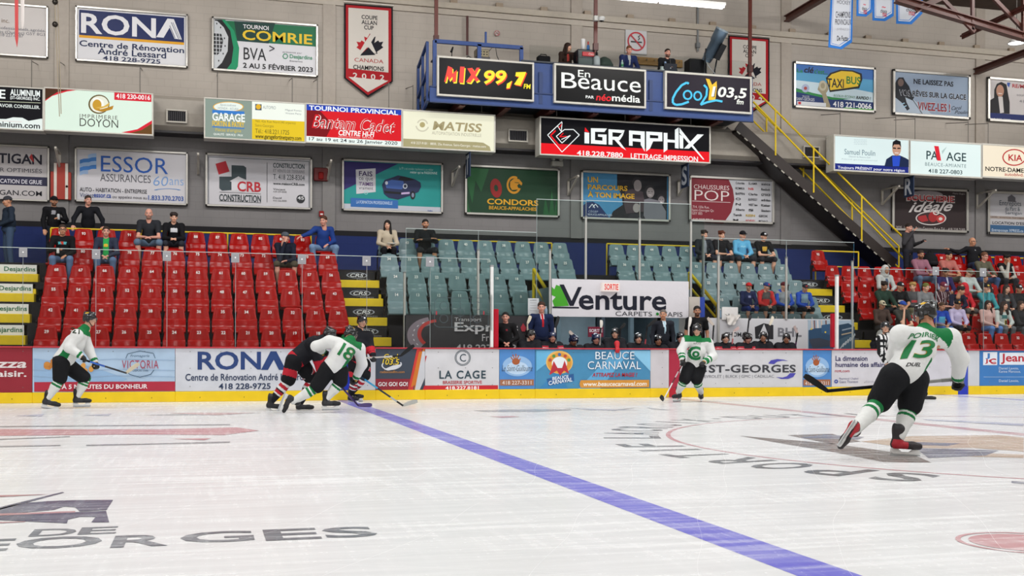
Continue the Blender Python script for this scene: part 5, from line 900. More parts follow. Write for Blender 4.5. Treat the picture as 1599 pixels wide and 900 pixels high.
def pennant(label, pts, lines, P=26.8):
    xs = [p[0] for p in pts]; s = Sign('hanging_pennant', label, 'pennant', P, (min(xs), max(xs), 0, 10), WHT, m=BANNER, panel=False, group='blue edged pennants hanging from the roof', step=.012)
    n = MB(); pp = [s.pt(*p) for p in pts]; n.prism(pp[::-1], s.off.y-.004, s.off.y+.008, hx('#2c6cb8')); s.mb['cloth'] = n
    cx, cy = sum(xs)/len(xs), sum(p[1] for p in pts)/len(pts); s.poly([(x+(1 if x < cx else -1)*3, y+(-4 if y > cy else 0)) for x, y in pts], '#bcc0c8', 'field'); s.poly([(x+(1 if x < cx else -1)*4.2, y+(-5.6 if y > cy else 0)) for x, y in pts], '#2c6cb8', 'field'); s.poly([(x+(1 if x < cx else -1)*4.8, y+(-6.4 if y > cy else 0)) for x, y in pts], '#bcc0c8', 'field')
    for l in lines: s.t(*l)
    s.done({'cloth': BANNER}); return s
s = pennant('blue edged champions pennant, longest of those hanging from the roof', [(1300, -60), (1334, -60), (1331, 66), (1315, 77), (1294, 74)], [('HOCKEY', 1307, 1328, 0, 6, '#2c2c34', .0), ('CHAMPIONS', 1305, 1328, 18, 28, '#24242c', .01, 0, 1, 'lettering', .15), ('PROVINCIAUX', 1304, 1329, 30, 39, '#24242c', .01, 0, 1, 'lettering', .2), ('- JUVÉNILE D1 -', 1305, 1328, 43, 48, '#77777f', 0, 0, 1, 'lettering', .2), ('De Facto', 1307, 1324, 56, 64, '#1c1c22', .02, 0, 1, 'lettering', .15)])
for lb, pts, x0, x1, y0 in (('small blue edged pennant beside the longest one', [(1338, -60), (1364, -60), (1362, 19), (1353, 26), (1338, 25)], 1346, 1354, 10), ('middle sized blue edged pennant in the row of three', [(1362, -60), (1397, -60), (1396, 25), (1383, 33), (1363, 32)], 1375, 1385, 14), ('blue edged pennant nearest the dark red truss', [(1399, -60), (1442, -60), (1441, 21), (1424, 38), (1400, 37)], 1415, 1429, 12)):
    pennant(lb, pts, [('choco', x0, x1, y0, y0+6, '#2a2428', .02), ('max', x0+(x1-x0)*.3, x1, y0+6, y0+12, '#a8283a', .03), ('~', x0+2, x1-2, y0-4, y0-1.5, '#c04858', .02)], 26.7)
o = thing('edge_on_pennant', 'red and white pennant hanging edge-on beside the accountants panel', 'pennant', at(27, 73, 27)); L0 = Vector(o.location); q = MB()
def P27(px, py, dy=0): return at(px, py, 27)+Vector((0, dy, 0))-L0
q.add([P27(23, -40), P27(29, -40), P27(29, 60), P27(27, 74), P27(24, 60)]+[p+Vector((0, .015, 0)) for p in (P27(23, -40), P27(29, -40), P27(29, 60), P27(27, 74), P27(24, 60))], [(0, 1, 2, 3, 4), (9, 8, 7, 6, 5)]+[(i, i+5, (i+1) % 5+5, (i+1) % 5) for i in range(5)], hx('#b04444')); q.build('red_cloth', BANNER, o)
q = MB(); q.add([P27(29.5, -40, .2), P27(37, -40, .2), P27(36, 30, .2), P27(34, 42, .2), P27(31, 36, .2)], [(0, 1, 2, 3, 4)], hx('#cfc9c6')); q.build('white_cloth', BANNER, o)
o = thing('hoist_rope', 'pair of thin pulley ropes hanging before the wall pier', 'rope', at(92, 180, 28.6)); L0 = Vector(o.location)
for a, b in (((85, -20), (93.5, 182)), ((90, -20), (96, 178))): q = MB(); q.tube([at(*a, 28.6)-L0, at(*b, 28.6)-L0], .010, '#a89c88', 6); q.build('rope', CLOTH, o)
for y in (3, 38): q = MB(); q.lathe([(0, -.07), (.05, -.05), (.07, 0), (.05, .05), (0, .07)], '#3c3834', n=10); p = q.build('pulley', METAL, o); p.location = at(86.5, y, 28.55)-L0
# ------------------------------------------------------------------ fittings on the wall
def duct_grille(px0, px1, y0, y1, lb):
    P = WP-.78; a, b = at(px0, y1, P), at(px1, y0, P); o = thing('duct_grille', lb, 'vent', a, 'grilles in the wall duct'); w, h = b.x-a.x, b.z-a.z; q = MB(); t = .04
    q.bbox(0, w, -.02, .05, 0, t, '#b5b0a6', .004); q.bbox(0, w, -.02, .05, h-t, h, '#b5b0a6', .004); q.bbox(0, t, -.02, .05, t, h-t, '#b5b0a6', .004); q.bbox(w-t, w, -.02, .05, t, h-t, '#b5b0a6', .004); q.build('frame', PAINT, o)
    q = MB(); q.box(t, w-t, .03, .05, t, h-t, '#17171a'); q.build('opening', RUBBER, o); q = MB(); x = t+.03
    while x < w-t: q.box(x-.006, x+.006, -.005, .03, t, h-t, '#47454a'); x += .05
    q.build('slats', PAINT, o)
duct_grille(260, 293, 172, 191, 'dark grille in the wall duct beside the gold D sign'); duct_grille(794, 825, 203, 221, 'dark grille in the wall duct between cream and wide black signs'); duct_grille(1255, 1281, 229, 246, 'dark grille in the wall duct behind the staircase')
def at_wall(name, lb, cat, px, py, P=WP-.02, group=None): return thing(name, lb, cat, at(px, py, P), group)
o = at_wall('fire_alarm', 'red caged fire bell beside the builder panel', 'alarm', 490, 283); w = .38; q = MB(); q.bbox(0, w, -.10, 0, 0, w*.95, '#6c2020', .02); q.build('cage', PAINT, o); q = MB(); q.bbox(.12, .26, -.13, -.10, .04, .24, '#8c2020', .02); q.build('horn', PLAST, o)
o = at_wall('pull_station', 'small red pull station below the fire bell', 'alarm', 498.5, 339); q = MB(); q.bbox(0, .13, -.06, 0, 0, .16, '#8a2424', .01); q.build('case', PLAST, o); q = MB(); q.box(.03, .10, -.067, -.06, .05, .09, '#d8d0cc'); q.build('handle', PRINT, o)
o = at_wall('emergency_light', 'white twin-head emergency light above the green condor panel', 'light fixture', 861, 260, WP-.1); q = MB(); q.bbox(0, .34, -.1, .08, 0, .15, '#b4b0a8', .015); q.build('battery_box', PAINT, o)
for x in (.05, .28): q = MB(); q.lathe([(0, -.05), (.05, -.05), (.065, .02), (.0, .03)], '#a09c94', n=12, M=Matrix.Translation((x, -.04, .22)) @ Matrix.Rotation(-1.2, 4, 'X')); q.build('lamp_head', PAINT, o)
o = at_wall('hose_cabinet', 'red wooden cabinet with two white stripes on the wall pier', 'cabinet', 80, 312); w = at(112, 312, WP).x-at(80, 312, WP).x; h = at(80, 255, WP).z-o.location.z
q = MB(); q.bbox(0, w, -.10, 0, 0, h*.76, '#9c2c1c', .01); q.bbox(w*.17, w*.86, -.12, -.02, 0, h, '#9c2c1c', .01); q.build('body', PAINT, o)
for f in (.17, .72): q = MB(); q.box(w*f, w*(f+.14), -.125, -.12, .01, h-.01, '#cfc6bc'); q.build('white_stripe', PAINT, o)
q = MB(); q.lathe([(0, -.02), (.025, -.015), (.03, 0), (0, .02)], '#3a2c28', n=10, M=Matrix.Translation((w*.8, -.14, h*.36)) @ Matrix.Rotation(1.57, 4, 'X')); q.build('handle', METAL, o)
def letter_flag(px0, px1, yt, yb, ch, lb):
    P = PB+.02; a = at(px0, yb, P); h = at(px0, yt, P).z-a.z; dpt = .5
    o = thing('section_flag', lb, 'sign', a, 'letter flags marking the seat sections'); q = MB(); q.bbox(0, .03, 0, dpt, 0, h, '#26334c', .006); q.box(-.004, 0, .05, dpt-.05, .06, h-.06, '#26334c'); q.build('panel', PRINT, o)
    v, f, ar = text_mesh(ch, .05); q = MB(); q.add([(-.008, dpt*.86-u*dpt*.72, h*.1+k*h*.8) for u, k in v], f, hx('#b8bcc4')); q.build('lettering', PRINT, o); q = MB(); q.tube([(.015, dpt*.5, h), (.015, dpt*.5, h+.10)], .012, '#3c3a3a', 6); q.build('hanger', PAINT, o)
letter_flag(1075, 1085, 254, 291, 'S', 'navy flag with letter S hanging under the wide black sign'); letter_flag(1427, 1437, 273, 306, 'R', 'navy flag with letter R hanging under the paving sign'); letter_flag(734, 741, 236, 275, 'T', 'navy flag seen nearly edge-on before the green condor panel')
def no_smoking(px, py, r, lb, square):
    P = WP-.05; o = thing('no_smoking_sign', lb, 'sign', at(px, py, P), 'no smoking signs behind the balcony'); k = at(px+10, py, P).x-at(px, py, P).x; R = r*k/10; q = MB()
    if square: q.bbox(-R*1.2, R*1.2, 0, .02, -R*1.3, R*1.25, '#c4c4c6', .01)
    else: q.lathe([(0, -.01), (R*1.1, -.01), (R*1.1, .01), (0, .01)], '#bdb9b4', n=24, M=Matrix.Rotation(1.5708, 4, 'X'))
    q.build('plate', PRINT, o); q = MB(); n = 30
    q.add([(R*m_*math.cos(2*math.pi*i/n), -.016, R*m_*math.sin(2*math.pi*i/n)) for m_ in (1, .84) for i in range(n)], [(i, (i+1) % n, (i+1) % n+n, i+n) for i in range(n)], hx('#b8303c')); q.bar((-R*.6, -.018, R*.6), (R*.6, -.018, -R*.6), .004, R*.14, '#b8303c', (.7, 0, .7)); q.build('red_ring', PRINT, o)
    q = MB(); q.box(-R*.62, R*.62, -.014, -.012, -R*.12, R*.02, '#2a2a2e'); q.tube([(R*.2, -.014, R*.15), (R*.35, -.014, R*.35), (R*.2, -.014, R*.5), (R*.4, -.014, R*.65)], R*.05, '#2a2a2e', 6); q.build('cigarette', PRINT, o)
no_smoking(994, 65, 14, 'large square no smoking sign behind the navy-suited announcer', True); no_smoking(776.5, 52, 4, 'small round no smoking sign above the balcony railing', False)
o = thing('security_camera', 'white dome security camera on the middle hanger rod', 'camera', at(930, 30, PF+.07)); q = MB(); q.bbox(-.06, .06, -.1, .05, -.06, .08, '#c9c9c6', .015); q.build('mount', PAINT, o); q = MB(); q.lathe([(.0, -.09), (.07, -.07), (.1, 0), (.09, .04), (0, .06)], '#d4d4d2', cx=.14, cy=-.12, n=16); q.build('dome', PLAST, o); q = MB(); q.lathe([(0, -.10), (.05, -.085), (.072, -.065), (.0, -.06)], '#151518', cx=.14, cy=-.12, n=14); q.build('lens', GLOSS, o)
a = at(1090, 80, WP-.08); q = MB(); q.tube([(0, 0, 0), (0, 0, CZ-.05-a.z)], .03, '#7c7f80'); q.bbox(-.06, .06, -.06, .06, .1, .25, '#6f7274', .01); tag(q.build('conduit', PAINT), 'grey vertical conduit behind the follow spotlight', 'conduit').location = a
# shut-off black seats' gear: coat bag on a top seat, towel rack etc.
o = thing('backpack', 'black backpack propped on a top row seat', 'bag', at(1452, 418, rowP(6)-.1)); q = MB()
q.lathe([(0, 0), (.2, .01), (.25, .12), (.22, .3), (.12, .42), (0, .45)], '#16161a', n=16); q.build('body', CLOTH, o); q = MB(); q.lathe([(0, .05), (.16, .05), (.17, .16), (0, .2)], '#1d1d22', n=12, cy=-.14); q.build('pocket', CLOTH, o); q = MB(); q.tube([(-.05, 0, .44), (-.03, 0, .5), (.03, 0, .5), (.05, 0, .44)], .014, '#101013', 6); q.build('handle', CLOTH, o)
# towel on a white board by the bench
o = thing('white_board', 'white square board standing on the bench wall edge', 'board', at(1128, 500, BKP-.06)); q = MB(); w = at(1153, 500, BKP).x-at(1128, 500, BKP).x; q.bbox(0, w, 0, .03, 0, at(1128, 481, BKP).z-at(1128, 500, BKP).z+.02, '#d4d2d0', .006); q.build('panel', PAINT, o); q = MB(); q.box(w*.4, w*.44, -.004, 0, .12, .16, '#3c3c40'); q.build('mark', PRINT, o)
o = thing('towel', 'white towel draped over the bench wall edge', 'towel', at(1144, 496, BKP-.13)); vs, fs = [], []; n, m_ = 14, 10
for i in range(n+1):
    u = i/n*2-1
    for j in range(m_+1): v = j/m_; vs.append((u*.19*(1-.25*v)+.03*math.sin(v*5), -.03*math.sin(u*7+v*3)-.02*v, .06-.26*v*(1-.55*u*u)+.02*math.cos(u*6)))
fs = [(i*(m_+1)+j, i*(m_+1)+j+1, (i+1)*(m_+1)+j+1, (i+1)*(m_+1)+j) for i in range(n) for j in range(m_)]; q = MB(); q.add(vs, fs, hx('#d3cfca'), True); q.add([(x, y+.03, z) for x, y, z in vs], [f[::-1] for f in fs], hx('#d3cfca'), True); q.build('cloth', CLOTH, o)
# bench seat and clip panel behind the coach
a, b = at(781, 545, 25.2).x, at(1296, 545, 25.2).x; o = thing('players_bench', 'long wooden players bench behind the boards', 'bench', (a, 25.0, .25)); q = MB(); q.bbox(0, b-a, 0, .32, .42, .47, '#8a6a48', .01); q.build('seat', PAINT, o); n = 9
for i in range(n): q = MB(); x = .1+(b-a-.2)*i/(n-1); q.bbox(x-.03, x+.03, .04, .28, 0, .42, '#3c3c40', .005); q.build('leg', PAINT, o)
o = Sign('clipboard_panel', 'tall white line-up sheet fixed behind the navy-suited coach', 'notice', BKP-.05, (825, 842, 466, 492), '#c9cdd0', depth=.02); o.t('ALIGNEMENT', 828, 839, 468, 470, '#5a5a60'); [o.line([(828, y), (838, y+.1)], .4, '#8a8a90', 'ruled_lines') for y in (473, 477, 481, 485)]; o.done()
# ------------------------------------------------------------------ gear on the balcony
BT = bz1
def on_bal(name, lb, cat, px, dy=.15): p = at(px, 95, PF+dy); return thing(name, lb, cat, (p.x, PF+dy, BT if p.x > bx0+2.5 else BT-.09))
o = on_bal('microphone_stand', 'black gooseneck microphone on the balcony ledge', 'microphone', 706); q = MB(); q.lathe([(0, 0), (.09, 0), (.09, .015), (0, .025)], '#17171a', n=14); q.build('base', RUBBER, o); q = MB(); q.tube([(0, 0, .02), (0, 0, .22)], .012, '#17171a', 6); q.build('pole', RUBBER, o); q = MB(); q.tube([(-.02, -.02, .2), (.03, .0, .34)], [.035, .02], '#101012', 8); q.build('head', RUBBER, o)
o = on_bal('sound_mixer', 'grey sound mixer with cables on the balcony ledge', 'mixer', 753, .2); q = MB(); q.bbox(-.2, .2, -.12, .18, 0, .13, '#3c3a3a', .01); q.bbox(-.18, .18, -.08, .18, .13, .34, '#6c6450', .01); q.build('case', METAL, o)
for k in range(4):
    for j in range(2): q = MB(); q.lathe([(0, -.01), (.016, -.01), (.016, .012), (0, .012)], '#1d1d20', n=8, M=Matrix.Translation((-.12+.08*k, -.09, .2+.07*j)) @ Matrix.Rotation(1.57, 4, 'X')); q.build('knob', RUBBER, o)
q = MB(); q.tube([(-.2, -.05, .05), (-.4, -.08, .12), (-.5, -.05, .02)], .012, '#151518', 6); q.tube([(.18, 0, .3), (.35, -.05, .5), (.42, 0, .2), (.5, -.03, .02)], .01, '#151518', 6); q.tube([(.05, -.12, .08), (.1, -.2, -.1), (.25, -.18, .0)], .01, '#24242c', 6); q.build('cable', RUBBER, o)
o = on_bal('shoulder_bag', 'black equipment bag on the balcony ledge', 'bag', 849, .2); q = MB(); q.bbox(-.18, .18, -.1, .1, 0, .20, '#17161a', .03); q.build('body', CLOTH, o); q = MB(); q.tube([(-.1, 0, .19), (-.08, 0, .25), (.08, 0, .25), (.1, 0, .19)], .014, '#101013', 6); q.build('handle', CLOTH, o)
o = on_bal('drink_cooler', 'black drinks cooler with red front strip on the balcony', 'cooler', 913, .28); q = MB(); q.bbox(-.26, .26, -.16, .2, 0, .46, '#22262c', .03); q.bbox(-.24, .24, -.18, -.15, .02, .22, '#3f4c4c', .01); q.build('body', PLAST, o); q = MB(); q.bbox(-.12, .25, -.185, -.15, .27, .39, '#c4202c', .01); q.build('red_strip', PLAST, o); v, f, ar = text_mesh('Coca', .0, .3); q = MB(); q.add([(.06+u*.15, -.19, .30+k*.06) for u, k in v], f, hx('#e8e0e0')); q.build('lettering', PRINT, o); ct = BT+.46
o = thing('cup_stack', 'stack of white paper cups on the drinks cooler', 'cups', at(911, 70, PF+.3)); o.location.z = ct; q = MB(); q.lathe([(0, 0), (.055, 0), (.065, .29), (.07, .32), (.0, .32)], '#dcdcdc', n=16); q.build('cups', PLAST, o)
o = thing('spray_bottle', 'blue bottle with red cap on the drinks cooler', 'bottle', at(919, 70, PF+.3)); o.location.z = ct; q = MB(); q.lathe([(0, 0), (.045, 0), (.045, .14), (.02, .18), (0, .18)], '#3a6ca8', n=12); q.build('body', PLAST, o); q = MB(); q.lathe([(0, .18), (.025, .18), (.025, .26), (0, .28)], '#b84848', n=10); q.build('cap', PLAST, o)
o = on_bal('sanitizer_bottle', 'clear pump bottle with dark cap beside the cooler', 'bottle', 932, .08); q = MB(); q.lathe([(0, 0), (.09, 0), (.10, .05), (.10, .24), (.03, .30), (0, .30)], '#8f989a', n=14); q.build('body', PLAST, o); q = MB(); q.lathe([(0, .30), (.04, .30), (.04, .38), (.015, .40), (.015, .45), (0, .45)], '#1c1c20', n=10); q.build('pump', PLAST, o)
o = on_bal('draped_coat', 'dark green coat heaped on the balcony ledge', 'coat', 944, .3); q = MB(); q.lathe([(0, 0), (.26, .0), (.25, .12), (.17, .26), (.06, .33), (0, .34)], '#39443e', n=14); q.build('cloth', CLOTH, o)
o = on_bal('water_bottle', 'small clear water bottle before the navy-suited announcer', 'bottle', 972, .08); q = MB(); q.lathe([(0, 0), (.035, 0), (.035, .16), (.015, .2), (0, .2)], '#a8c4bc', n=12); q.build('body', PLAST, o); q = MB(); q.lathe([(.0355, .05), (.0365, .05), (.0365, .11), (.0355, .11)], '#3c8a58', n=12); q.build('label_band', PRINT, o); q = MB(); q.lathe([(0, .2), (.018, .2), (.018, .225), (0, .225)], '#d8d8d8', n=10); q.build('cap', PLAST, o)
o = on_bal('laptop', 'dark laptop open on the balcony ledge', 'laptop', 1047, .2); q = MB(); q.bbox(-.19, .19, -.0, .26, 0, .02, '#2a2b30', .004); q.build('keyboard', PLAST, o); q = MB(); q.bbox(-.19, .19, -.01, .01, 0, .26, '#3c3e46', .004, Matrix.Rotation(.18, 4, 'X')); s_ = q.build('screen', PLAST, o); q = MB(); q.lathe([(0, 0), (.02, 0), (.02, .003), (0, .003)], '#b0b4bc', n=12, M=Matrix.Translation((0, -.035, .13)) @ Matrix.Rotation(1.75, 4, 'X')); q.build('emblem', METAL, o)
o = on_bal('coffee_cup', 'pale lidded cup beside the laptop', 'cup', 1034, .1); q = MB(); q.lathe([(0, 0), (.07, 0), (.075, .05), (.04, .09), (.055, .13), (0, .13)], '#a9b4b2', n=14); q.build('cup', PLAST, o)
o = thing('wooden_hook_rail', 'wooden coat hook rail on the wall behind the announcers', 'hook rail', at(990, 99, WP-.06)); w = at(1066, 99, WP-.06).x-o.location.x; q = MB(); q.bbox(0, w, -.03, .03, -.02, .20, '#a47c40', .008); q.build('board', PAINT, o)
for i in range(6): q = MB(); x = .12+i*(w-.24)/5; q.tube([(x, -.03, .12), (x, -.09, .1), (x, -.1, .14)], .012, '#c9c0a8', 6); q.build('hook', METAL, o)
o = on_bal('speaker_cabinet', 'black loudspeaker box beside the follow spotlight', 'speaker', 1086, .7); o.location.z = bz0+.3; q = MB(); hgt = BT-o.location.z+.55; q.bbox(-.26, .28, -.2, .2, 0, hgt, '#141416', .02); q.build('cabinet', RUBBER, o); q = MB(); q.box(-.22, .24, -.215, -.2, hgt-.5, hgt-.05, '#1d1d20'); q.build('grille', CLOTH, o)
a = at(1109, 112, PF+.25); b = at(1127, 48, PF+.05); o = thing('follow_spotlight', 'long grey follow spotlight aimed upward on the balcony', 'spotlight', (a.x, PF+.25, BT-.0)); L0 = Vector(o.location); p0 = at(1103, 96, PF+.35)-L0; p1 = at(1128, 47, PF-.05)-L0
q = MB(); q.tube([p0, p0.lerp(p1, .15), p0.lerp(p1, .16), p0.lerp(p1, .62), p0.lerp(p1, .63), p1], [.13, .15, .16, .16, .185, .19], '#71869a', 20); q.build('barrel', METAL, o); q = MB(); d = (p1-p0).normalized(); q.tube([p1-d*.03, p1+d*.02], [.17, .17], '#0c0d10', 20); q.tube([p1-d*.02, p1+d*.03], [.195, .195], '#8a98a2', 20, caps=False); q.build('lens_hood', GLOSS, o)
q = MB(); m_ = p0.lerp(p1, .45); c_ = Vector((.14, -.1, -.16)); q.bar(m_+c_-d*.2, m_+c_+d*.25, .16, .2, '#17191d', (0, -1, 0)); q.build('control_box', RUBBER, o)
q = MB(); q.tube([p0.lerp(p1, .4)+Vector((.2, 0, 0)), (.16, .05, .12), (.05, 0, .0)], .022, '#1a1c20', 8); q.tube([p0.lerp(p1, .4)-Vector((.2, 0, 0)), (-.16, .05, .12), (-.05, 0, 0)], .022, '#1a1c20', 8); q.build('yoke', METAL, o); q = MB(); q.lathe([(0, -.9), (.18, -.9), (.05, -.8), (.05, 0), (.12, .02), (0, .05)], '#1c1d21', n=12); q.build('stand', RUBBER, o)
q = MB(); q.tube([p0+Vector((-.05, -.08, .02)), p0+Vector((.0, -.1, -.12)), (.1, -.12, .06), (.02, -.14, .0)], .01, '#b8bcc0', 6); q.build('cable', RUBBER, o)
for px, y, lb in ((853, 497, 'clear water bottle on the bench wall beside the leaf banner'), (1125, 500, 'clear water bottle on the bench wall beside the white board')):
    o = thing('water_bottle', lb, 'bottle', at(px, y, BKP+.02)); o.location.z = zw; q = MB(); q.lathe([(0, 0), (.04, 0), (.042, .02), (.042, .15), (.02, .2), (0, .2)], '#8fa9bc', n=12); q.build('body', PLAST, o); q = MB(); q.lathe([(0, .2), (.02, .2), (.02, .23), (0, .235)], '#d4d8dc', n=10); q.build('cap', PLAST, o)
# ------------------------------------------------------------------ smooth bodies: blended tapered limbs turned into one surface
V3 = lambda *a: np.array(a, dtype=float)
def rc(a, b, r1, r2):
    a, b = np.array(a, float), np.array(b, float); d = b-a; L2 = max(float(d@d), 1e-9); R = max(r1, r2)
    def f(p):
        q = p-a; t = np.clip((q@d)/L2, 0, 1); return np.linalg.norm(q-t[..., None]*d, axis=-1)-(r1+(r2-r1)*t)
    return f, np.minimum(a, b)-R, np.maximum(a, b)+R
def el(c, r, M=None):
    c, r = np.array(c, float), np.array(r, float); R = r if M is None else np.full(3, r.max())
    def f(p):
        q = p-c
        if M is not None: q = q@M
        k0 = np.linalg.norm(q/r, axis=-1); k1 = np.linalg.norm(q/(r*r), axis=-1); return k0*(k0-1)/np.maximum(k1, 1e-6)
    return f, c-R, c+R
_ED = [(0, 1), (2, 3), (4, 5), (6, 7), (0, 2), (1, 3), (4, 6), (5, 7), (0, 4), (1, 5), (2, 6), (3, 7)]
_CO = np.array([(i, j, k) for i in (0, 1) for j in (0, 1) for k in (0, 1)], float)
def surface(prims, h, k=.03, cuts=(), planes=()):
    lo = np.min([p[1] for p in prims], 0)-2.5*h; hi = np.max([p[2] for p in prims], 0)+2.5*h
    n = np.ceil((hi-lo)/h).astype(int)+1; F = np.full(n, 1.0, np.float64)
    ax = [lo[i]+h*np.arange(n[i]) for i in range(3)]
    def block(p, m):
        a = np.clip(((p[1]-m-lo)/h).astype(int), 0, n-1); b = np.clip(np.ceil((p[2]+m-lo)/h).astype(int)+1, 1, n)
        sl = tuple(slice(a[i], b[i]) for i in range(3)); g = np.stack(np.meshgrid(*[ax[i][sl[i]] for i in range(3)], indexing='ij'), -1); return sl, p[0](g), g
    for p in prims:
        sl, d, g = block(p, k+2*h); o = F[sl]; t = np.maximum(k-np.abs(o-d), 0)/k; F[sl] = np.minimum(o, d)-t*t*k*.25
    for p in cuts:
        sl, d, g = block(p, 2*h); F[sl] = np.maximum(F[sl], -d)
    if planes:
        g = np.stack(np.meshgrid(*ax, indexing='ij'), -1)
        for nrm, c in planes: F = np.maximum(F, g@np.array(nrm, float)-c)
    S = F < 0; m = n-1
    cs = [S[i:i+m[0], j:j+m[1], l:l+m[2]] for i in (0, 1) for j in (0, 1) for l in (0, 1)]; su = sum(c.astype(np.int8) for c in cs); act = (su > 0) & (su < 8)
    I = np.argwhere(act); vals = np.stack([F[I[:, 0]+i, I[:, 1]+j, I[:, 2]+l] for i in (0, 1) for j in (0, 1) for l in (0, 1)], 1)
    acc = np.zeros((len(I), 3)); cnt = np.zeros(len(I))
    for a, b in _ED:
        va, vb = vals[:, a], vals[:, b]; x = (va < 0) != (vb < 0); t = np.where(x, va/np.where(x, va-vb, 1), 0); acc += np.where(x[:, None], _CO[a]+t[:, None]*(_CO[b]-_CO[a]), 0); cnt += x
    V = lo+h*(I+acc/np.maximum(cnt, 1)[:, None]); idx = -np.ones(act.shape, int); idx[act] = np.arange(len(I))
    Q = []
    for a in range(3):
        b, c = (a+1) % 3, (a+2) % 3
        s0 = [slice(None)]*3; s1 = [slice(None)]*3; s0[a] = slice(0, -1); s1[a] = slice(1, None); A, B = S[tuple(s0)], S[tuple(s1)]
        E = np.argwhere(A != B); E = E[(E[:, b] > 0) & (E[:, c] > 0) & (E[:, b] < m[b]) & (E[:, c] < m[c])]
        if not len(E): continue
        def at_(db, dc):
            e = E.copy(); e[:, b] += db; e[:, c] += dc; return idx[e[:, 0], e[:, 1], e[:, 2]]
        q = np.stack([at_(-1, -1), at_(0, -1), at_(0, 0), at_(-1, 0)], 1); ins = A[E[:, 0], E[:, 1], E[:, 2]]; q[~ins] = q[~ins][:, ::-1]; Q.append(q)
    Q = np.concatenate(Q); return V, Q[(Q >= 0).all(1)]
def np_mesh(name, parts, m):
    """parts: list of (verts, quads, colours per face)"""
    V = np.concatenate([p[0] for p in parts]); off = np.cumsum([0]+[len(p[0]) for p in parts]); Q = np.concatenate([p[1]+o for p, o in zip(parts, off)])
    Cc = np.concatenate([np.broadcast_to(np.asarray(p[2], float), (len(p[1]), 3)) for p in parts])
    me = bpy.data.meshes.new(name); me.vertices.add(len(V)); me.vertices.foreach_set('co', V.astype(np.float32).ravel())
    me.loops.add(len(Q)*4); me.loops.foreach_set('vertex_index', Q.astype(np.int32).ravel()); me.polygons.add(len(Q)); me.polygons.foreach_set('loop_start', np.arange(0, len(Q)*4, 4, dtype=np.int32))
    me.update(calc_edges=True); me.polygons.foreach_set('use_smooth', np.ones(len(Q), bool)); me.materials.append(m)
    ca = me.color_attributes.new('Col', 'FLOAT_COLOR', 'CORNER'); c4 = np.c_[Cc, np.ones(len(Cc))].astype(np.float32); ca.data.foreach_set('color', np.repeat(c4, 4, axis=0).ravel()); return me
def np_obj(name, parts, m, parent, loc=None):
    o = bpy.data.objects.new(name, np_mesh(name, parts, m)); COL.objects.link(o); o.parent = parent; return o
def cents(V, Q): return V[Q].mean(1)
# head with a face: looks along -y, about .24 high
def _head():
    P_ = [el((0, .012, .03), (.076, .096, .088)), el((0, -.022, -.03), (.062, .07, .092)), el((0, -.045, -.088), (.040, .042, .032)), rc((0, -.092, .004), (0, -.108, -.032), .008, .013), rc((-.03, -.083, .02), (.03, -.083, .02), .012, .012)]
    P_ += [el((s*.078, .008, -.015), (.011, .022, .031)) for s in (-1, 1)]+[el((s*.034, -.068, -.04), (.024, .022, .026)) for s in (-1, 1)]+[rc((0, .022, -.07), (0, .035, -.20), .054, .062)]
    V, Q = surface(P_, .0055, .018, [el((s*.031, -.106, .001), (.016, .016, .010)) for s in (-1, 1)])
    v2, q2 = surface([el((s*.031, -.082, .001), (.015, .013, .011)) for s in (-1, 1)]+[el((0, -.092, -.066), (.021, .010, .0045)), el((0, -.091, -.074), (.018, .011, .006))], .0045, .004)
    c = cents(V, Q); k = np.zeros(len(Q), int); x, y, z = c.T
    k[(z < -.048) & (y < .0) & (z > -.13) & (np.abs(x) > -1) & ~((z > -.058) & (y < -.095))] = 4
    k[(np.abs(z-.021) < .006) & (np.abs(x) > .012) & (np.abs(x) < .05) & (y < -.06)] = 3
    c2 = cents(v2, q2); k2 = np.where(c2[:, 2] < -.04, 5, np.where((np.abs(np.abs(c2[:, 0])-.031) < .0065) & (c2[:, 1] < -.09), 2, 1))
    return (V, Q, k), (v2, q2, k2)
HEAD = _head()
def _hand(curl, spread=.0):
    P_ = [el((.05, 0, 0), (.052, .042, .017)), rc((-.03, 0, 0), (.02, 0, 0), .027, .024)]
    for i, (y, L_) in enumerate(((.031, .070), (.011, .080), (-.010, .074), (-.030, .058))):
        p = V3(.092 if i in (1, 2) else .086, y, 0); a = curl*.5
        for j, f in enumerate((.42, .32, .26)):
            q = p+L_*f*V3(math.cos(a), spread*y*8, -math.sin(a)); P_.append(rc(p, q, .0098-.001*j, .0090-.001*j)); p = q; a += curl*.6
    P_ += [rc((.025, .032, -.004), (.055, .062, -.014-.01*curl), .013, .011), rc((.055, .062, -.014-.01*curl), (.085, .066-.03*curl, -.026-.012*curl), .011, .009)]
    return surface(P_, .0065, .008)
HANDS = {'open': _hand(.45), 'grip': _hand(1.35)}
def _glove():
    P_ = [rc((-.11, 0, 0), (-.01, 0, 0), .068, .05), el((.045, 0, .004), (.058, .054, .034))]
    for y, L_ in ((.036, .085), (.012, .092), (-.013, .088), (-.037, .075)):
        p = V3(.085, y, .006); a = .75
        for f in (.42, .34, .24): q = p+L_*f*V3(math.cos(a), 0, -math.sin(a)); P_.append(rc(p, q, .0165, .0155)); p = q; a += .85
    P_ += [rc((.02, .045, -.01), (.06, .062, -.035), .02, .018), rc((.06, .062, -.035), (.09, .045, -.055), .018, .015)]
    return surface(P_, .009, .010)
GLOVE = _glove()
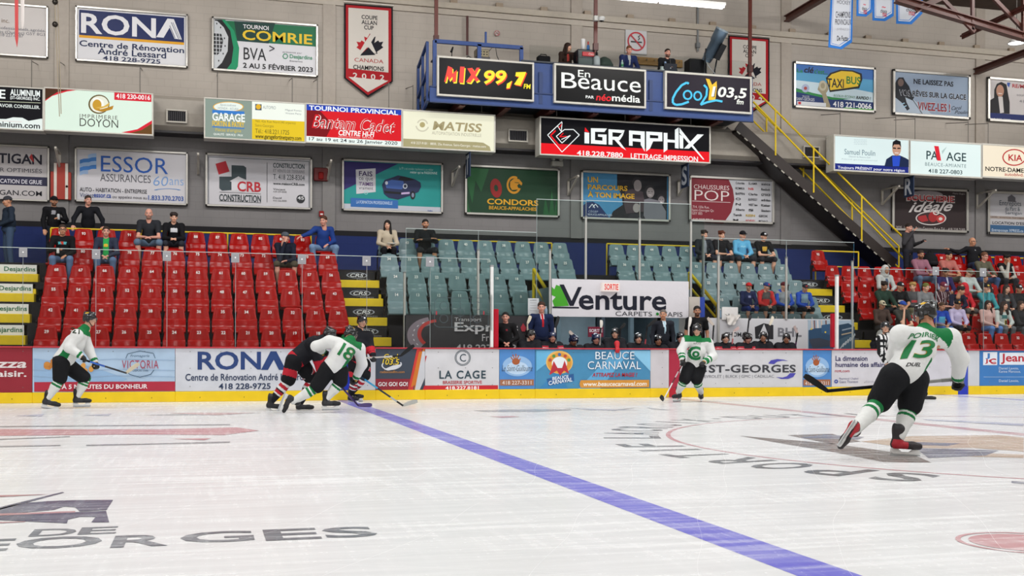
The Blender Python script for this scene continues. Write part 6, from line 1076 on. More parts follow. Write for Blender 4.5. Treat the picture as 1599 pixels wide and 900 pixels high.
# hair, caps, hoods and helmets made once and copied
HG = {}
_cap = el((0, .016, .044), (.086, .103, .085)); _fc = el((0, -.105, -.02), (.07, .062, .082))
def _hair(style):
    if style in HG: return HG[style]
    if style == 'short': r = surface([_cap], .008, .01, [_fc], [((0, -.72, -1), .004)])
    elif style == 'crop': r = surface([el((0, .014, .040), (.081, .099, .082))], .008, .01, [_fc], [((0, -.62, -1), -.002)])
    elif style == 'messy': r = surface([_cap]+[el((.06*math.cos(a), .02+.07*math.sin(a), .07+.03*math.sin(3*a)), (.035, .04, .035)) for a in np.linspace(0, 6.28, 9)]+[el((s*.04, -.07, .07), (.035, .03, .02)) for s in (-1, 1)], .009, .02, [el((0, -.115, -.03), (.07, .062, .08))], [((0, -.75, -1), .03)])
    elif style in ('long', 'curly'):
        w = 1.35 if style == 'curly' else 1.0
        r = surface([_cap, rc((.068, .0, .02), (.085*w, -.02, -.22), .028*w, .038*w), rc((-.068, .0, .02), (-.085*w, -.02, -.22), .028*w, .038*w), rc((0, .06, .0), (0, .075, -.24), .065, .075*w)]+([el((s*.1, -.01+.02*j, -.03-.06*j), (.04, .05, .04)) for s in (-1, 1) for j in range(4)] if w > 1 else []), .011, .03, [el((0, -.11, -.04), (.058, .075, .10)), rc((0, .0, -.09), (0, .0, -.3), .055, .06)])
    elif style == 'cap': r = surface([el((0, .012, .042), (.088, .107, .086)), el((0, -.125, .042), (.068, .072, .0105))], .0075, .012, (), [((0, .12, -1), -.022)])
    elif style == 'capback': r = surface([el((0, .012, .042), (.088, .107, .086)), el((0, .13, .03), (.066, .06, .011))], .0075, .012, [el((0, -.13, .01), (.09, .07, .052))], [((0, .12, -1), -.018)])
    elif style == 'hood': r = surface([el((0, .03, .012), (.112, .118, .135)), rc((0, .04, -.08), (0, .04, -.14), .11, .12)], .011, .05, [el((0, -.105, -.005), (.074, .105, .10)), el((0, .01, -.0), (.088, .1, .12))])
    elif style == 'hoodback': r = surface([rc((-.09, .04, -.17), (.09, .04, -.17), .04, .04), el((0, .10, -.17), (.13, .055, .075))], .012, .04, [rc((0, .01, -.05), (0, .01, -.3), .06, .06)])
    elif style == 'beanie': r = surface([el((0, .012, .05), (.086, .104, .09))], .008, .01, (), [((0, -.1, -1), -.026)])
    elif style == 'helmet':
        P_ = [el((0, .012, .046), (.099, .125, .096)), rc((0, -.07, .128), (0, .10, .118), .022, .03), rc((.055, -.06, .105), (.06, .10, .09), .02, .024), rc((-.055, -.06, .105), (-.06, .10, .09), .02, .024), el((.094, .02, -.02), (.014, .036, .045)), el((-.094, .02, -.02), (.014, .036, .045)), el((0, .10, -.01), (.075, .032, .05))]
        r = surface(P_, .0085, .02, [el((0, -.135, -.03), (.084, .115, .072)), el((0, -.0, -.05), (.078, .10, .075))], [((0, .0, -1), .062)])
    elif style == 'goaliemask': r = surface([el((0, .0, .02), (.115, .13, .15)), el((0, -.05, -.09), (.08, .09, .08))], .0095, .03, [el((0, -.14, .005), (.066, .05, .05)), el((0, .16, -.05), (.09, .11, .1))])
    HG[style] = r; return r
_HM = {}
def head_item(style, c, m, parent, M, name, c2=None):
    key = (style, c, c2, m.name)
    if key not in _HM:
        V, Q = _hair(style); Cc = np.tile(np.array(col(c)), (len(Q), 1)); ct = cents(V, Q)
        if style == 'helmet':
            for a, b in ((.03, .02), (.03, .075), (-.03, .02), (-.03, .075), (.0, -.03)): Cc[(np.abs(ct[:, 0]-a) < .010) & (np.abs(ct[:, 1]-b) < .022) & (ct[:, 2] > .1)] = (.004, .004, .004)
            Cc[(ct[:, 1] < -.08) & (np.abs(ct[:, 0]) < .018) & (ct[:, 2] > .085) & (ct[:, 2] < .112)] = col('#d8d8dc')
            if c2: Cc[(np.abs(np.abs(ct[:, 0])-.06) < .02) & (np.abs(ct[:, 1]-.05) < .03) & (ct[:, 2] > .06)] = col(c2)
        elif c2: Cc[(ct[:, 1] < -.07) & (np.abs(ct[:, 0]) < .03) & (ct[:, 2] > .055) & (ct[:, 1] > -.115)] = col(c2)
        _HM[key] = np_mesh(name, [(V, Q, Cc)], m)
    o = bpy.data.objects.new(name, _HM[key]); COL.objects.link(o); o.parent = parent; o.matrix_local = M; return o
def _visor():
    mb = MB(); n = 14; vs = []
    for z, r in ((.045, 1.06), (-.015, 1.03), (-.055, .97)):
        for i in range(n+1): t = math.radians(-80+160*i/n); vs.append((.104*r*math.sin(t), .004-.132*r*math.cos(t), z))
    mb.add(vs, [(r*(n+1)+i, (r+1)*(n+1)+i, (r+1)*(n+1)+i+1, r*(n+1)+i+1) for r in range(2) for i in range(n)], (.9, .95, .95), True); return mb.me('visor', VISOR)
VISM = _visor()
def _strap():
    mb = MB(); mb.tube([(.088, .0, -.04), (.06, -.05, -.115), (0, -.06, -.128), (-.06, -.05, -.115), (-.088, .0, -.04)], .007, '#141416', 6); return mb.me('chin_strap', RUBBER)
STRM = _strap()
def _shoe(skate):
    P_ = [rc((0, .03, .045), (0, -.12, .035), .042, .036), rc((0, -.12, .035), (0, -.185, .03), .036, .028), rc((0, .03, .05), (0, .02, .11), .044, .045)]
    if skate: P_ = [rc((0, .035, .045), (0, -.13, .04), .046, .042), rc((0, -.13, .04), (0, -.20, .04), .042, .034), rc((0, .03, .05), (0, .0, .20), .05, .056), el((0, .055, .20), (.04, .02, .06))]
    return surface(P_, .0085, .03, (), [((0, 0, -1), -.004)])
SHOE, BOOT = _shoe(False), _shoe(True)
_SK = {}
def shoe_mesh(c, c2):
    k = ('shoe', c, c2)
    if k not in _SK:
        V, Q = SHOE; ct = cents(V, Q); Cc = np.where((ct[:, 2] < .022)[:, None], col(c2), col(c)); _SK[k] = np_mesh('shoe', [(V, Q, Cc)], LEATHER)
    return _SK[k]
def skate_meshes(c, c2):
    k = ('skate', c, c2)
    if k not in _SK:
        V, Q = BOOT; ct = cents(V, Q); Cc = np.tile(np.array(col(c)), (len(Q), 1)); Cc[(ct[:, 1] < -.04) & (ct[:, 1] > -.14) & (np.abs(ct[:, 0]) < .012) & (ct[:, 2] > .06)] = col('#d0d0d0'); Cc[(np.abs(ct[:, 0]) > .025) & (ct[:, 2] < .10) & (ct[:, 1] > -.08)] = col(c2); Cc[ct[:, 2] > .2] = col('#2a2a2c')
        b = np_mesh('boot', [(V, Q, Cc)], LEATHER)
        mb = MB(); 
        for x in (-.012, .012): pass
        mb.prism([(-.20, .0), (-.15, .012), (-.10, -.022), (-.02, -.022), (.02, .012), (.075, .012), (.085, -.03), (.06, -.045), (-.19, -.045), (-.215, -.03)], -.016, .016, '#dcdcda', M=Matrix(((0, 1, 0, 0), (1, 0, 0, 0), (0, 0, 1, 0), (0, 0, 0, 1))))
        hld = mb.me('blade_holder', PLAST); mb = MB(); mb.prism([(-.215, -.045), (.085, -.045), (.08, -.068), (-.19, -.070), (-.22, -.058)], -.0025, .0025, '#b8bcc0', M=Matrix(((0, 1, 0, 0), (1, 0, 0, 0), (0, 0, 1, 0), (0, 0, 0, 1))))
        _SK[k] = (b, hld, mb.me('blade', METAL))
    return _SK[k]
def frame_from(x, up):
    """rotation whose x axis runs along x and z axis leans to up"""
    x = Vector(x).normalized(); z = Vector(up)-x*Vector(up).dot(x)
    if z.length < 1e-4: z = Vector((0, 1, 0))-x*x.y
    z.normalize(); y = z.cross(x); return Matrix((x, y, z)).transposed().to_4x4()
SKINS = {'fair': '#d9a68c', 'tan': '#c08a6c', 'pink': '#cf9683', 'olive': '#a8765a', 'dark': '#6a4536'}
def tint(V, Q, k, skin, hair, beard):
    T = np.array([col(skin), col('#d8d2cc'), col('#2a2220'), np.array(col(hair))*.8+np.array(col(skin))*.2, (np.array(col(hair))*.75+np.array(col(skin))*.25) if beard else col(skin), np.array(col(skin))*np.array((.80, .52, .50))]); return (V, Q, T[k])
def xf(V, M): A = np.array(M)[:3]; return V@A[:, :3].T+A[:, 3]
def seg_t(C_, a, b): a, b = np.array(a, float), np.array(b, float); d = b-a; t = (C_-a)@d/(d@d); return t, np.linalg.norm(C_-a-np.clip(t, 0, 1)[:, None]*d, axis=1)
def spect_colors(fn, V, Q, base, J):
    Cc = np.tile(np.array(col(base)), (len(Q), 1)); return fn(cents(V, Q), Cc, J) if fn else Cc
def human(label, loc, J, hM, s=1.0, skin='fair', hair=('short', '#3a2a20'), beard=False, top='#333333', sleeve='long', topfn=None, pants='#30343e', plen='long', shoes=('#3a3a3c', '#cfcfcf'), hat=None, hands=('open', 'open'), palm=((0, 0, 1), (0, 0, 1)), extra=None, group=None, glasses=False, feet=None, collar=None, legs=True, low=0.0):
    """J: joints relative to loc (pel, chest, neck, sh, el, wr, hip, kn, an as pairs), hM: head matrix"""
    sk = SKINS.get(skin, skin); g = {k: (np.array(v, float) if k in ('pel', 'chest', 'neck') else [np.array(q, float) for q in v]) for k, v in J.items()}
    B = [el(g['pel'], (.15*s, .11*s, .12*s)), rc(g['pel'], g['chest'], .115*s, .13*s), rc(g['chest'], g['neck'], .12*s, .055*s), rc(g['sh'][0], g['sh'][1], .06*s, .06*s)]
    for i in (0, 1):
        B += [rc(g['sh'][i], g['el'][i], .052*s, .040*s), rc(g['el'][i], g['wr'][i], .040*s, .028*s)]
        if legs: B += [rc(g['hip'][i], g['kn'][i], .082*s, .056*s), rc(g['kn'][i], (g['kn'][i]*.6+g['an'][i]*.4), .056*s, .058*s), rc((g['kn'][i]*.6+g['an'][i]*.4), g['an'][i], .056*s, .038*s)]
    V, Q = surface(B, .021*s, .03*s); parts = [(V, Q, col(sk))]
    hx_ = hair[1] if hair else '#8a7466'
    for (v, q, k) in HEAD: parts.append(tint(xf(v, hM), q, k, col(sk), hx_, beard))
    for i in (0, 1):
        if hands[i] is None: continue
        hv, hq = HANDS[hands[i]]; hv = hv*s*1.0
        if i == 1: hv = hv*np.array((1, -1, 1)); hq = hq[:, ::-1]
        d = g['wr'][i]-g['el'][i]; M = Matrix.Translation(tuple(g['wr'][i])) @ frame_from(d, palm[i]); parts.append((xf(hv, M), hq, col(sk)))
    root = np_obj('person', parts, SKIN, None); root.location = loc; tag(root, label, 'person', group)
    # shirt, jumper or jacket
    I_ = .016*s; T = [el(g['pel']*.55+g['chest']*.45, (.165*s, .128*s, .2*s)), rc(g['pel']*.8+g['chest']*.2, g['chest'], .135*s, .142*s), rc(g['chest'], g['neck']*.75+g['chest']*.25, .13*s, .07*s), rc(g['sh'][0], g['sh'][1], .074*s, .074*s)]
    for i in (0, 1):
        if sleeve == 'long': T += [rc(g['sh'][i], g['el'][i], .068*s, .056*s), rc(g['el'][i], g['wr'][i]*.97+g['el'][i]*.03, .056*s, .042*s)]
        elif sleeve == 'short': T += [rc(g['sh'][i], g['sh'][i]*.35+g['el'][i]*.65, .068*s, .062*s)]
    V, Q = surface(T, .021*s, .035*s); np_obj({'long': 'sweater', 'short': 'tee_shirt'}[sleeve] if not collar else 'jacket', [(V, Q, spect_colors(topfn, V, Q, top, g))], CLOTH, root)
    if legs:
        L_ = [el(g['pel'], (.165*s, .125*s, .115*s))]
        for i in (0, 1):
            L_.append(rc(g['hip'][i], g['kn'][i], .096*s, .074*s if plen == 'long' else .085*s))
            if plen == 'long': L_.append(rc(g['kn'][i], g['an'][i]*.95+g['kn'][i]*.05, .072*s, .058*s))
        V, Q = surface(L_, .021*s, .025*s); np_obj('trousers' if plen == 'long' else 'shorts', [(V, Q, col(pants))], CLOTH, root)
        for i in (0, 1):
            o = bpy.data.objects.new('shoe', shoe_mesh(*shoes)); COL.objects.link(o); o.parent = root
            fd = Vector(feet[i]) if feet else Vector((0, -1, 0)); R = frame_from(Vector((0, 0, 1)).cross(fd), (0, 0, 1)); o.matrix_local = Matrix.Translation(Vector(tuple(g['an'][i]))-Vector((0, 0, .085*s))) @ R @ Matrix.Scale(s, 4)
    if hair and hair[0] and not (hat and hat[0] in ('hood', 'helmet') and hair[0] in ('short', 'crop', 'messy')): head_item(hair[0], hair[1], HAIR, root, hM, 'hair')
    if hat:
        o = head_item(hat[0], hat[1], GLOSS if hat[0] in ('helmet', 'goaliemask') else CLOTH, root, hM, {'cap': 'cap', 'capback': 'cap', 'hood': 'hood', 'hoodback': 'hood', 'helmet': 'helmet', 'beanie': 'beanie', 'goaliemask': 'goalie_mask'}[hat[0]], hat[2] if len(hat) > 2 else None)
    if glasses:
        q = MB()
        for x in (-.033, .033): q.add([(x+.024*m_*math.cos(t*math.pi/6), -.112, .0+.018*m_*math.sin(t*math.pi/6)) for m_ in (1, .75) for t in range(12)], [(t, (t+1) % 12, (t+1) % 12+12, t+12) for t in range(12)], hx('#1c1a1c'))
        q.tube([(-.057, -.112, .004), (-.08, .0, .0)], .0035, '#1c1a1c', 5); q.tube([(.057, -.112, .004), (.08, .0, .0)], .0035, '#1c1a1c', 5); q.tube([(-.01, -.113, .003), (.01, -.113, .003)], .0035, '#1c1a1c', 5); o = q.build('glasses', PLAST, root); o.matrix_local = hM
    if extra: extra(root, g, hM)
    return root
def headM(c, yaw=0, pitch=0, roll=0, s=1.0):
    """yaw>0 turns the face towards +x, pitch>0 looks down"""
    return Matrix.Translation(Vector(c)) @ Matrix.Rotation(yaw, 4, 'Z') @ Matrix.Rotation(pitch, 4, 'X') @ Matrix.Rotation(roll, 4, 'Y') @ Matrix.Scale(s, 4)
def seated(s=1.0, lean=.12, arms='lap', yaw=0.0, pitch=0.1, side=0.0, legs=0.0, reach=None):
    u = V3(math.sin(side), -math.sin(lean), math.cos(lean)); pel = V3(0, 0, .10)*s; chest = pel+u*.34*s; neck = pel+u*.52*s; shc = pel+u*.46*s
    sh = [shc+V3(-.185, 0, 0)*s, shc+V3(.185, 0, 0)*s]; y0 = -.04
    hip = [pel+V3(-.09, -.03, -.02)*s, pel+V3(.09, -.03, -.02)*s]; kn = [V3(-.13-legs, -.37, .09)*s, V3(.13+legs, -.37, .09)*s]; an = [V3(-.13-legs*.6, -.27, -.355)*s, V3(.13+legs*.6, -.27, -.355)*s]
    def pair(a): return [V3(-a[0], a[1], a[2])*s, V3(a[0], a[1], a[2])*s]
    if arms == 'lap': e, w = pair((.245, -.13+.3*-lean, .27)), pair((.07, -.32, .19))
    elif arms == 'knees': e, w = pair((.22, -.27-.2*lean, .22)), pair((.06, -.47, .20))
    elif arms == 'crossed': e, w = pair((.25, -.17, .33)), [V3(.10, -.25, .38)*s, V3(-.10, -.27, .35)*s]
    elif arms == 'chin': e, w = [V3(-.15, -.36, .18)*s, V3(.20, -.27, .19)*s], [neck+V3(-.02, -.16, .00)*s, V3(.03, -.36, .17)*s]
    elif arms == 'drink': e, w = [V3(-.26, -.2, .28)*s, V3(.23, -.14, .27)*s], [V3(-.1, -.34, .30)*s, V3(.1, -.34, .17)*s]
    elif arms == 'spread': e, w = [shc+V3(-.42, .05, -.10)*s, V3(.25, -.10, .25)*s], [shc+V3(-.68, .08, -.02)*s, V3(.12, -.30, .22)*s]
    elif arms == 'point': e, w = [shc+V3(-.34, -.10, -.12)*s, V3(.26, -.14, .26)*s], [shc+V3(-.52, -.2, -.20)*s, V3(.10, -.30, .17)*s]
    J = dict(pel=pel, chest=chest, neck=neck, sh=sh, el=e, wr=w, hip=hip, kn=kn, an=an)
    hc = neck+(u*.145+V3(0, -.03-.05*lean, 0))*s
    return J, headM(hc, yaw, pitch, 0, s*1.0)
def standing(s=1.0, arms='down', yaw=0.0, pitch=0.0, turn=0.0, lean=0.0):
    """feet at z=0, facing -y turned by turn"""
    R = np.array(Matrix.Rotation(turn, 3, 'Z')); f = lambda x, y, z: R@(V3(x, y, z)*s)
    pel = f(0, 0, .95); chest = f(0, -lean*.35, 1.27); neck = f(0, -lean*.5, 1.47); sh = [f(-.19, -lean*.45, 1.40), f(.19, -lean*.45, 1.40)]
    hip = [f(-.095, 0, .92), f(.095, 0, .92)]; kn = [f(-.11, -.02, .50), f(.11, -.02, .50)]; an = [f(-.12, .02, .085), f(.12, .02, .085)]
    D = {'down': ([(-.25, .02, 1.12), (.25, .02, 1.12)], [(-.24, -.10, .88), (.24, -.10, .88)]), 'front': ([(-.27, -.02, 1.14), (.27, -.02, 1.14)], [(-.06, -.24, 1.02), (.06, -.24, 1.02)]), 'rail': ([(-.32, -.10-lean*.3, 1.16), (.32, -.10-lean*.3, 1.16)], [(-.34, -.32, .98), (.34, -.32, .98)]), 'cup': ([(-.25, .0, 1.13), (.28, -.05, 1.15)], [(-.22, -.14, .9), (.12, -.30, 1.16)]), 'phone': ([(-.27, -.02, 1.14), (.26, -.05, 1.14)], [(.0, -.17, 1.50), (.16, -.34, 1.20)]), 'crossed': ([(-.26, -.12, 1.14), (.26, -.12, 1.14)], [(.10, -.22, 1.19), (-.10, -.24, 1.16)]), 'back': ([(-.27, .08, 1.13), (.27, .08, 1.13)], [(-.10, .16, .95), (.10, .16, .95)])}[arms]
    J = dict(pel=pel, chest=chest, neck=neck, sh=sh, el=[f(*q) for q in D[0]], wr=[f(*q) for q in D[1]], hip=hip, kn=kn, an=an)
    hc = f(0, -.03-lean*.55, 1.615); return J, headM(hc, turn+yaw, pitch, 0, s)
def chest_print(c, w=.10, h=.07, dz=-.02):
    def fn(C_, Cc, J):
        d = C_-J['chest']; Cc[(np.abs(d[:, 0]) < w) & (np.abs(d[:, 2]-dz) < h) & (d[:, 1] < -.05)] = col(c); return Cc
    return fn
def stripes_v(c, n=.06):
    def fn(C_, Cc, J): Cc[np.mod(C_[:, 0]/n, 1) < .2] = col(c); return Cc
    return fn
def sleeves_c(c):
    def fn(C_, Cc, J):
        for i in (0, 1):
            t, d = seg_t(C_, J['sh'][i], J['el'][i]); t2, d2 = seg_t(C_, J['el'][i], J['wr'][i]); Cc[((t > .15) & (d < .085) & (np.abs(C_[:, 0]-J['chest'][0]) > .165)) | (d2 < .075)] = col(c)
        return Cc
    return fn
def grad(c2, z0, z1):
    def fn(C_, Cc, J): t = np.clip((C_[:, 2]-z0)/(z1-z0), 0, 1)[:, None]; return Cc*t+np.array(col(c2))*(1-t)
    return fn
def suit(shirt, tie):
    def fn(C_, Cc, J):
        d = C_-J['chest']; ax = J['neck']-J['chest']; up = d@(ax/np.linalg.norm(ax)); fr = d[:, 1]-(ax[1]/max(ax[2], .1))*d[:, 2]
        v = (np.abs(d[:, 0]) < .01+.26*(up+.10)*.5) & (up > -.10) & (fr < -.03); Cc[v] = col(shirt); Cc[v & (np.abs(d[:, 0]) < .02)] = col(tie); return Cc
    return fn
def two(*fns):
    def fn(C_, Cc, J):
        for f in fns: Cc = f(C_, Cc, J)
        return Cc
    return fn
def hoodback(c): return lambda root, g, hM: head_item('hoodback', c, CLOTH, root, hM, 'hood')
def sit(label, px, py, row, arms='lap', s=1.0, yaw=0, pitch=.1, lean=.12, legs=.0, group=None, side=0, **k):
    """a spectator on a seat of the given row whose head is at photo pixel px"""
    x = at(px, py, rowP(row)-.3).x; J, hM = seated(s, lean, arms, yaw, pitch, side, legs); b = min(SEATS[row], key=lambda q: abs(q[0]-x))
    if abs(b[0]-x) < .30:
        for ch in b[1].children:
            for i_, nm in enumerate(('backrest', 'seat_pan', 'bracket')):
                if ch.name.startswith(nm): ch.data = SEATM[b[2], True][i_]
        if b[1]['label'].find('seat down') < 0: b[1]['label'] = b[1]['label'].replace(',', ', seat down,', 1)
    return human(label, (x, rowP(row)-.17, rowF(row)+.445), J, hM, s, group=group, **k)
def can(name, lb, p, r, h, c, c2='#c8c8cc'):
    q = MB(); q.lathe([(0, 0), (r*.9, 0), (r, .01), (r, h-.012), (r*.8, h), (0, h)], c, n=14); o = q.build(name, GLOSS); o.location = p; tag(o, lb, name.split('_')[-1]); q = MB(); q.lathe([(0, h), (r*.75, h), (r*.75, h+.003), (0, h+.003)], c2, n=12); q.build('lid', METAL, o); return o
G1, G2, G3, G4 = 'spectators in the near-empty red block', 'young people on the grey seats', 'spectators in the crowded red block', 'people on the press balcony'
# --- standing behind the top row and seated in the near-empty block
def stand(label, px, P, z, arms='down', s=1.0, turn=0, yaw=0, pitch=0, lean=0, group=None, **k):
    x = at(px, 350, P).x; J, hM = standing(s, arms, yaw, pitch, turn, lean); fd = Vector((math.sin(turn), -math.cos(turn), 0)); return human(label, (x, P, z), J, hM, s, group=group, feet=(fd, fd), **k)
ZT = rowF(6)
stand('man in grey cap and navy jacket standing side-on by the blue wall', 14, 29.55, ZT-.08, 'front', 1.02, -1.1, 0, .1, group=G1, top='#26303e', pants='#3d4e66', hair=('crop', '#2a2420'), hat=('cap', '#3a3a40'), skin='tan', collar=True)
stand('man in black cap and sweater standing with a cup', 85, 29.6, ZT, 'cup', 1.0, .1, .2, .1, group=G1, top='#121216', topfn=chest_print('#8a8a90', .05, .05, .05), pants='#1e222c', hair=('crop', '#1c1816'), hat=('cap', '#141418'), skin='tan', beard=True)
can('drink_can', 'silver can held by the man in black cap', (at(85, 350, 29.6).x+.14, 29.24, ZT+1.12), .035, .14, '#a8acb0')
stand('man in dark zip jacket leaning on the rail, no hat', 138, 29.62, ZT, 'rail', 1.02, .1, .25, .05, .25, group=G1, top='#15161c', pants='#1d2028', hair=('crop', '#3a2e26'), skin='pink', collar=True)
sit('man in black sweater with red and teal print holding a can', 98, 372, 5, 'drink', 1.05, .15, .1, .1, .05, group=G1, top='#121215', topfn=two(chest_print('#4fa0a8', .09, .025, .02), chest_print('#b03a2c', .025, .035, .02)), pants='#5b7396', hair=('crop', '#3a2c24'), skin='tan', glasses=True)
can('beer_can', 'white can held by the man with red and teal print', (at(98, 372, rowP(5)-.3).x-.06, rowP(5)-.62, rowF(5)+.66), .033, .12, '#c8c8c4')
sit('man in navy jacket over a green shirt holding a cup', 166, 370, 5, 'lap', 1.03, .1, .05, .1, .04, group=G1, top='#2c3244', topfn=two(chest_print('#2a9a4c', .06, .26, -.06), chest_print('#d0a83c', .05, .035, .0)), pants='#566c8c', hair=('crop', '#33281f'), skin='pink', collar=True)
sit('bald bearded man in dark grey polo and denim shorts', 233, 345, 6, 'knees', 1.08, 0, .05, .18, .1, group=G1, top='#26282d', sleeve='short', pants='#5c7186', plen='short', hair=None, beard=True, skin='pink')
sit('dark-haired youth in black hoodie with white print', 272, 346, 6, 'knees', 1.0, .1, .15, .2, .05, group=G1, top='#121216', topfn=chest_print('#c8c8cc', .08, .05, .0), pants='#2a2c34', plen='short', hair=('messy', '#2c2220'), skin='fair', extra=hoodback('#121216'))
sit('man in flat cap and navy sweater resting his chin on a hand', 446, 380, 5, 'chin', 1.02, .9, .1, .2, .08, group=G1, top='#191d2c', pants='#4c4638', plen='short', hair=('crop', '#3a3430'), hat=('cap', '#4c525a'), skin='pink')
sit('man in blue sweater stretching out a hand to point', 505, 360, 6, 'point', 1.05, -.5, .1, .25, .15, group=G1, top='#1f3a7c', pants='#6c86a8', hair=('short', '#4a2c1e'), skin='pink', shoes=('#b8b8bc', '#d8d8d8'))
sit('long-haired woman in cream sweater holding a plate', 606, 358, 6, 'lap', .98, -.3, .1, .08, .0, group=G1, top='#b5a894', pants='#16161b', hair=('long', '#1c1614'), skin='fair')
p = at(612, 383, rowP(6)-.55); q = MB(); q.lathe([(0, .01), (.08, .0), (.12, .03), (.115, .035), (.08, .012), (0, .02)], '#d8d4cc', n=18); o = q.build('paper_plate', PLAST); o.location = (p.x, rowP(6)-.56, rowF(6)+.66); tag(o, 'paper plate with food held by the woman in cream', 'plate'); q = MB(); q.lathe([(0, .01), (.07, .015), (.04, .05), (0, .055)], '#c8a870', n=12); q.build('food', CLOTH, o)
sit('bearded man in black sitting with crossed arms on grey seats', 665, 362, 6, 'crossed', 1.05, .0, .1, .1, .06, group=G1, top='#17181b', pants='#222226', plen='short', hair=('crop', '#211b18'), beard=True, skin='tan')
# --- grey block on the far side of the tunnel
sit('youth in dark open jacket with striped shirt behind the post', 1101, 372, 6, 'lap', 1.0, .1, .1, .1, .08, group=G2, top='#22262c', topfn=chest_print('#7a8288', .05, .2, -.05), pants='#2a2c34', plen='short', hair=('messy', '#2c201a'), skin='fair')
sit('auburn-haired youth in black tee with bent legs', 1128, 373, 6, 'knees', 1.0, .1, .1, .1, .05, group=G2, top='#131317', sleeve='short', pants='#2c2c32', plen='short', hair=('messy', '#5a2e1e'), skin='fair', shoes=('#b4a890', '#d8d4c8'))
sit('youth in light blue hoodie and dark cap', 1160, 376, 6, 'lap', 1.02, .05, .15, .15, .1, group=G2, top='#5fa8d0', topfn=chest_print('#88c0dc', .08, .02, .0), pants='#26282e', plen='short', hair=('crop', '#3c2c22'), hat=('cap', '#17171b'), skin='fair', shoes=('#c4bca8', '#e0dcd0'), extra=hoodback('#5fa8d0'))
sit('youth in black tee with yellow print and dark cap', 1194, 378, 6, 'knees', 1.0, .0, .1, .1, .06, group=G2, top='#131316', sleeve='short', topfn=chest_print('#c8a040', .07, .06, -.03), pants='#2a2a30', plen='short', hair=('short', '#2a1e1a'), hat=('cap', '#141417', '#c8c8cc'), skin='fair')
KID = dict(group=G2, skin='fair')
sit('boy in navy sweatshirt and bright red cap', 1170, 458, 3, 'lap', .88, -.1, .1, .15, top='#20284e', topfn=chest_print('#8a8cb0', .03, .03, .02), pants='#2a3f8c', plen='short', hair=('crop', '#3a2a20'), hat=('cap', '#c42a2c'), **KID)
sit('boy in red and grey hooded top with blue cap', 1197, 459, 3, 'lap', .9, .3, .2, .2, top='#c03434', topfn=chest_print('#55504f', .12, .10, .06), pants='#3c4a4c', plen='short', hair=('crop', '#3a2a20'), hat=('cap', '#2a4080', '#c03030'), extra=hoodback('#c03434'), **KID)
sit('boy in grey top with blue sleeves and maroon cap', 1225, 456, 3, 'lap', .92, .3, .15, .15, top='#8a9096', topfn=sleeves_c('#2c4fae'), pants='#24252c', plen='short', hair=('crop', '#2e221c'), hat=('cap', '#5c2028'), extra=hoodback('#2c4fae'), **KID)
sit('boy in blue hooded top with grey front, last of the capped boys', 1257, 463, 3, 'lap', .88, -.1, .3, .2, top='#2c50b0', topfn=chest_print('#7c96a4', .10, .12, .0), pants='#24252c', plen='short', hair=('crop', '#2e221c'), hat=('cap', '#22262e', '#9a2c30'), extra=hoodback('#2c50b0'), **KID)
# --- crowded block
CR = dict(group=G3)
stand('large man in dark grey coat holding a camera by the stair foot', 1418, 29.35, ZT-.02, 'phone', 1.06, .5, .0, .15, top='#39373a', pants='#22222a', hair=('crop', '#2c211c'), skin='pink', collar=True, **CR)
x = at(1418, 350, 29.35).x; q = MB(); q.bbox(-.05, .05, -.035, .035, -.03, .03, '#151518', .008); q.lathe([(.0, -.10), (.03, -.1), (.034, 0), (0, 0)], '#1c1c20', n=12, M=Matrix.Rotation(1.2, 4, 'Y') @ Matrix.Translation((0, 0, 0))); o = q.build('camera', PLAST); o.location = (x+.34, 29.02, ZT+1.28); tag(o, 'small black camera held out by the man in grey coat', 'camera')
sit('bald man in black jacket with an arm spread along the rail', 1525, 388, 6, 'spread', 1.08, .1, .0, -.1, .1, top='#17171b', topfn=chest_print('#b8b8bc', .015, .015, .08), pants='#2c3a54', hair=None, skin='tan', glasses=True, collar=True, **CR)
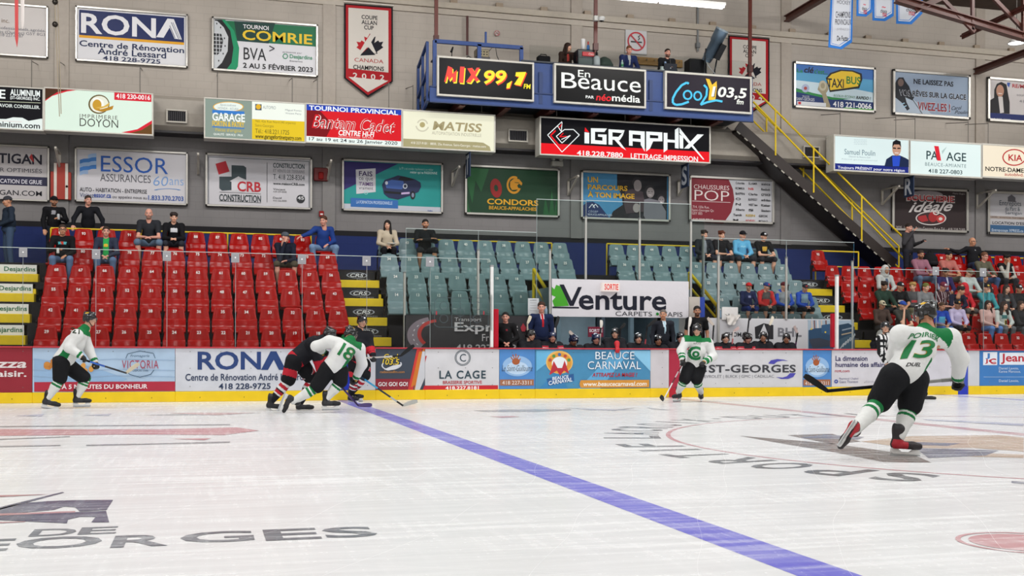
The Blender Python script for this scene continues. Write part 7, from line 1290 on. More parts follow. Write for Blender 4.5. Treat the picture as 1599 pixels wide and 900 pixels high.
for a in (
 ('man in pink hoodie sitting with hands together', 1440, 405, 5, 'knees', 1.05, -.1, .1, .15, .1, dict(top='#8c5f6e', pants='#5a6c86', hair=('short', '#2c1f18'), beard=True, skin='olive', extra=hoodback('#8c5f6e'))),
 ('man in salmon tee shirt with cap worn backwards', 1482, 404, 5, 'knees', 1.05, .05, .1, .15, .1, dict(top='#a8645c', sleeve='short', pants='#5c5850', plen='short', hair=('crop', '#241b17'), hat=('capback', '#1c1c20'), skin='tan')),
 ('man in olive sweater and glasses with denim legs', 1537, 405, 5, 'knees', 1.05, .1, .1, .12, .12, dict(top='#565445', pants='#3f5680', hair=('short', '#6a4632'), skin='pink', glasses=True)),
 ('youth in white and black jacket resting his chin', 1571, 409, 5, 'chin', 1.0, .2, .1, .15, .05, dict(top='#16161a', topfn=sleeves_c('#a8a39a'), pants='#24252c', hair=('messy', '#1c1614'), skin='olive')),
 ('youth with white hood up over a cap, hands clasped', 1384, 436, 4, 'lap', 1.0, .0, .1, .15, .05, dict(top='#b4b4b2', topfn=chest_print('#4c5a70', .04, .14, -.05), pants='#5a7494', hair=('crop', '#2a201c'), hat=('hood', '#b8b8b6'), skin='olive')),
 ('dark-haired boy in purple track jacket with white stripe', 1478, 433, 4, 'lap', .97, .0, .1, .3, .05, dict(top='#2c2456', topfn=stripes_v('#a8a8bc', .33), pants='#22232c', hair=('messy', '#201815'), skin='olive')),
 ('boy in white and green jacket looking down under a cap', 1515, 436, 4, 'knees', .98, .0, .25, .45, .08, dict(top='#b2bab8', topfn=grad('#3c9a4c', .05, .22), pants='#3a3a40', hair=('crop', '#3a2a20'), hat=('cap', '#5c5240'), skin='fair')),
 ('small child in dark top between the aisle of red seats', 1541, 444, 4, 'lap', .78, .0, .1, .1, .0, dict(top='#2a2326', pants='#2a3a54', hair=('short', '#3a2018'), skin='tan')),
 ('youth in dark green hoodie looking down', 1383, 464, 3, 'knees', 1.0, -.1, .15, .3, .06, dict(top='#23382e', pants='#2a2a30', hair=('messy', '#261b17'), skin='olive', extra=hoodback('#23382e'))),
 ('youth in black tee with white print and dark cap', 1406, 462, 3, 'lap', 1.0, .1, .1, .2, .06, dict(top='#141417', sleeve='short', topfn=chest_print('#c8c8c8', .08, .03, -.08), pants='#5c5a44', hair=('crop', '#2a201c'), hat=('cap', '#222226', '#c8c8cc'), skin='tan')),
 ('blond youth in grey tee with red print glancing aside', 1429, 460, 3, 'lap', 1.0, -.7, .1, .15, .06, dict(top='#4a4a4c', topfn=chest_print('#b43a40', .09, .03, -.09), pants='#3a3c44', hair=('messy', '#a8844c'), skin='fair')),
 ('boy in pale grey hoodie with olive backward cap', 1447, 463, 3, 'lap', .98, .0, .1, .1, .0, dict(top='#77787a', pants='#3c3c44', hair=('crop', '#4a3626'), hat=('capback', '#6a6a34'), skin='fair', extra=hoodback('#77787a'))),
 ('youth in maroon striped shirt and maroon cap', 1474, 463, 3, 'knees', 1.02, .0, .1, .35, .05, dict(top='#3c1c24', sleeve='short', topfn=stripes_v('#b8a8ac', .07), pants='#2a2a30', plen='short', hair=('crop', '#2a1c18'), hat=('cap', '#6a2436', '#c8c0c4'), skin='pink')),
 ('long-haired boy in navy top turned towards the red hoodie', 1492, 464, 3, 'lap', .97, .8, .1, .2, .0, dict(top='#1c1e34', topfn=chest_print('#5c88a0', .04, .07, -.05), pants='#2a2a36', plen='short', hair=('messy', '#1d1512'), skin='tan')),
 ('youth in bright red hooded top seen from the side', 1509, 458, 3, 'lap', 1.0, -1.3, .1, .1, .0, dict(top='#bc2430', topfn=chest_print('#2a1c20', .07, .04, .02), pants='#55504c', plen='short', hair=('crop', '#3a2a20'), hat=('hood', '#c02632', '#b8b0a4'), skin='fair')),
 ('youth in teal jacket covering his mouth with a hand', 1543, 463, 3, 'chin', 1.0, -.1, .1, .1, .0, dict(top='#3c8a92', pants='#2c2c34', hair=('crop', '#231a17'), hat=('cap', '#17171b', '#c8a84c'), skin='fair')),
 ('girl in charcoal sweater with pale lettering', 1573, 459, 3, 'lap', .98, .0, .1, .1, .0, dict(top='#35353a', topfn=chest_print('#9a9488', .07, .025, .0), pants='#26262c', hair=('long', '#2c201c'), skin='fair')),
 ('youth in black jacket and cap at the edge of the crowd', 1596, 465, 3, 'lap', 1.0, -.3, .1, .15, .0, dict(top='#1c1c20', pants='#26262c', hair=('crop', '#2c201c'), hat=('cap', '#17171a', '#c8ccd0'), skin='tan')),
 ('boy in cream cap and brown top below the white hood', 1380, 487, 2, 'lap', .92, -.1, .1, .3, .0, dict(top='#4a3a34', pants='#3c3c40', hair=('crop', '#3a2a20'), hat=('cap', '#b8ae94', '#3a3230'), skin='tan')),
 ('boy in blue cap resting his face on folded hands', 1411, 487, 2, 'chin', .92, .0, .1, .2, .0, dict(top='#3c3c38', sleeve='short', pants='#6c6a54', hair=('crop', '#3a2a20'), hat=('cap', '#2c4a9c'), skin='fair')),
 ('boy in blue shirt fading to yellow sleeves', 1472, 490, 2, 'lap', .9, .05, .1, .25, .0, dict(top='#2040a0', topfn=two(chest_print('#58a8cc', .10, .08, -.08), grad('#c8b060', .12, .26)), pants='#3a5a90', hair=('short', '#4c3626'), skin='tan')),
 ('boy in lavender hoodie with black cap and bare knees', 1498, 487, 2, 'lap', .97, -.1, .1, .1, .0, dict(top='#b8accc', pants='#1c1c22', plen='short', hair=('crop', '#2c201c'), hat=('cap', '#17171b', '#b88a4c'), skin='olive', extra=hoodback('#b8accc'))),
 ('long-haired girl in pale pink sweater and jeans', 1547, 486, 2, 'lap', .98, -.2, .1, .1, .0, dict(top='#bf9c96', pants='#5a7eb8', hair=('long', '#2e1c17'), skin='fair')),
 ('curly-haired girl in white printed sweatshirt holding a yellow phone', 1568, 486, 2, 'lap', .96, .1, .1, .1, .0, dict(top='#b6bcb8', topfn=chest_print('#3c6c6c', .09, .05, .0), pants='#626468', hair=('curly', '#2e1e18'), skin='fair')),
 ('girl in dark cardigan and grey jeans at the picture edge', 1597, 488, 2, 'knees', .98, -.1, .1, .1, .0, dict(top='#242428', pants='#55585c', hair=('long', '#3a281f'), skin='fair'))):
    lb, px, py, row, arms, s_, lean, yaw, pitch, legs, kw = a[0], a[1], a[2], a[3], a[4], a[5], max(a[6]*.5+.12, .0), a[6]*1.0, a[8], a[9], a[10]
    sit(lb, px, py, row, arms, s_, yaw, pitch, lean, legs, **kw, **CR)
p = at(1569, 508, rowP(2)-.55); q = MB(); q.bbox(-.035, .035, -.006, .006, -.065, .065, '#d8c42c', .006); q.box(-.028, .028, -.0075, -.006, -.05, .055, '#3a3420'); o = q.build('phone', PLAST); o.location = (p.x, rowP(2)-.60, rowF(2)+.70); tag(o, 'yellow phone held by the curly-haired girl', 'phone')
# --- press balcony
ZB = bz0+.30
def bal_sit(label, px, dy, arms, yaw=0, pitch=.1, s=1.0, **k):
    p = at(px, 92, PF+dy); J, hM = seated(s, .15, arms, yaw, pitch); o = human(label, (p.x, PF+dy, bz1-.13), J, hM, s, group=G4, **k)
    q = MB(); q.lathe([(0, .0), (.17, 0), (.18, -.05), (.03, -.06), (.03, ZB-bz1+.13+.02), (.2, ZB-bz1+.13+.01), (.2, ZB-bz1+.13), (0, ZB-bz1+.13)], '#1c1c20', n=14); st_ = q.build('stool', RUBBER); st_.location = (p.x, PF+dy, bz1-.13); tag(st_, 'dark stool under the '+label.split(' in ')[0]+' on the balcony', 'stool', 'stools on the balcony'); return o
bal_sit('long-haired woman in brown jacket on the balcony', 885, .62, 'lap', .9, .2, .95, top='#33231d', topfn=chest_print('#a83a34', .03, .10, .0), pants='#22222a', hair=('long', '#2e1c15'), skin='fair', collar=True)
bal_sit('announcer in navy suit and open grey shirt on the balcony', 980, .62, 'lap', -.1, .35, 1.02, top='#1f2a54', topfn=suit('#a9aaa6', '#a9aaa6'), pants='#1c2038', hair=('crop', '#6a3f28'), skin='pink', collar=True)
bal_sit('announcer in black drinking from a can behind the laptop', 1040, .62, 'drink', .0, .1, 1.02, top='#17181c', pants='#1c1c22', hair=('crop', '#241a15'), beard=True, skin='pink', collar=True)
pp = at(1042, 92, PF+.3); can('energy_drink_can', 'blue and white can by the drinking announcer', (pp.x, PF+.42, bz1+.22), .033, .15, '#8aa4cc')
# --- bench: coaches and players
G5, G6 = 'coaches standing behind the players bench', 'dark-jersey players seated on the bench'
stand('trainer in black quarter-zip standing by the red padded post', 790, 25.05, .25, 'front', 1.0, -.15, -.2, .0, group=G5, top='#151517', topfn=chest_print('#7c2430', .02, .025, .04), pants='#18181c', hair=('crop', '#1c1614'), skin='pink')
stand('tall coach in navy suit with bright red tie', 846, 25.43, .34, 'down', 1.10, -.1, -.2, .05, group=G5, top='#1c2748', topfn=suit('#d6c4c8', '#b01c24'), pants='#181e34', hair=('short', '#3c2418'), skin='pink', collar=True)
stand('grey-haired coach in charcoal suit with pale tie', 1036, 25.43, .30, 'down', 1.04, -.2, -.3, .0, group=G5, top='#23262e', topfn=suit('#c0ccd4', '#a8c4d0'), pants='#1c1e26', hair=('crop', '#6a625c'), skin='tan', collar=True)
stand('bearded man in black polo behind the white-jersey skater', 1089, 25.40, .36, 'down', 1.06, -.2, -.1, .0, group=G5, top='#141416', sleeve='short', pants='#18181c', hair=('short', '#1c1614'), beard=True, skin='olive')
# ------------------------------------------------------------------ hockey players
from mathutils.bvhtree import BVHTree
import bmesh
def bands(C_, Cc, a, b, spec, rmax=.16):
    t, d = seg_t(C_, a, b)
    for t0, t1, c in spec: Cc[(t >= t0) & (t < t1) & (d < rmax)] = col(c)
    return Cc
def wrap_text(st, jersey, origin, right, up, w, h, colr, parent, name='number', bold=.03, lift=.006, inward=None, dist=.5, rise=0.0):
    """lettering laid over the cloth: the outline is cut fine and dropped on to the jersey"""
    v, f, ar = text_mesh(st, bold); bm = bmesh.new(); vs = [bm.verts.new((x-.5, y-.5, 0)) for x, y in v]
    for q in f:
        try: bm.faces.new([vs[i] for i in q])
        except ValueError: pass
    bmesh.ops.triangulate(bm, faces=bm.faces[:])
    for _ in range(5):
        e = [e for e in bm.edges if ((e.verts[0].co.x-e.verts[1].co.x)*w)**2+((e.verts[0].co.y-e.verts[1].co.y)*h)**2 > .026**2]
        if not e: break
        bmesh.ops.subdivide_edges(bm, edges=e, cuts=1); bmesh.ops.triangulate(bm, faces=[q for q in bm.faces if len(q.verts) > 3])
    me = jersey.data; bv = BVHTree.FromPolygons([p.co for p in me.vertices], [tuple(p.vertices) for p in me.polygons]); R, U = Vector(right).normalized(), Vector(up).normalized(); N = R.cross(U).normalized()
    out = []; O = Vector(origin)
    for p in bm.verts:
        q = O+R*p.co.x*w+U*(p.co.y*h+rise*abs(p.co.x)*w); hit = bv.ray_cast(q+N*dist, -N)
        out.append((hit[0]+N*lift if hit[0] is not None else q+N*.02))
    bm.verts.index_update(); mb = MB(); mb.add(out, [tuple(x.index for x in q.verts) for q in bm.faces], col(colr)); bm.free(); return mb.build(name, PRINT, parent)
def skater(label, cat_group, P, J, head, team, helmet='#101114', hel2=None, vox=.016, number=None, skin='fair', hair='#3a2a20', s=1.0, skates=None, gl=None, visor=True, hand_up=((0, 0, 1), (0, 0, 1)), origin=None, cap_len=1.0, glove_c=None, seated_=False):
    """J holds world joints; team gives the kit colours"""
    O = Vector(origin) if origin is not None else Vector((J['pel'][0], J['pel'][1], 0)); g = {}
    for k, v in J.items(): g[k] = np.array(Vector(v)-O, float) if k in ('pel', 'chest', 'neck') else [np.array(Vector(q)-O, float) for q in v]
    hc = Vector(head[0])-O; hM = headM(hc, *head[1:4], s*.97)
    B = [el(g['pel'], (.15*s, .13*s, .12*s)), rc(g['pel'], g['chest'], .13*s, .15*s), rc(g['chest'], g['neck'], .13*s, .06*s), rc(g['neck'], np.array(hc), .055*s, .05*s)]
    for i in (0, 1): B += [rc(g['sh'][i], g['el'][i], .055*s, .042*s), rc(g['el'][i], g['wr'][i], .042*s, .03*s), rc(g['chest'], g['sh'][i], .075*s, .055*s), rc(g['hip'][i], g['kn'][i], .085*s, .06*s), rc(g['kn'][i], g['an'][i], .06*s, .04*s)]
    V, Q = surface(B, .024, .03); parts = [(V, Q, col(SKINS[skin]))]
    for v, q, k in HEAD: parts.append(tint(xf(v, hM), q, k, col(SKINS[skin]), hair, False))
    root = np_obj('person', parts, SKIN, None); root.location = O; tag(root, label, 'person', cat_group)
    hm = head_item('helmet', helmet, GLOSS, root, hM, 'helmet', hel2)
    if visor: o = bpy.data.objects.new('visor', VISM); COL.objects.link(o); o.parent = root; o.matrix_local = hM
    o = bpy.data.objects.new('chin_strap', STRM); COL.objects.link(o); o.parent = root; o.matrix_local = hM
    # jersey with wide sleeves over shoulder pads
    pel2 = g['pel']*.92+g['chest']*.08; T = [rc(pel2, g['chest'], .175*s, .185*s), el(pel2, (.185*s, .165*s, .15*s)), rc(g['chest'], g['neck']*1.05-g['chest']*.05, .165*s, .088*s)]
    for i in (0, 1): T += [rc(g['chest']*.4+g['neck']*.6, g['sh'][i], .11*s, .108*s), rc(g['sh'][i], g['el'][i], .105*s, .088*s), rc(g['el'][i], g['el'][i]*.12+g['wr'][i]*.88, .088*s, .07*s)]
    V, Q = surface(T, vox, .045*s); Cc = np.tile(np.array(col(team['jersey'])), (len(Q), 1)); C_ = cents(V, Q)
    tt, td = seg_t(C_, pel2, g['neck'])
    if team.get('hem'):
        for t0, t1, c in team['hem']: Cc[(tt >= t0) & (tt < t1)] = col(c)
    if team.get('yoke'):
        nk, ch = g['neck'], g['chest']; axis = (nk-g['pel'])/np.linalg.norm(nk-g['pel']); hgt = (C_-nk)@axis; la = (g['sh'][1]-g['sh'][0])/np.linalg.norm(g['sh'][1]-g['sh'][0]); Cc[(hgt > -team.get('yh', .085)) & (np.abs((C_-nk)@la) < team.get('yw', .215))] = col(team['yoke'])
    if team.get('vs'): Cc[np.mod(((C_-g['chest'])@((g['sh'][1]-g['sh'][0])/np.linalg.norm(g['sh'][1]-g['sh'][0])))/.09, 1) < .45] = col('#17171a')
    for i in (0, 1):
        t1, d1 = seg_t(C_, g['sh'][i], g['el'][i]); t2, d2 = seg_t(C_, g['el'][i], g['wr'][i]); arm2 = (d2 < .12) & (d2 <= d1+.004) & (t2 > .0)
        for a, b, c in team.get('sleeve', ()): Cc[arm2 & (t2 >= a) & (t2 < b)] = col(c)
        for a, b, c in team.get('upper', ()): Cc[(d1 < .125) & (t1 >= a) & (t1 < b) & (d1 < d2)] = col(c)
    if team.get('side'):
        ax_ = (g['neck']-pel2)/np.linalg.norm(g['neck']-pel2); la = g['sh'][1]-g['sh'][0]; la = la-ax_*(la@ax_); la /= np.linalg.norm(la); lat = (C_-g['chest'])@la; lat = lat*team['ss'] if team.get('ss') else np.abs(lat); away = np.ones(len(C_), bool)
        for i in (0, 1): away &= (seg_t(C_, g['sh'][i], g['el'][i])[1] > .118) & (seg_t(C_, g['el'][i], g['wr'][i])[1] > .10)
        Cc[(lat > team.get('sl', .162)-.03*np.clip(.1-tt, 0, 1)) & (tt < .42) & away] = col(team['side'])
    if team.get('neck'): Cc[(np.linalg.norm(C_-(g['neck']), axis=1) < .088) & (tt > .97)] = col(team['neck'])
    jer = np_obj('jersey', [(V, Q, Cc)], JERSEY, root)
    if number: number(jer, g, root)
    # padded trousers, socks, skates, gloves
    L_ = [el(g['pel'], (.19*s, .165*s, .15*s))]
    for i in (0, 1): k2 = g['hip'][i]*.10+g['kn'][i]*.90; L_.append(rc(g['hip'][i], k2, (.155*s), .129*s))
    V, Q = surface(L_, vox, .03*s); Cc = np.tile(np.array(col(team['pants'])), (len(Q), 1)); C_ = cents(V, Q)
    if team.get('pants_stripe'):
        lat = np.abs((C_-g['pel'])@((g['hip'][1]-g['hip'][0])/np.linalg.norm(g['hip'][1]-g['hip'][0])))
        for i in (0, 1): t1, d1 = seg_t(C_, g['hip'][i], g['kn'][i]); side_ = (g['hip'][i]-g['pel']); sd = ((C_-g['hip'][i])@(side_/np.linalg.norm(side_))); m_ = (t1 > .3) & (t1 < .8) & (sd > .12) & (t1 > .4) & (t1 < .75); Cc[m_] = col('#d0c8c8'); Cc[m_ & (sd > .130)] = col('#b02432')
    np_obj('padded_trousers', [(V, Q, Cc)], CLOTH, root)
    for i in (0, 1):
        a = g['kn'][i]; b = g['an'][i]; a2 = a*1.04-b*.04; V, Q = surface([rc(a2, a*.6+b*.4, .092*s, .088*s), rc(a*.6+b*.4, b, .088*s, .060*s)], vox*.8, .03); C_ = cents(V, Q); Cc = np.tile(np.array(col(team['sock'])), (len(Q), 1)); Cc = bands(C_, Cc, a, b, team['sockband']); np_obj('sock', [(V, Q, Cc)], JERSEY, root)
        if not seated_:
            bm_, hm_, bl_ = skate_meshes(*(team['skate'])); fd, up_ = skates[i]; fd = Vector(fd).normalized(); up_ = Vector(up_); R = frame_from(up_.cross(fd).normalized(), up_); M = Matrix.Translation(Vector(tuple(b))) @ R @ Matrix.Translation((0, 0, -.14)) @ Matrix.Scale(1.05*s, 4)
            bo = bpy.data.objects.new('skate', bm_); COL.objects.link(bo); bo.parent = root; bo.matrix_local = M
            for nm, me in (('blade_holder', hm_), ('blade', bl_)): q = bpy.data.objects.new(nm, me); COL.objects.link(q); q.parent = bo
        gv, gq = GLOVE; gv = gv*s
        if i == 1: gv = gv*np.array((1, -1, 1)); gq = gq[:, ::-1]
        M = Matrix.Translation(tuple(g['wr'][i])) @ frame_from(g['wr'][i]-g['el'][i], hand_up[i]); vv = xf(gv, M); cc = np.tile(np.array(col(team['glove'][0])), (len(gq), 1)); c0 = cents(gv, gq); cc[c0[:, 0] < -.05*s] = col(team['glove'][1]); cc[(np.abs(c0[:, 0]-.02) < .012)] = col(team['glove'][1]); np_obj('glove', [(vv, gq, cc)], LEATHER, root)
    return root
def stick(label, grip, heel, tip, shaft_c, tape_c='#151517', blade_c='#17181a', butt=.0, group='hockey sticks', lift=.0, blade_h=.075):
    """shaft from grip to heel, blade from heel to tip"""
    grip, heel, tip = Vector(grip), Vector(heel), Vector(tip); o = thing('hockey_stick', label, 'hockey stick', grip, group); d = (heel-grip); L_ = d.length; dn = d.normalized(); side = dn.cross(tip-heel); side = side.normalized() if side.length > 1e-4 else Vector((0, 1, 0))
    def bar(a, b, c, nm, w=.022, h=.032): q = MB(); q.bar(a, b, w, h, c, dn.cross(side)); return q.build(nm, PLAST, o)
    bar(-dn*butt, dn*(L_*.14), tape_c, 'grip_tape', .026, .036); n = len(shaft_c)
    for i, c in enumerate(shaft_c): bar(dn*(L_*(.14+.86*i/n)), dn*(L_*(.14+.86*(i+1)/n)), c, 'shaft')
    bl = MB(); e = (tip-heel); bn = e.cross(side).normalized(); bn = bn if bn.dot(-dn) > 0 else -bn; k = 8; vs = []
    for i in range(k+1):
        t = i/k; p = d+e*t+side*(.035*t*t); hh = blade_h*(.62+.38*min(1, t*2.2))*(1-.35*max(0, t-.85)/.15); w = .009
        for sy in (-1, 1): vs += [p+side*w*sy-bn*hh*.35, p+side*w*sy+bn*hh*.65]
    fs = []
    for i in range(k):
        a = i*4; b = a+4; fs += [(a, a+1, b+1, b), (a+2, b+2, b+3, a+3), (a+1, a+3, b+3, b+1), (a, b, b+2, a+2)]
    fs += [(0, 2, 3, 1), (k*4, k*4+1, k*4+3, k*4+2)]; cs = [col(blade_c)]*len(fs); bl.add(vs, fs, cs); bl.build('blade', RUBBER, o); return o
GREEN, GOLD = '#14723c', '#d8a020'
HOME = dict(jersey='#d9dad8', yoke=GREEN, hem=None, sleeve=[(.80, .97, GREEN)], side=GREEN, neck=GREEN, pants='#17181b', sock='#d8d9d6', sockband=[(-.2, .04, GREEN), (.10, .20, GREEN), (.26, .36, GREEN)], skate=('#1b1c1e', '#2c2d30'), glove=('#17181a', '#b88a24'))
AWAY = dict(jersey='#14151c', hem=[(-.7, -.16, '#14151c'), (-.16, .02, '#b81f2e')], sleeve=[(-.2, .55, '#b81f2e'), (.62, .8, '#b81f2e')], neck='#14151c', pants='#15161a', pants_stripe=True, sock='#15161b', sockband=[(.10, .20, '#d8d8d8'), (.20, .34, '#b02030'), (.34, .44, '#d8d8d8'), (.50, .62, '#b02030'), (.62, .68, '#d8d8d8')], skate=('#1a1b1d', '#26272a'), glove=('#15161a', '#b81f2e'))
def jj(P, **k):
    """joints from photo pixels: each (px, py, depth offset)"""
    out = {}
    for n, v in k.items():
        f = lambda q: at(q[0], q[1], P+(q[2] if len(q) > 2 else 0)); out[n] = f(v) if n in ('pel', 'chest', 'neck') else [f(q) for q in v]
    return out
# --- skater 13, seen from behind
P = at(1403, 712, z=0).y; f = lambda px, py, d=0: at(px, py, P+d)
J = jj(P, pel=(1412, 582), chest=(1434, 545, .06), neck=(1444, 517, .12), sh=((1407, 524, .03), (1484, 529, .05)), el=((1398, 556, .36), (1500, 561, .12)), wr=((1424, 586, .55), (1496, 592, .30)), hip=((1396, 590), (1428, 593)), kn=((1372, 630, .10), (1421, 636, .08)), an=((1334, 672, -.22), (1405, 681, -.02)))
def num13(jer, g, root):
    up = Vector(tuple(g['neck']-g['pel'])).normalized(); rt = Vector(tuple(g['sh'][1]-g['sh'][0])).normalized()
    O = Vector(root.location); c = Vector(f(1425, 549))-O; n_ = lambda dx, dy: c+rt*dx+up*dy
    for st, dx in (('1', -.10), ('3', .07)):
        for b_, c_, lf in ((.075, '#d8a020', .004), (.02, GREEN, .008)): wrap_text(st, jer, n_(dx, -.005), rt, up, (.055 if st == '1' else .20), .24, c_, root, 'number', b_, lf)
    wrap_text('POIRIER', jer, n_(.01, .205), rt, up, .40, .075, GREEN, root, 'name_lettering', .02, .005, rise=-.25)
    wrap_text('DUEL', jer, n_(.03, -.21), rt, up, .16, .05, '#1c1c20', root, 'sponsor_lettering', .02, .005)
T13 = dict(HOME); T13['yh'] = .045; T13['ss'] = 1; T13['sl'] = .105; T13['skate'] = ('#2a2426', '#a81f2c'); T13['sockband'] = [(-.2, .0, GREEN), (.12, .26, GREEN), (.33, .42, GREEN)]; T13['glove'] = ('#1a1a1c', '#8a8a88')
skater('skater in white jersey number 13 gliding away, seen from behind', 'skaters in white and green', P, J, (f(1444, 492, .16), .35+math.pi, .2, 0), T13, '#121316', '#e0b020', .0125, num13, skates=((Vector((-.5, .2, -.85)), Vector((.6, .65, -.2))), (Vector((.9, -.25, -.08)), Vector((.08, .05, 1)))), hand_up=((0, 1, .3), (.6, .8, .2)), skin='tan')
stick('black stick held level by the skater numbered 13', f(1499, 592, .36), f(1291, 611, .62), f(1258, 589, .62), ('#9a9a96', '#8a8a88', '#3a3a3c', '#17181a', '#151618'), '#8c8c88', '#141517', .05, blade_h=.07)
# --- skater 18 leaning over
P = at(508, 645, z=0).y; f = lambda px, py, d=0: at(px, py, P+d)
J = jj(P, pel=(521, 573), chest=(536, 550, -.05), neck=(547, 532, -.02), sh=((515, 534, .02), (561, 545, .0)), el=((494, 541, .10), (566, 569, .10)), wr=((505, 549, .42), (556, 591, .22)), hip=((513, 577), (531, 580)), kn=((494, 606, .05), (532, 597, -.02)), an=((459, 627, .1), (511, 622, .02)))
def num18(jer, g, root):
    up = Vector(tuple(g['neck']-g['pel'])).normalized(); rt = Vector((1, 0, -.28)); rt = (rt-up*rt.dot(up)).normalized(); O = Vector(root.location); c = Vector(f(539, 549))-O
    for st, dx in (('1', -.09), ('8', .07)):
        for b_, c_, lf in ((.075, '#d8a020', .004), (.02, GREEN, .008)): wrap_text(st, jer, c+rt*dx, rt, up, (.05 if st == '1' else .20), .24, c_, root, 'number', b_, lf)
    wrap_text('ROUSSEL', jer, c+up*.20+rt*.0, rt, up, .38, .06, GREEN, root, 'name_lettering', .01, .005)
skater('skater in white jersey number 18 bent forward at the blue line', 'skaters in white and green', P, J, (f(548, 523, .06), math.pi-.9, .5, 0), dict(HOME, yh=.05, ss=1, sl=.12), '#121316', '#e0b020', .0135, num18, skates=((Vector((-.35, .1, -.95)), Vector((.95, .2, -.33))), (Vector((.95, .1, -.05)), Vector((0, 0, 1)))), hand_up=((0, 1, 0), (1, .3, .3)))
stick('blue and black stick of the skater numbered 18', f(548, 578, .30), f(630, 634, .35), f(652, 627, .35), ('#2a3a4c', '#3c9ad0', '#48a4c8', '#2c3c44', '#3c4044', '#b0b4b4', '#2a2c2e'), '#17181a', '#b4b4ae', .0)
# --- opponent in black, mostly behind 18
P = at(447, 641, z=0).y; f = lambda px, py, d=0: at(px, py, P+d)
J = jj(P, pel=(463, 562), chest=(484, 545, .02), neck=(505, 530, .02), sh=((487, 536, -.18), (492, 534, .22)), el=((497, 562, -.12), (505, 560, .30)), wr=((502, 588, -.05), (526, 590, .2)), hip=((459, 566, -.08), (471, 569, .10)), kn=((450, 596, -.10), (488, 593, .10)), an=((425, 626, -.06), (470, 628, .12)))
TA = dict(AWAY); TA['sleeve'] = [(-.2, .7, '#c02032'), (.7, .9, '#14151c')]
def numA(jer, g, root):
    up = Vector(tuple(g['neck']-g['pel'])).normalized(); c = Vector(f(470, 541))-Vector(root.location); wrap_text('17', jer, c, Vector((.5, .8, .1)), up, .2, .2, '#d8d8d8', root, 'number', .03)
skater('crouching opponent in black and red jersey behind number 18', 'skaters in black and red', P, J, (f(515, 524, .02), math.pi*.5+.1, .45, 0), TA, '#141519', None, .015, None, skates=((Vector((.95, .1, -.12)), Vector((.12, 0, 1))), (Vector((.95, -.05, -.05)), Vector((0, 0, 1)))), hand_up=((0, 0, 1), (0, 0, 1)))
stick('dark purple stick reaching for the puck', f(524, 594, .1), f(560, 634, .0), f(581, 634, .0), ('#3a3140', '#4c3a6a', '#3c3058'), '#17181a', '#5a4c78', .05)
pk = at(577, 635.5, z=0.0); q = MB(); q.lathe([(0, 0), (.036, 0), (.038, .004), (.038, .021), (.036, .025), (0, .025)], '#121214', n=20); o = q.build('puck', RUBBER); o.location = (pk.x, pk.y, .003); tag(o, 'black puck on the ice at the blade tip', 'puck')
# --- second opponent upright behind
P = 23.55; f = lambda px, py, d=0: at(px, py, P+d)
J = jj(P, pel=(561, 566), chest=(560, 540, -.03), neck=(560, 517, -.05), sh=((546, 522, -.02), (575, 525, .02)), el=((540, 543, .0), (579, 545, -.08)), wr=((556, 556, -.22), (583, 556, -.22)), hip=((555, 570), (568, 570)), kn=((556, 594, .0), (570, 588, -.15)), an=((549, 616, .1), (551, 612, .2)))
J['an'][0].z = max(J['an'][0].z, .17); J['an'][1].z = max(J['an'][1].z, .19)
skater('opponent in black with red sleeve at the boards, facing out', 'skaters in black and red', P, J, (f(566, 502, -.12), .35, .25, 0), AWAY, '#15161a', None, .016, None, skates=((Vector((.5, -.8, 0)), Vector((0, 0, 1))), (Vector((.9, -.3, -.1)), Vector((0, 0, 1)))), hand_up=((0, 0, 1), (0, 0, 1)))
stick('pale shafted stick with dark blade before the radio board', f(562, 560, -.28), f(627, 556, -.28), f(647, 540, -.28), ('#c4bcb4', '#b8b4b0', '#c8c8c4', '#2a2a2c'), '#8a8a88', '#1a1b1d', .05, blade_h=.08)
# --- skater 21 gliding along the far boards
P = at(98, 638, z=0).y; f = lambda px, py, d=0: at(px, py, P+d)
J = jj(P, pel=(99, 563), chest=(117, 537), neck=(133, 514), sh=((121, 524, -.19), (131, 522, .20)), el=((108, 543, -.24), (139, 546, .26)), wr=((127, 556, -.26), (149, 566, .12)), hip=((96, 567, -.09), (103, 569, .10)), kn=((94, 593, -.10), (134, 592, .10)), an=((76, 621, -.10), (122, 618, .10)))
def num21(jer, g, root):
    up = Vector(tuple(g['neck']-g['pel'])).normalized(); c = Vector(f(116, 517, -.1))-Vector(root.location); wrap_text('21', jer, c, Vector((1, .3, -.2)), Vector((.2, .1, 1)), .13, .12, '#20301c', root, 'number', .03)
T21 = dict(HOME); T21['hem'] = None
skater('skater in white with green side panel gliding past the cheese maker board', 'skaters in white and green', P, J, (f(141, 499, .0), math.pi*.5-.1, .1, 0), T21, '#14161c', '#e0b020', .0145, num21, skates=((Vector((.92, -.1, -.22)), Vector((.2, 0, 1))), (Vector((.98, .0, .02)), Vector((0, 0, 1)))), hand_up=((0, 0, 1), (0, 0, 1)))
stick('stick with blue grip and cream blade held off the ice', f(131, 562, -.18), f(198, 583, .2), f(217, 568, .25), ('#3c6cc8', '#3c64b8', '#45484c', '#3a3c40', '#4a4c50'), '#1a1b1d', '#cfc4ac', .06)
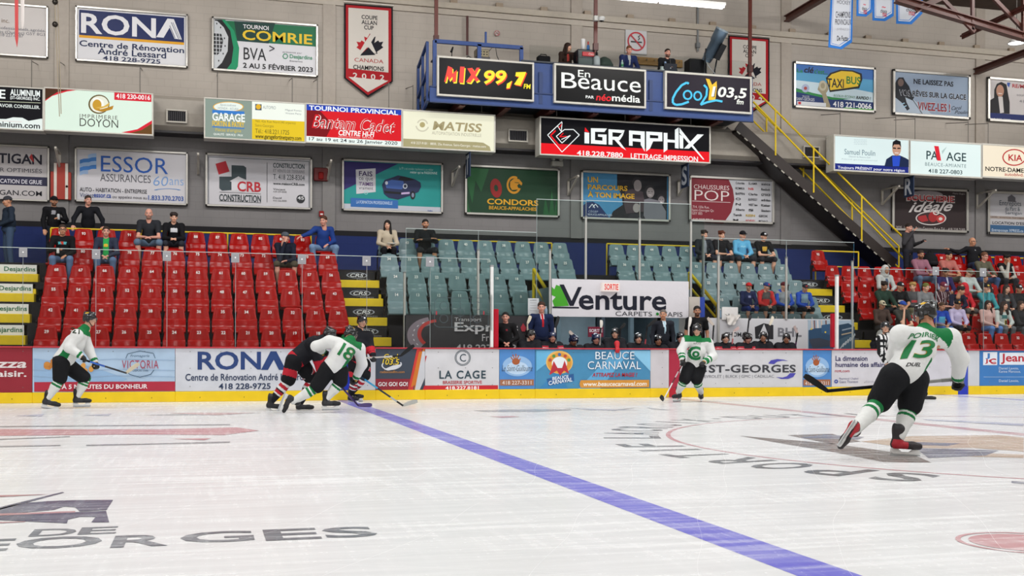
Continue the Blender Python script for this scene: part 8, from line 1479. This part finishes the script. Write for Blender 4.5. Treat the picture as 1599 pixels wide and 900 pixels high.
# --- skater facing the camera by the red line
P = at(1080, 628, z=0).y; f = lambda px, py, d=0: at(px, py, P+d)
J = jj(P, pel=(1084, 572, .05), chest=(1089, 549, -.02), neck=(1089, 528, -.08), sh=((1073, 532, -.05), (1106, 536, -.02)), el=((1064, 548, -.10), (1114, 557, -.12)), wr=((1066, 562, -.25), (1100, 566, -.32)), hip=((1077, 576), (1092, 576)), kn=((1069, 594, -.14), (1088, 594, -.14)), an=((1060, 612, .02), (1095, 613, .06)))
def crest(jer, g, root):
    O = Vector(root.location); c = Vector(f(1083, 552))-O; rt = Vector((CT, -ST, 0)); up = Vector((0, 0, 1))
    wrap_text('C', jer, c, rt, up, .26, .30, GREEN, root, 'crest', .05, .006); wrap_text('BEAUCE', jer, c+Vector((.06, 0, .21)), rt, up, .16, .035, '#3c4a40', root, 'sponsor_lettering', .0, .006); wrap_text('o', jer, c+Vector((.03, 0, -.02)), rt, up, .15, .14, GREEN, root, 'crest', .12, .006)
skater('skater in white jersey with green C crest near the red line', 'skaters in white and green', P, J, (f(1089, 516, -.12), -.55, .2, 0), dict(HOME, side=None, neck=GOLD, yw=.31, yh=.07, sleeve=[(.45, .6, GREEN), (.72, .97, GREEN)]), '#111215', '#e0b020', .0145, crest, skates=((Vector((-.8, -.55, 0)), Vector((0, 0, 1))), (Vector((-.35, -.85, .05)), Vector((0, 0, 1)))), hand_up=((0, -.3, 1), (0, -.3, 1)))
stick('white shafted stick of the skater with the C crest', f(1069, 563, -.30), f(1036, 626, -.36), f(1034, 621, -.62), ('#7a2c34', '#b8aeb0', '#5a2a30', '#d4d4d4', '#d8d8d8', '#d4d4d4'), '#17181a', '#1d1e20', .04, blade_h=.09)
# --- linesman hidden behind 13
P = at(1424, 624, z=0).y; f = lambda px, py, d=0: at(px, py, P+d)
J = jj(P, pel=(1412, 563), chest=(1396, 540), neck=(1388, 524), sh=((1376, 530), (1402, 531)), el=((1377, 550, -.05), (1406, 552, .0)), wr=((1384, 566, -.1), (1410, 572, -.1)), hip=((1406, 567), (1418, 567)), kn=((1406, 590, -.05), (1430, 592, -.02)), an=((1402, 614), (1445, 615)))
TL = dict(AWAY); TL.update(jersey='#d4d4d4', hem=None, vs=True, sleeve=[(.2, .4, '#17171a'), (.6, .8, '#17171a')], upper=[(.1, .3, '#17171a'), (.5, .7, '#17171a')], pants='#17171b', pants_stripe=False, sock='#17171b', sockband=[], glove=('#c8a088', '#17171a'))
skater('linesman in black and white stripes behind skater 13', 'match officials', P, J, (f(1383, 511, 0), -.5, .15, 0), TL, '#14161a', None, .016, None, skates=((Vector((-.6, -.8, 0)), Vector((0, 0, 1))), (Vector((.7, -.7, 0)), Vector((0, 0, 1)))))
# --- players on the bench
BT_ = dict(AWAY)
def bencher(label, px, py, yaw, pitch, lean=.25, hel='#121316', s=1.0, jers='#15161d'):
    P = 25.14; hc = at(px, py, P-.14); z0 = hc.z-.80; x = hc.x; J, hM = seated(s, lean, 'knees', yaw, pitch); O = Vector((x, P, z0)); W = {}
    for k, v in J.items(): W[k] = O+Vector(tuple(v)) if k in ('pel', 'chest', 'neck') else [O+Vector(tuple(q)) for q in v]
    for i in (0, 1): W['an'][i].z = .36; W['kn'][i].z = max(W['kn'][i].z, .60)
    t = dict(BT_); t['jersey'] = jers; t['upper'] = [(.12, .55, '#b02838'), (.25, .42, '#d8d4d4')] if px % 3 else []
    o = skater(label, G6, P, W, (W['neck']+Vector((0, -.06, .15)), yaw, pitch, 0), t, hel, None, .022, None, seated_=True, s=s, skin=('fair', 'tan', 'pink', 'olive')[int(px) % 4])
    return o
for lb, px, py, yaw, pt, hel in (('bench player in black turned towards the red tie', 828, 521, .8, .1, '#121316'), ('bench player in navy helmet below the navy-suited coach', 862, 524, -.1, .1, '#1d2a4c'), ('bench player in navy helmet looking down beside the tunnel', 895, 529, .3, .5, '#1a2440'), ('bench player in navy helmet below the maroon exit panel', 930, 527, .0, .15, '#1d2a4c'), ('bench player in black helmet with a red glove on the boards', 960, 518, -.5, .05, '#121316'),
    ('bench player in black helmet next to the long black blade', 996, 526, -.1, .05, '#121316'), ('bench player in black helmet below the grey-haired coach', 1027, 529, .0, .1, '#121316'), ('bench player in black helmet half behind the C crest skater', 1062, 525, -.2, .1, '#121316'), ('bench player in black helmet under the house emblem wording', 1132, 526, -.2, .0, '#121316'), ('bench player in black helmet between two upright sticks', 1166, 526, .5, .3, '#121316'), ('bench player in black helmet with chin up before the black triangle', 1191, 524, -.6, -.05, '#121316'), ('bench player in black helmet nearest the hockey mural', 1227, 526, -.6, .1, '#121316')):
    bencher(lb, px, py, yaw, pt, hel=hel)
J, hM = seated(1.0, .15, 'lap', -.3, .1); pg = at(1373, 526, 25.05); human('backup goalie in white mask seated behind the boards', (pg.x, 25.1, pg.z-.75), J, hM, 1.0, hair=None, hat=('goaliemask', '#cfcfcb'), top='#1c1c26', pants='#1c1c22', legs=False, group=G6)
q = MB(); 
for i in range(5): z = -.045+.02*i; q.tube([(-.065, -.115, z+.005), (0, -.155, z), (.065, -.115, z+.005)], .004, '#3a3c40', 5)
o = q.build('face_cage', METAL, bpy.data.objects['person.%03d' % (len([x for x in bpy.data.objects if x.name.startswith('person')])-1)]); o.matrix_local = hM
q = MB(); q.bbox(-.35, .35, -.16, .16, 0, .5, '#2a2a2e', .02); o = q.build('bench_box', PAINT); o.location = (pg.x, 25.1, pg.z-.75-.5); tag(o, 'dark box seat under the backup goalie', 'bench')
# sticks standing along the bench
SB = 'sticks standing along the players bench'
def bstick(label, x0, y0, x1, y1, x2, y2, cs, blade, P=24.95): stick(label, at(x0, y0, P), at(x1, y1, P), at(x2, y2, P), cs, cs[0], blade, .72, SB, blade_h=.075)
bstick('upright stick with cream blade left of the navy-suited coach', 824.5, 545, 824, 505, 829, 493, ('#b8b0a4', '#a49c90'), '#c4bca8')
bstick('upright stick with dark blade right of the navy-suited coach', 868, 535, 867, 512, 873, 494, ('#b8b4b0', '#d0ccc8'), '#1d1e22')
bstick('pale stick blade over the bent navy helmet', 900, 545, 899, 526, 889, 517, ('#c8c0b8', '#b0a8a0'), '#c8beb4')
bstick('thin pale stick before the maroon exit panel', 936.5, 545, 938.5, 512, 939.5, 500, ('#c8c4c0', '#b8b4b0', '#2a2a2c'), '#c8c4bc')
bstick('black stick with yellow shaft behind the red glove', 968, 545, 969, 513, 977, 505, ('#d0a828', '#2a2a2c', '#1c1c1f'), '#17181a')
bstick('long black blade stick beside the grey-haired coach', 1007, 545, 1011, 510, 1027, 497, ('#a84850', '#2a2a2c', '#1c1c1f'), '#1a1b1d')
bstick('stick with white curved blade between the coaches', 1075, 545, 1076, 510, 1079, 495, ('#b8b4b0', '#d0ccc8'), '#d4d0ca')
bstick('stick with wide cream blade right of the black polo', 1113, 540, 1115, 508, 1105, 496, ('#3c3c40', '#2c2c30', '#26262a'), '#c4bab0')
bstick('stick with red lined blade over the house wording', 1143, 545, 1146, 517, 1155, 511, ('#b86a6c', '#c8c0bc'), '#b8a09c')
bstick('thin dark upright stick before the schoolboys', 1165, 543, 1170, 500, 1173, 492, ('#7a6460', '#3c3c40', '#2a2a2e'), '#26262a')
bstick('stick with pale blade beside the black triangle emblem', 1199, 545, 1202, 508, 1208, 494, ('#26262a', '#2a2a2e', '#3a3a3e'), '#cfc8b8')
bstick('black curved stick nearest the hockey mural', 1242, 545, 1246, 520, 1240, 509, ('#4c2c4c', '#1d1d20', '#17181a'), '#b8a8a4')
# red glove laid over the boards
gv, gq = GLOVE; gp_ = at(963, 546, BP+.02); root = np_obj('hockey_glove', [(xf(gv*.95, frame_from((-.1, -.5, -1), (0, -1, 0))), gq, col('#c0242e'))], LEATHER, None); root.location = gp_+Vector((0, -.06, .05)); tag(root, 'red glove hanging over the board edge above the carnival board', 'glove')
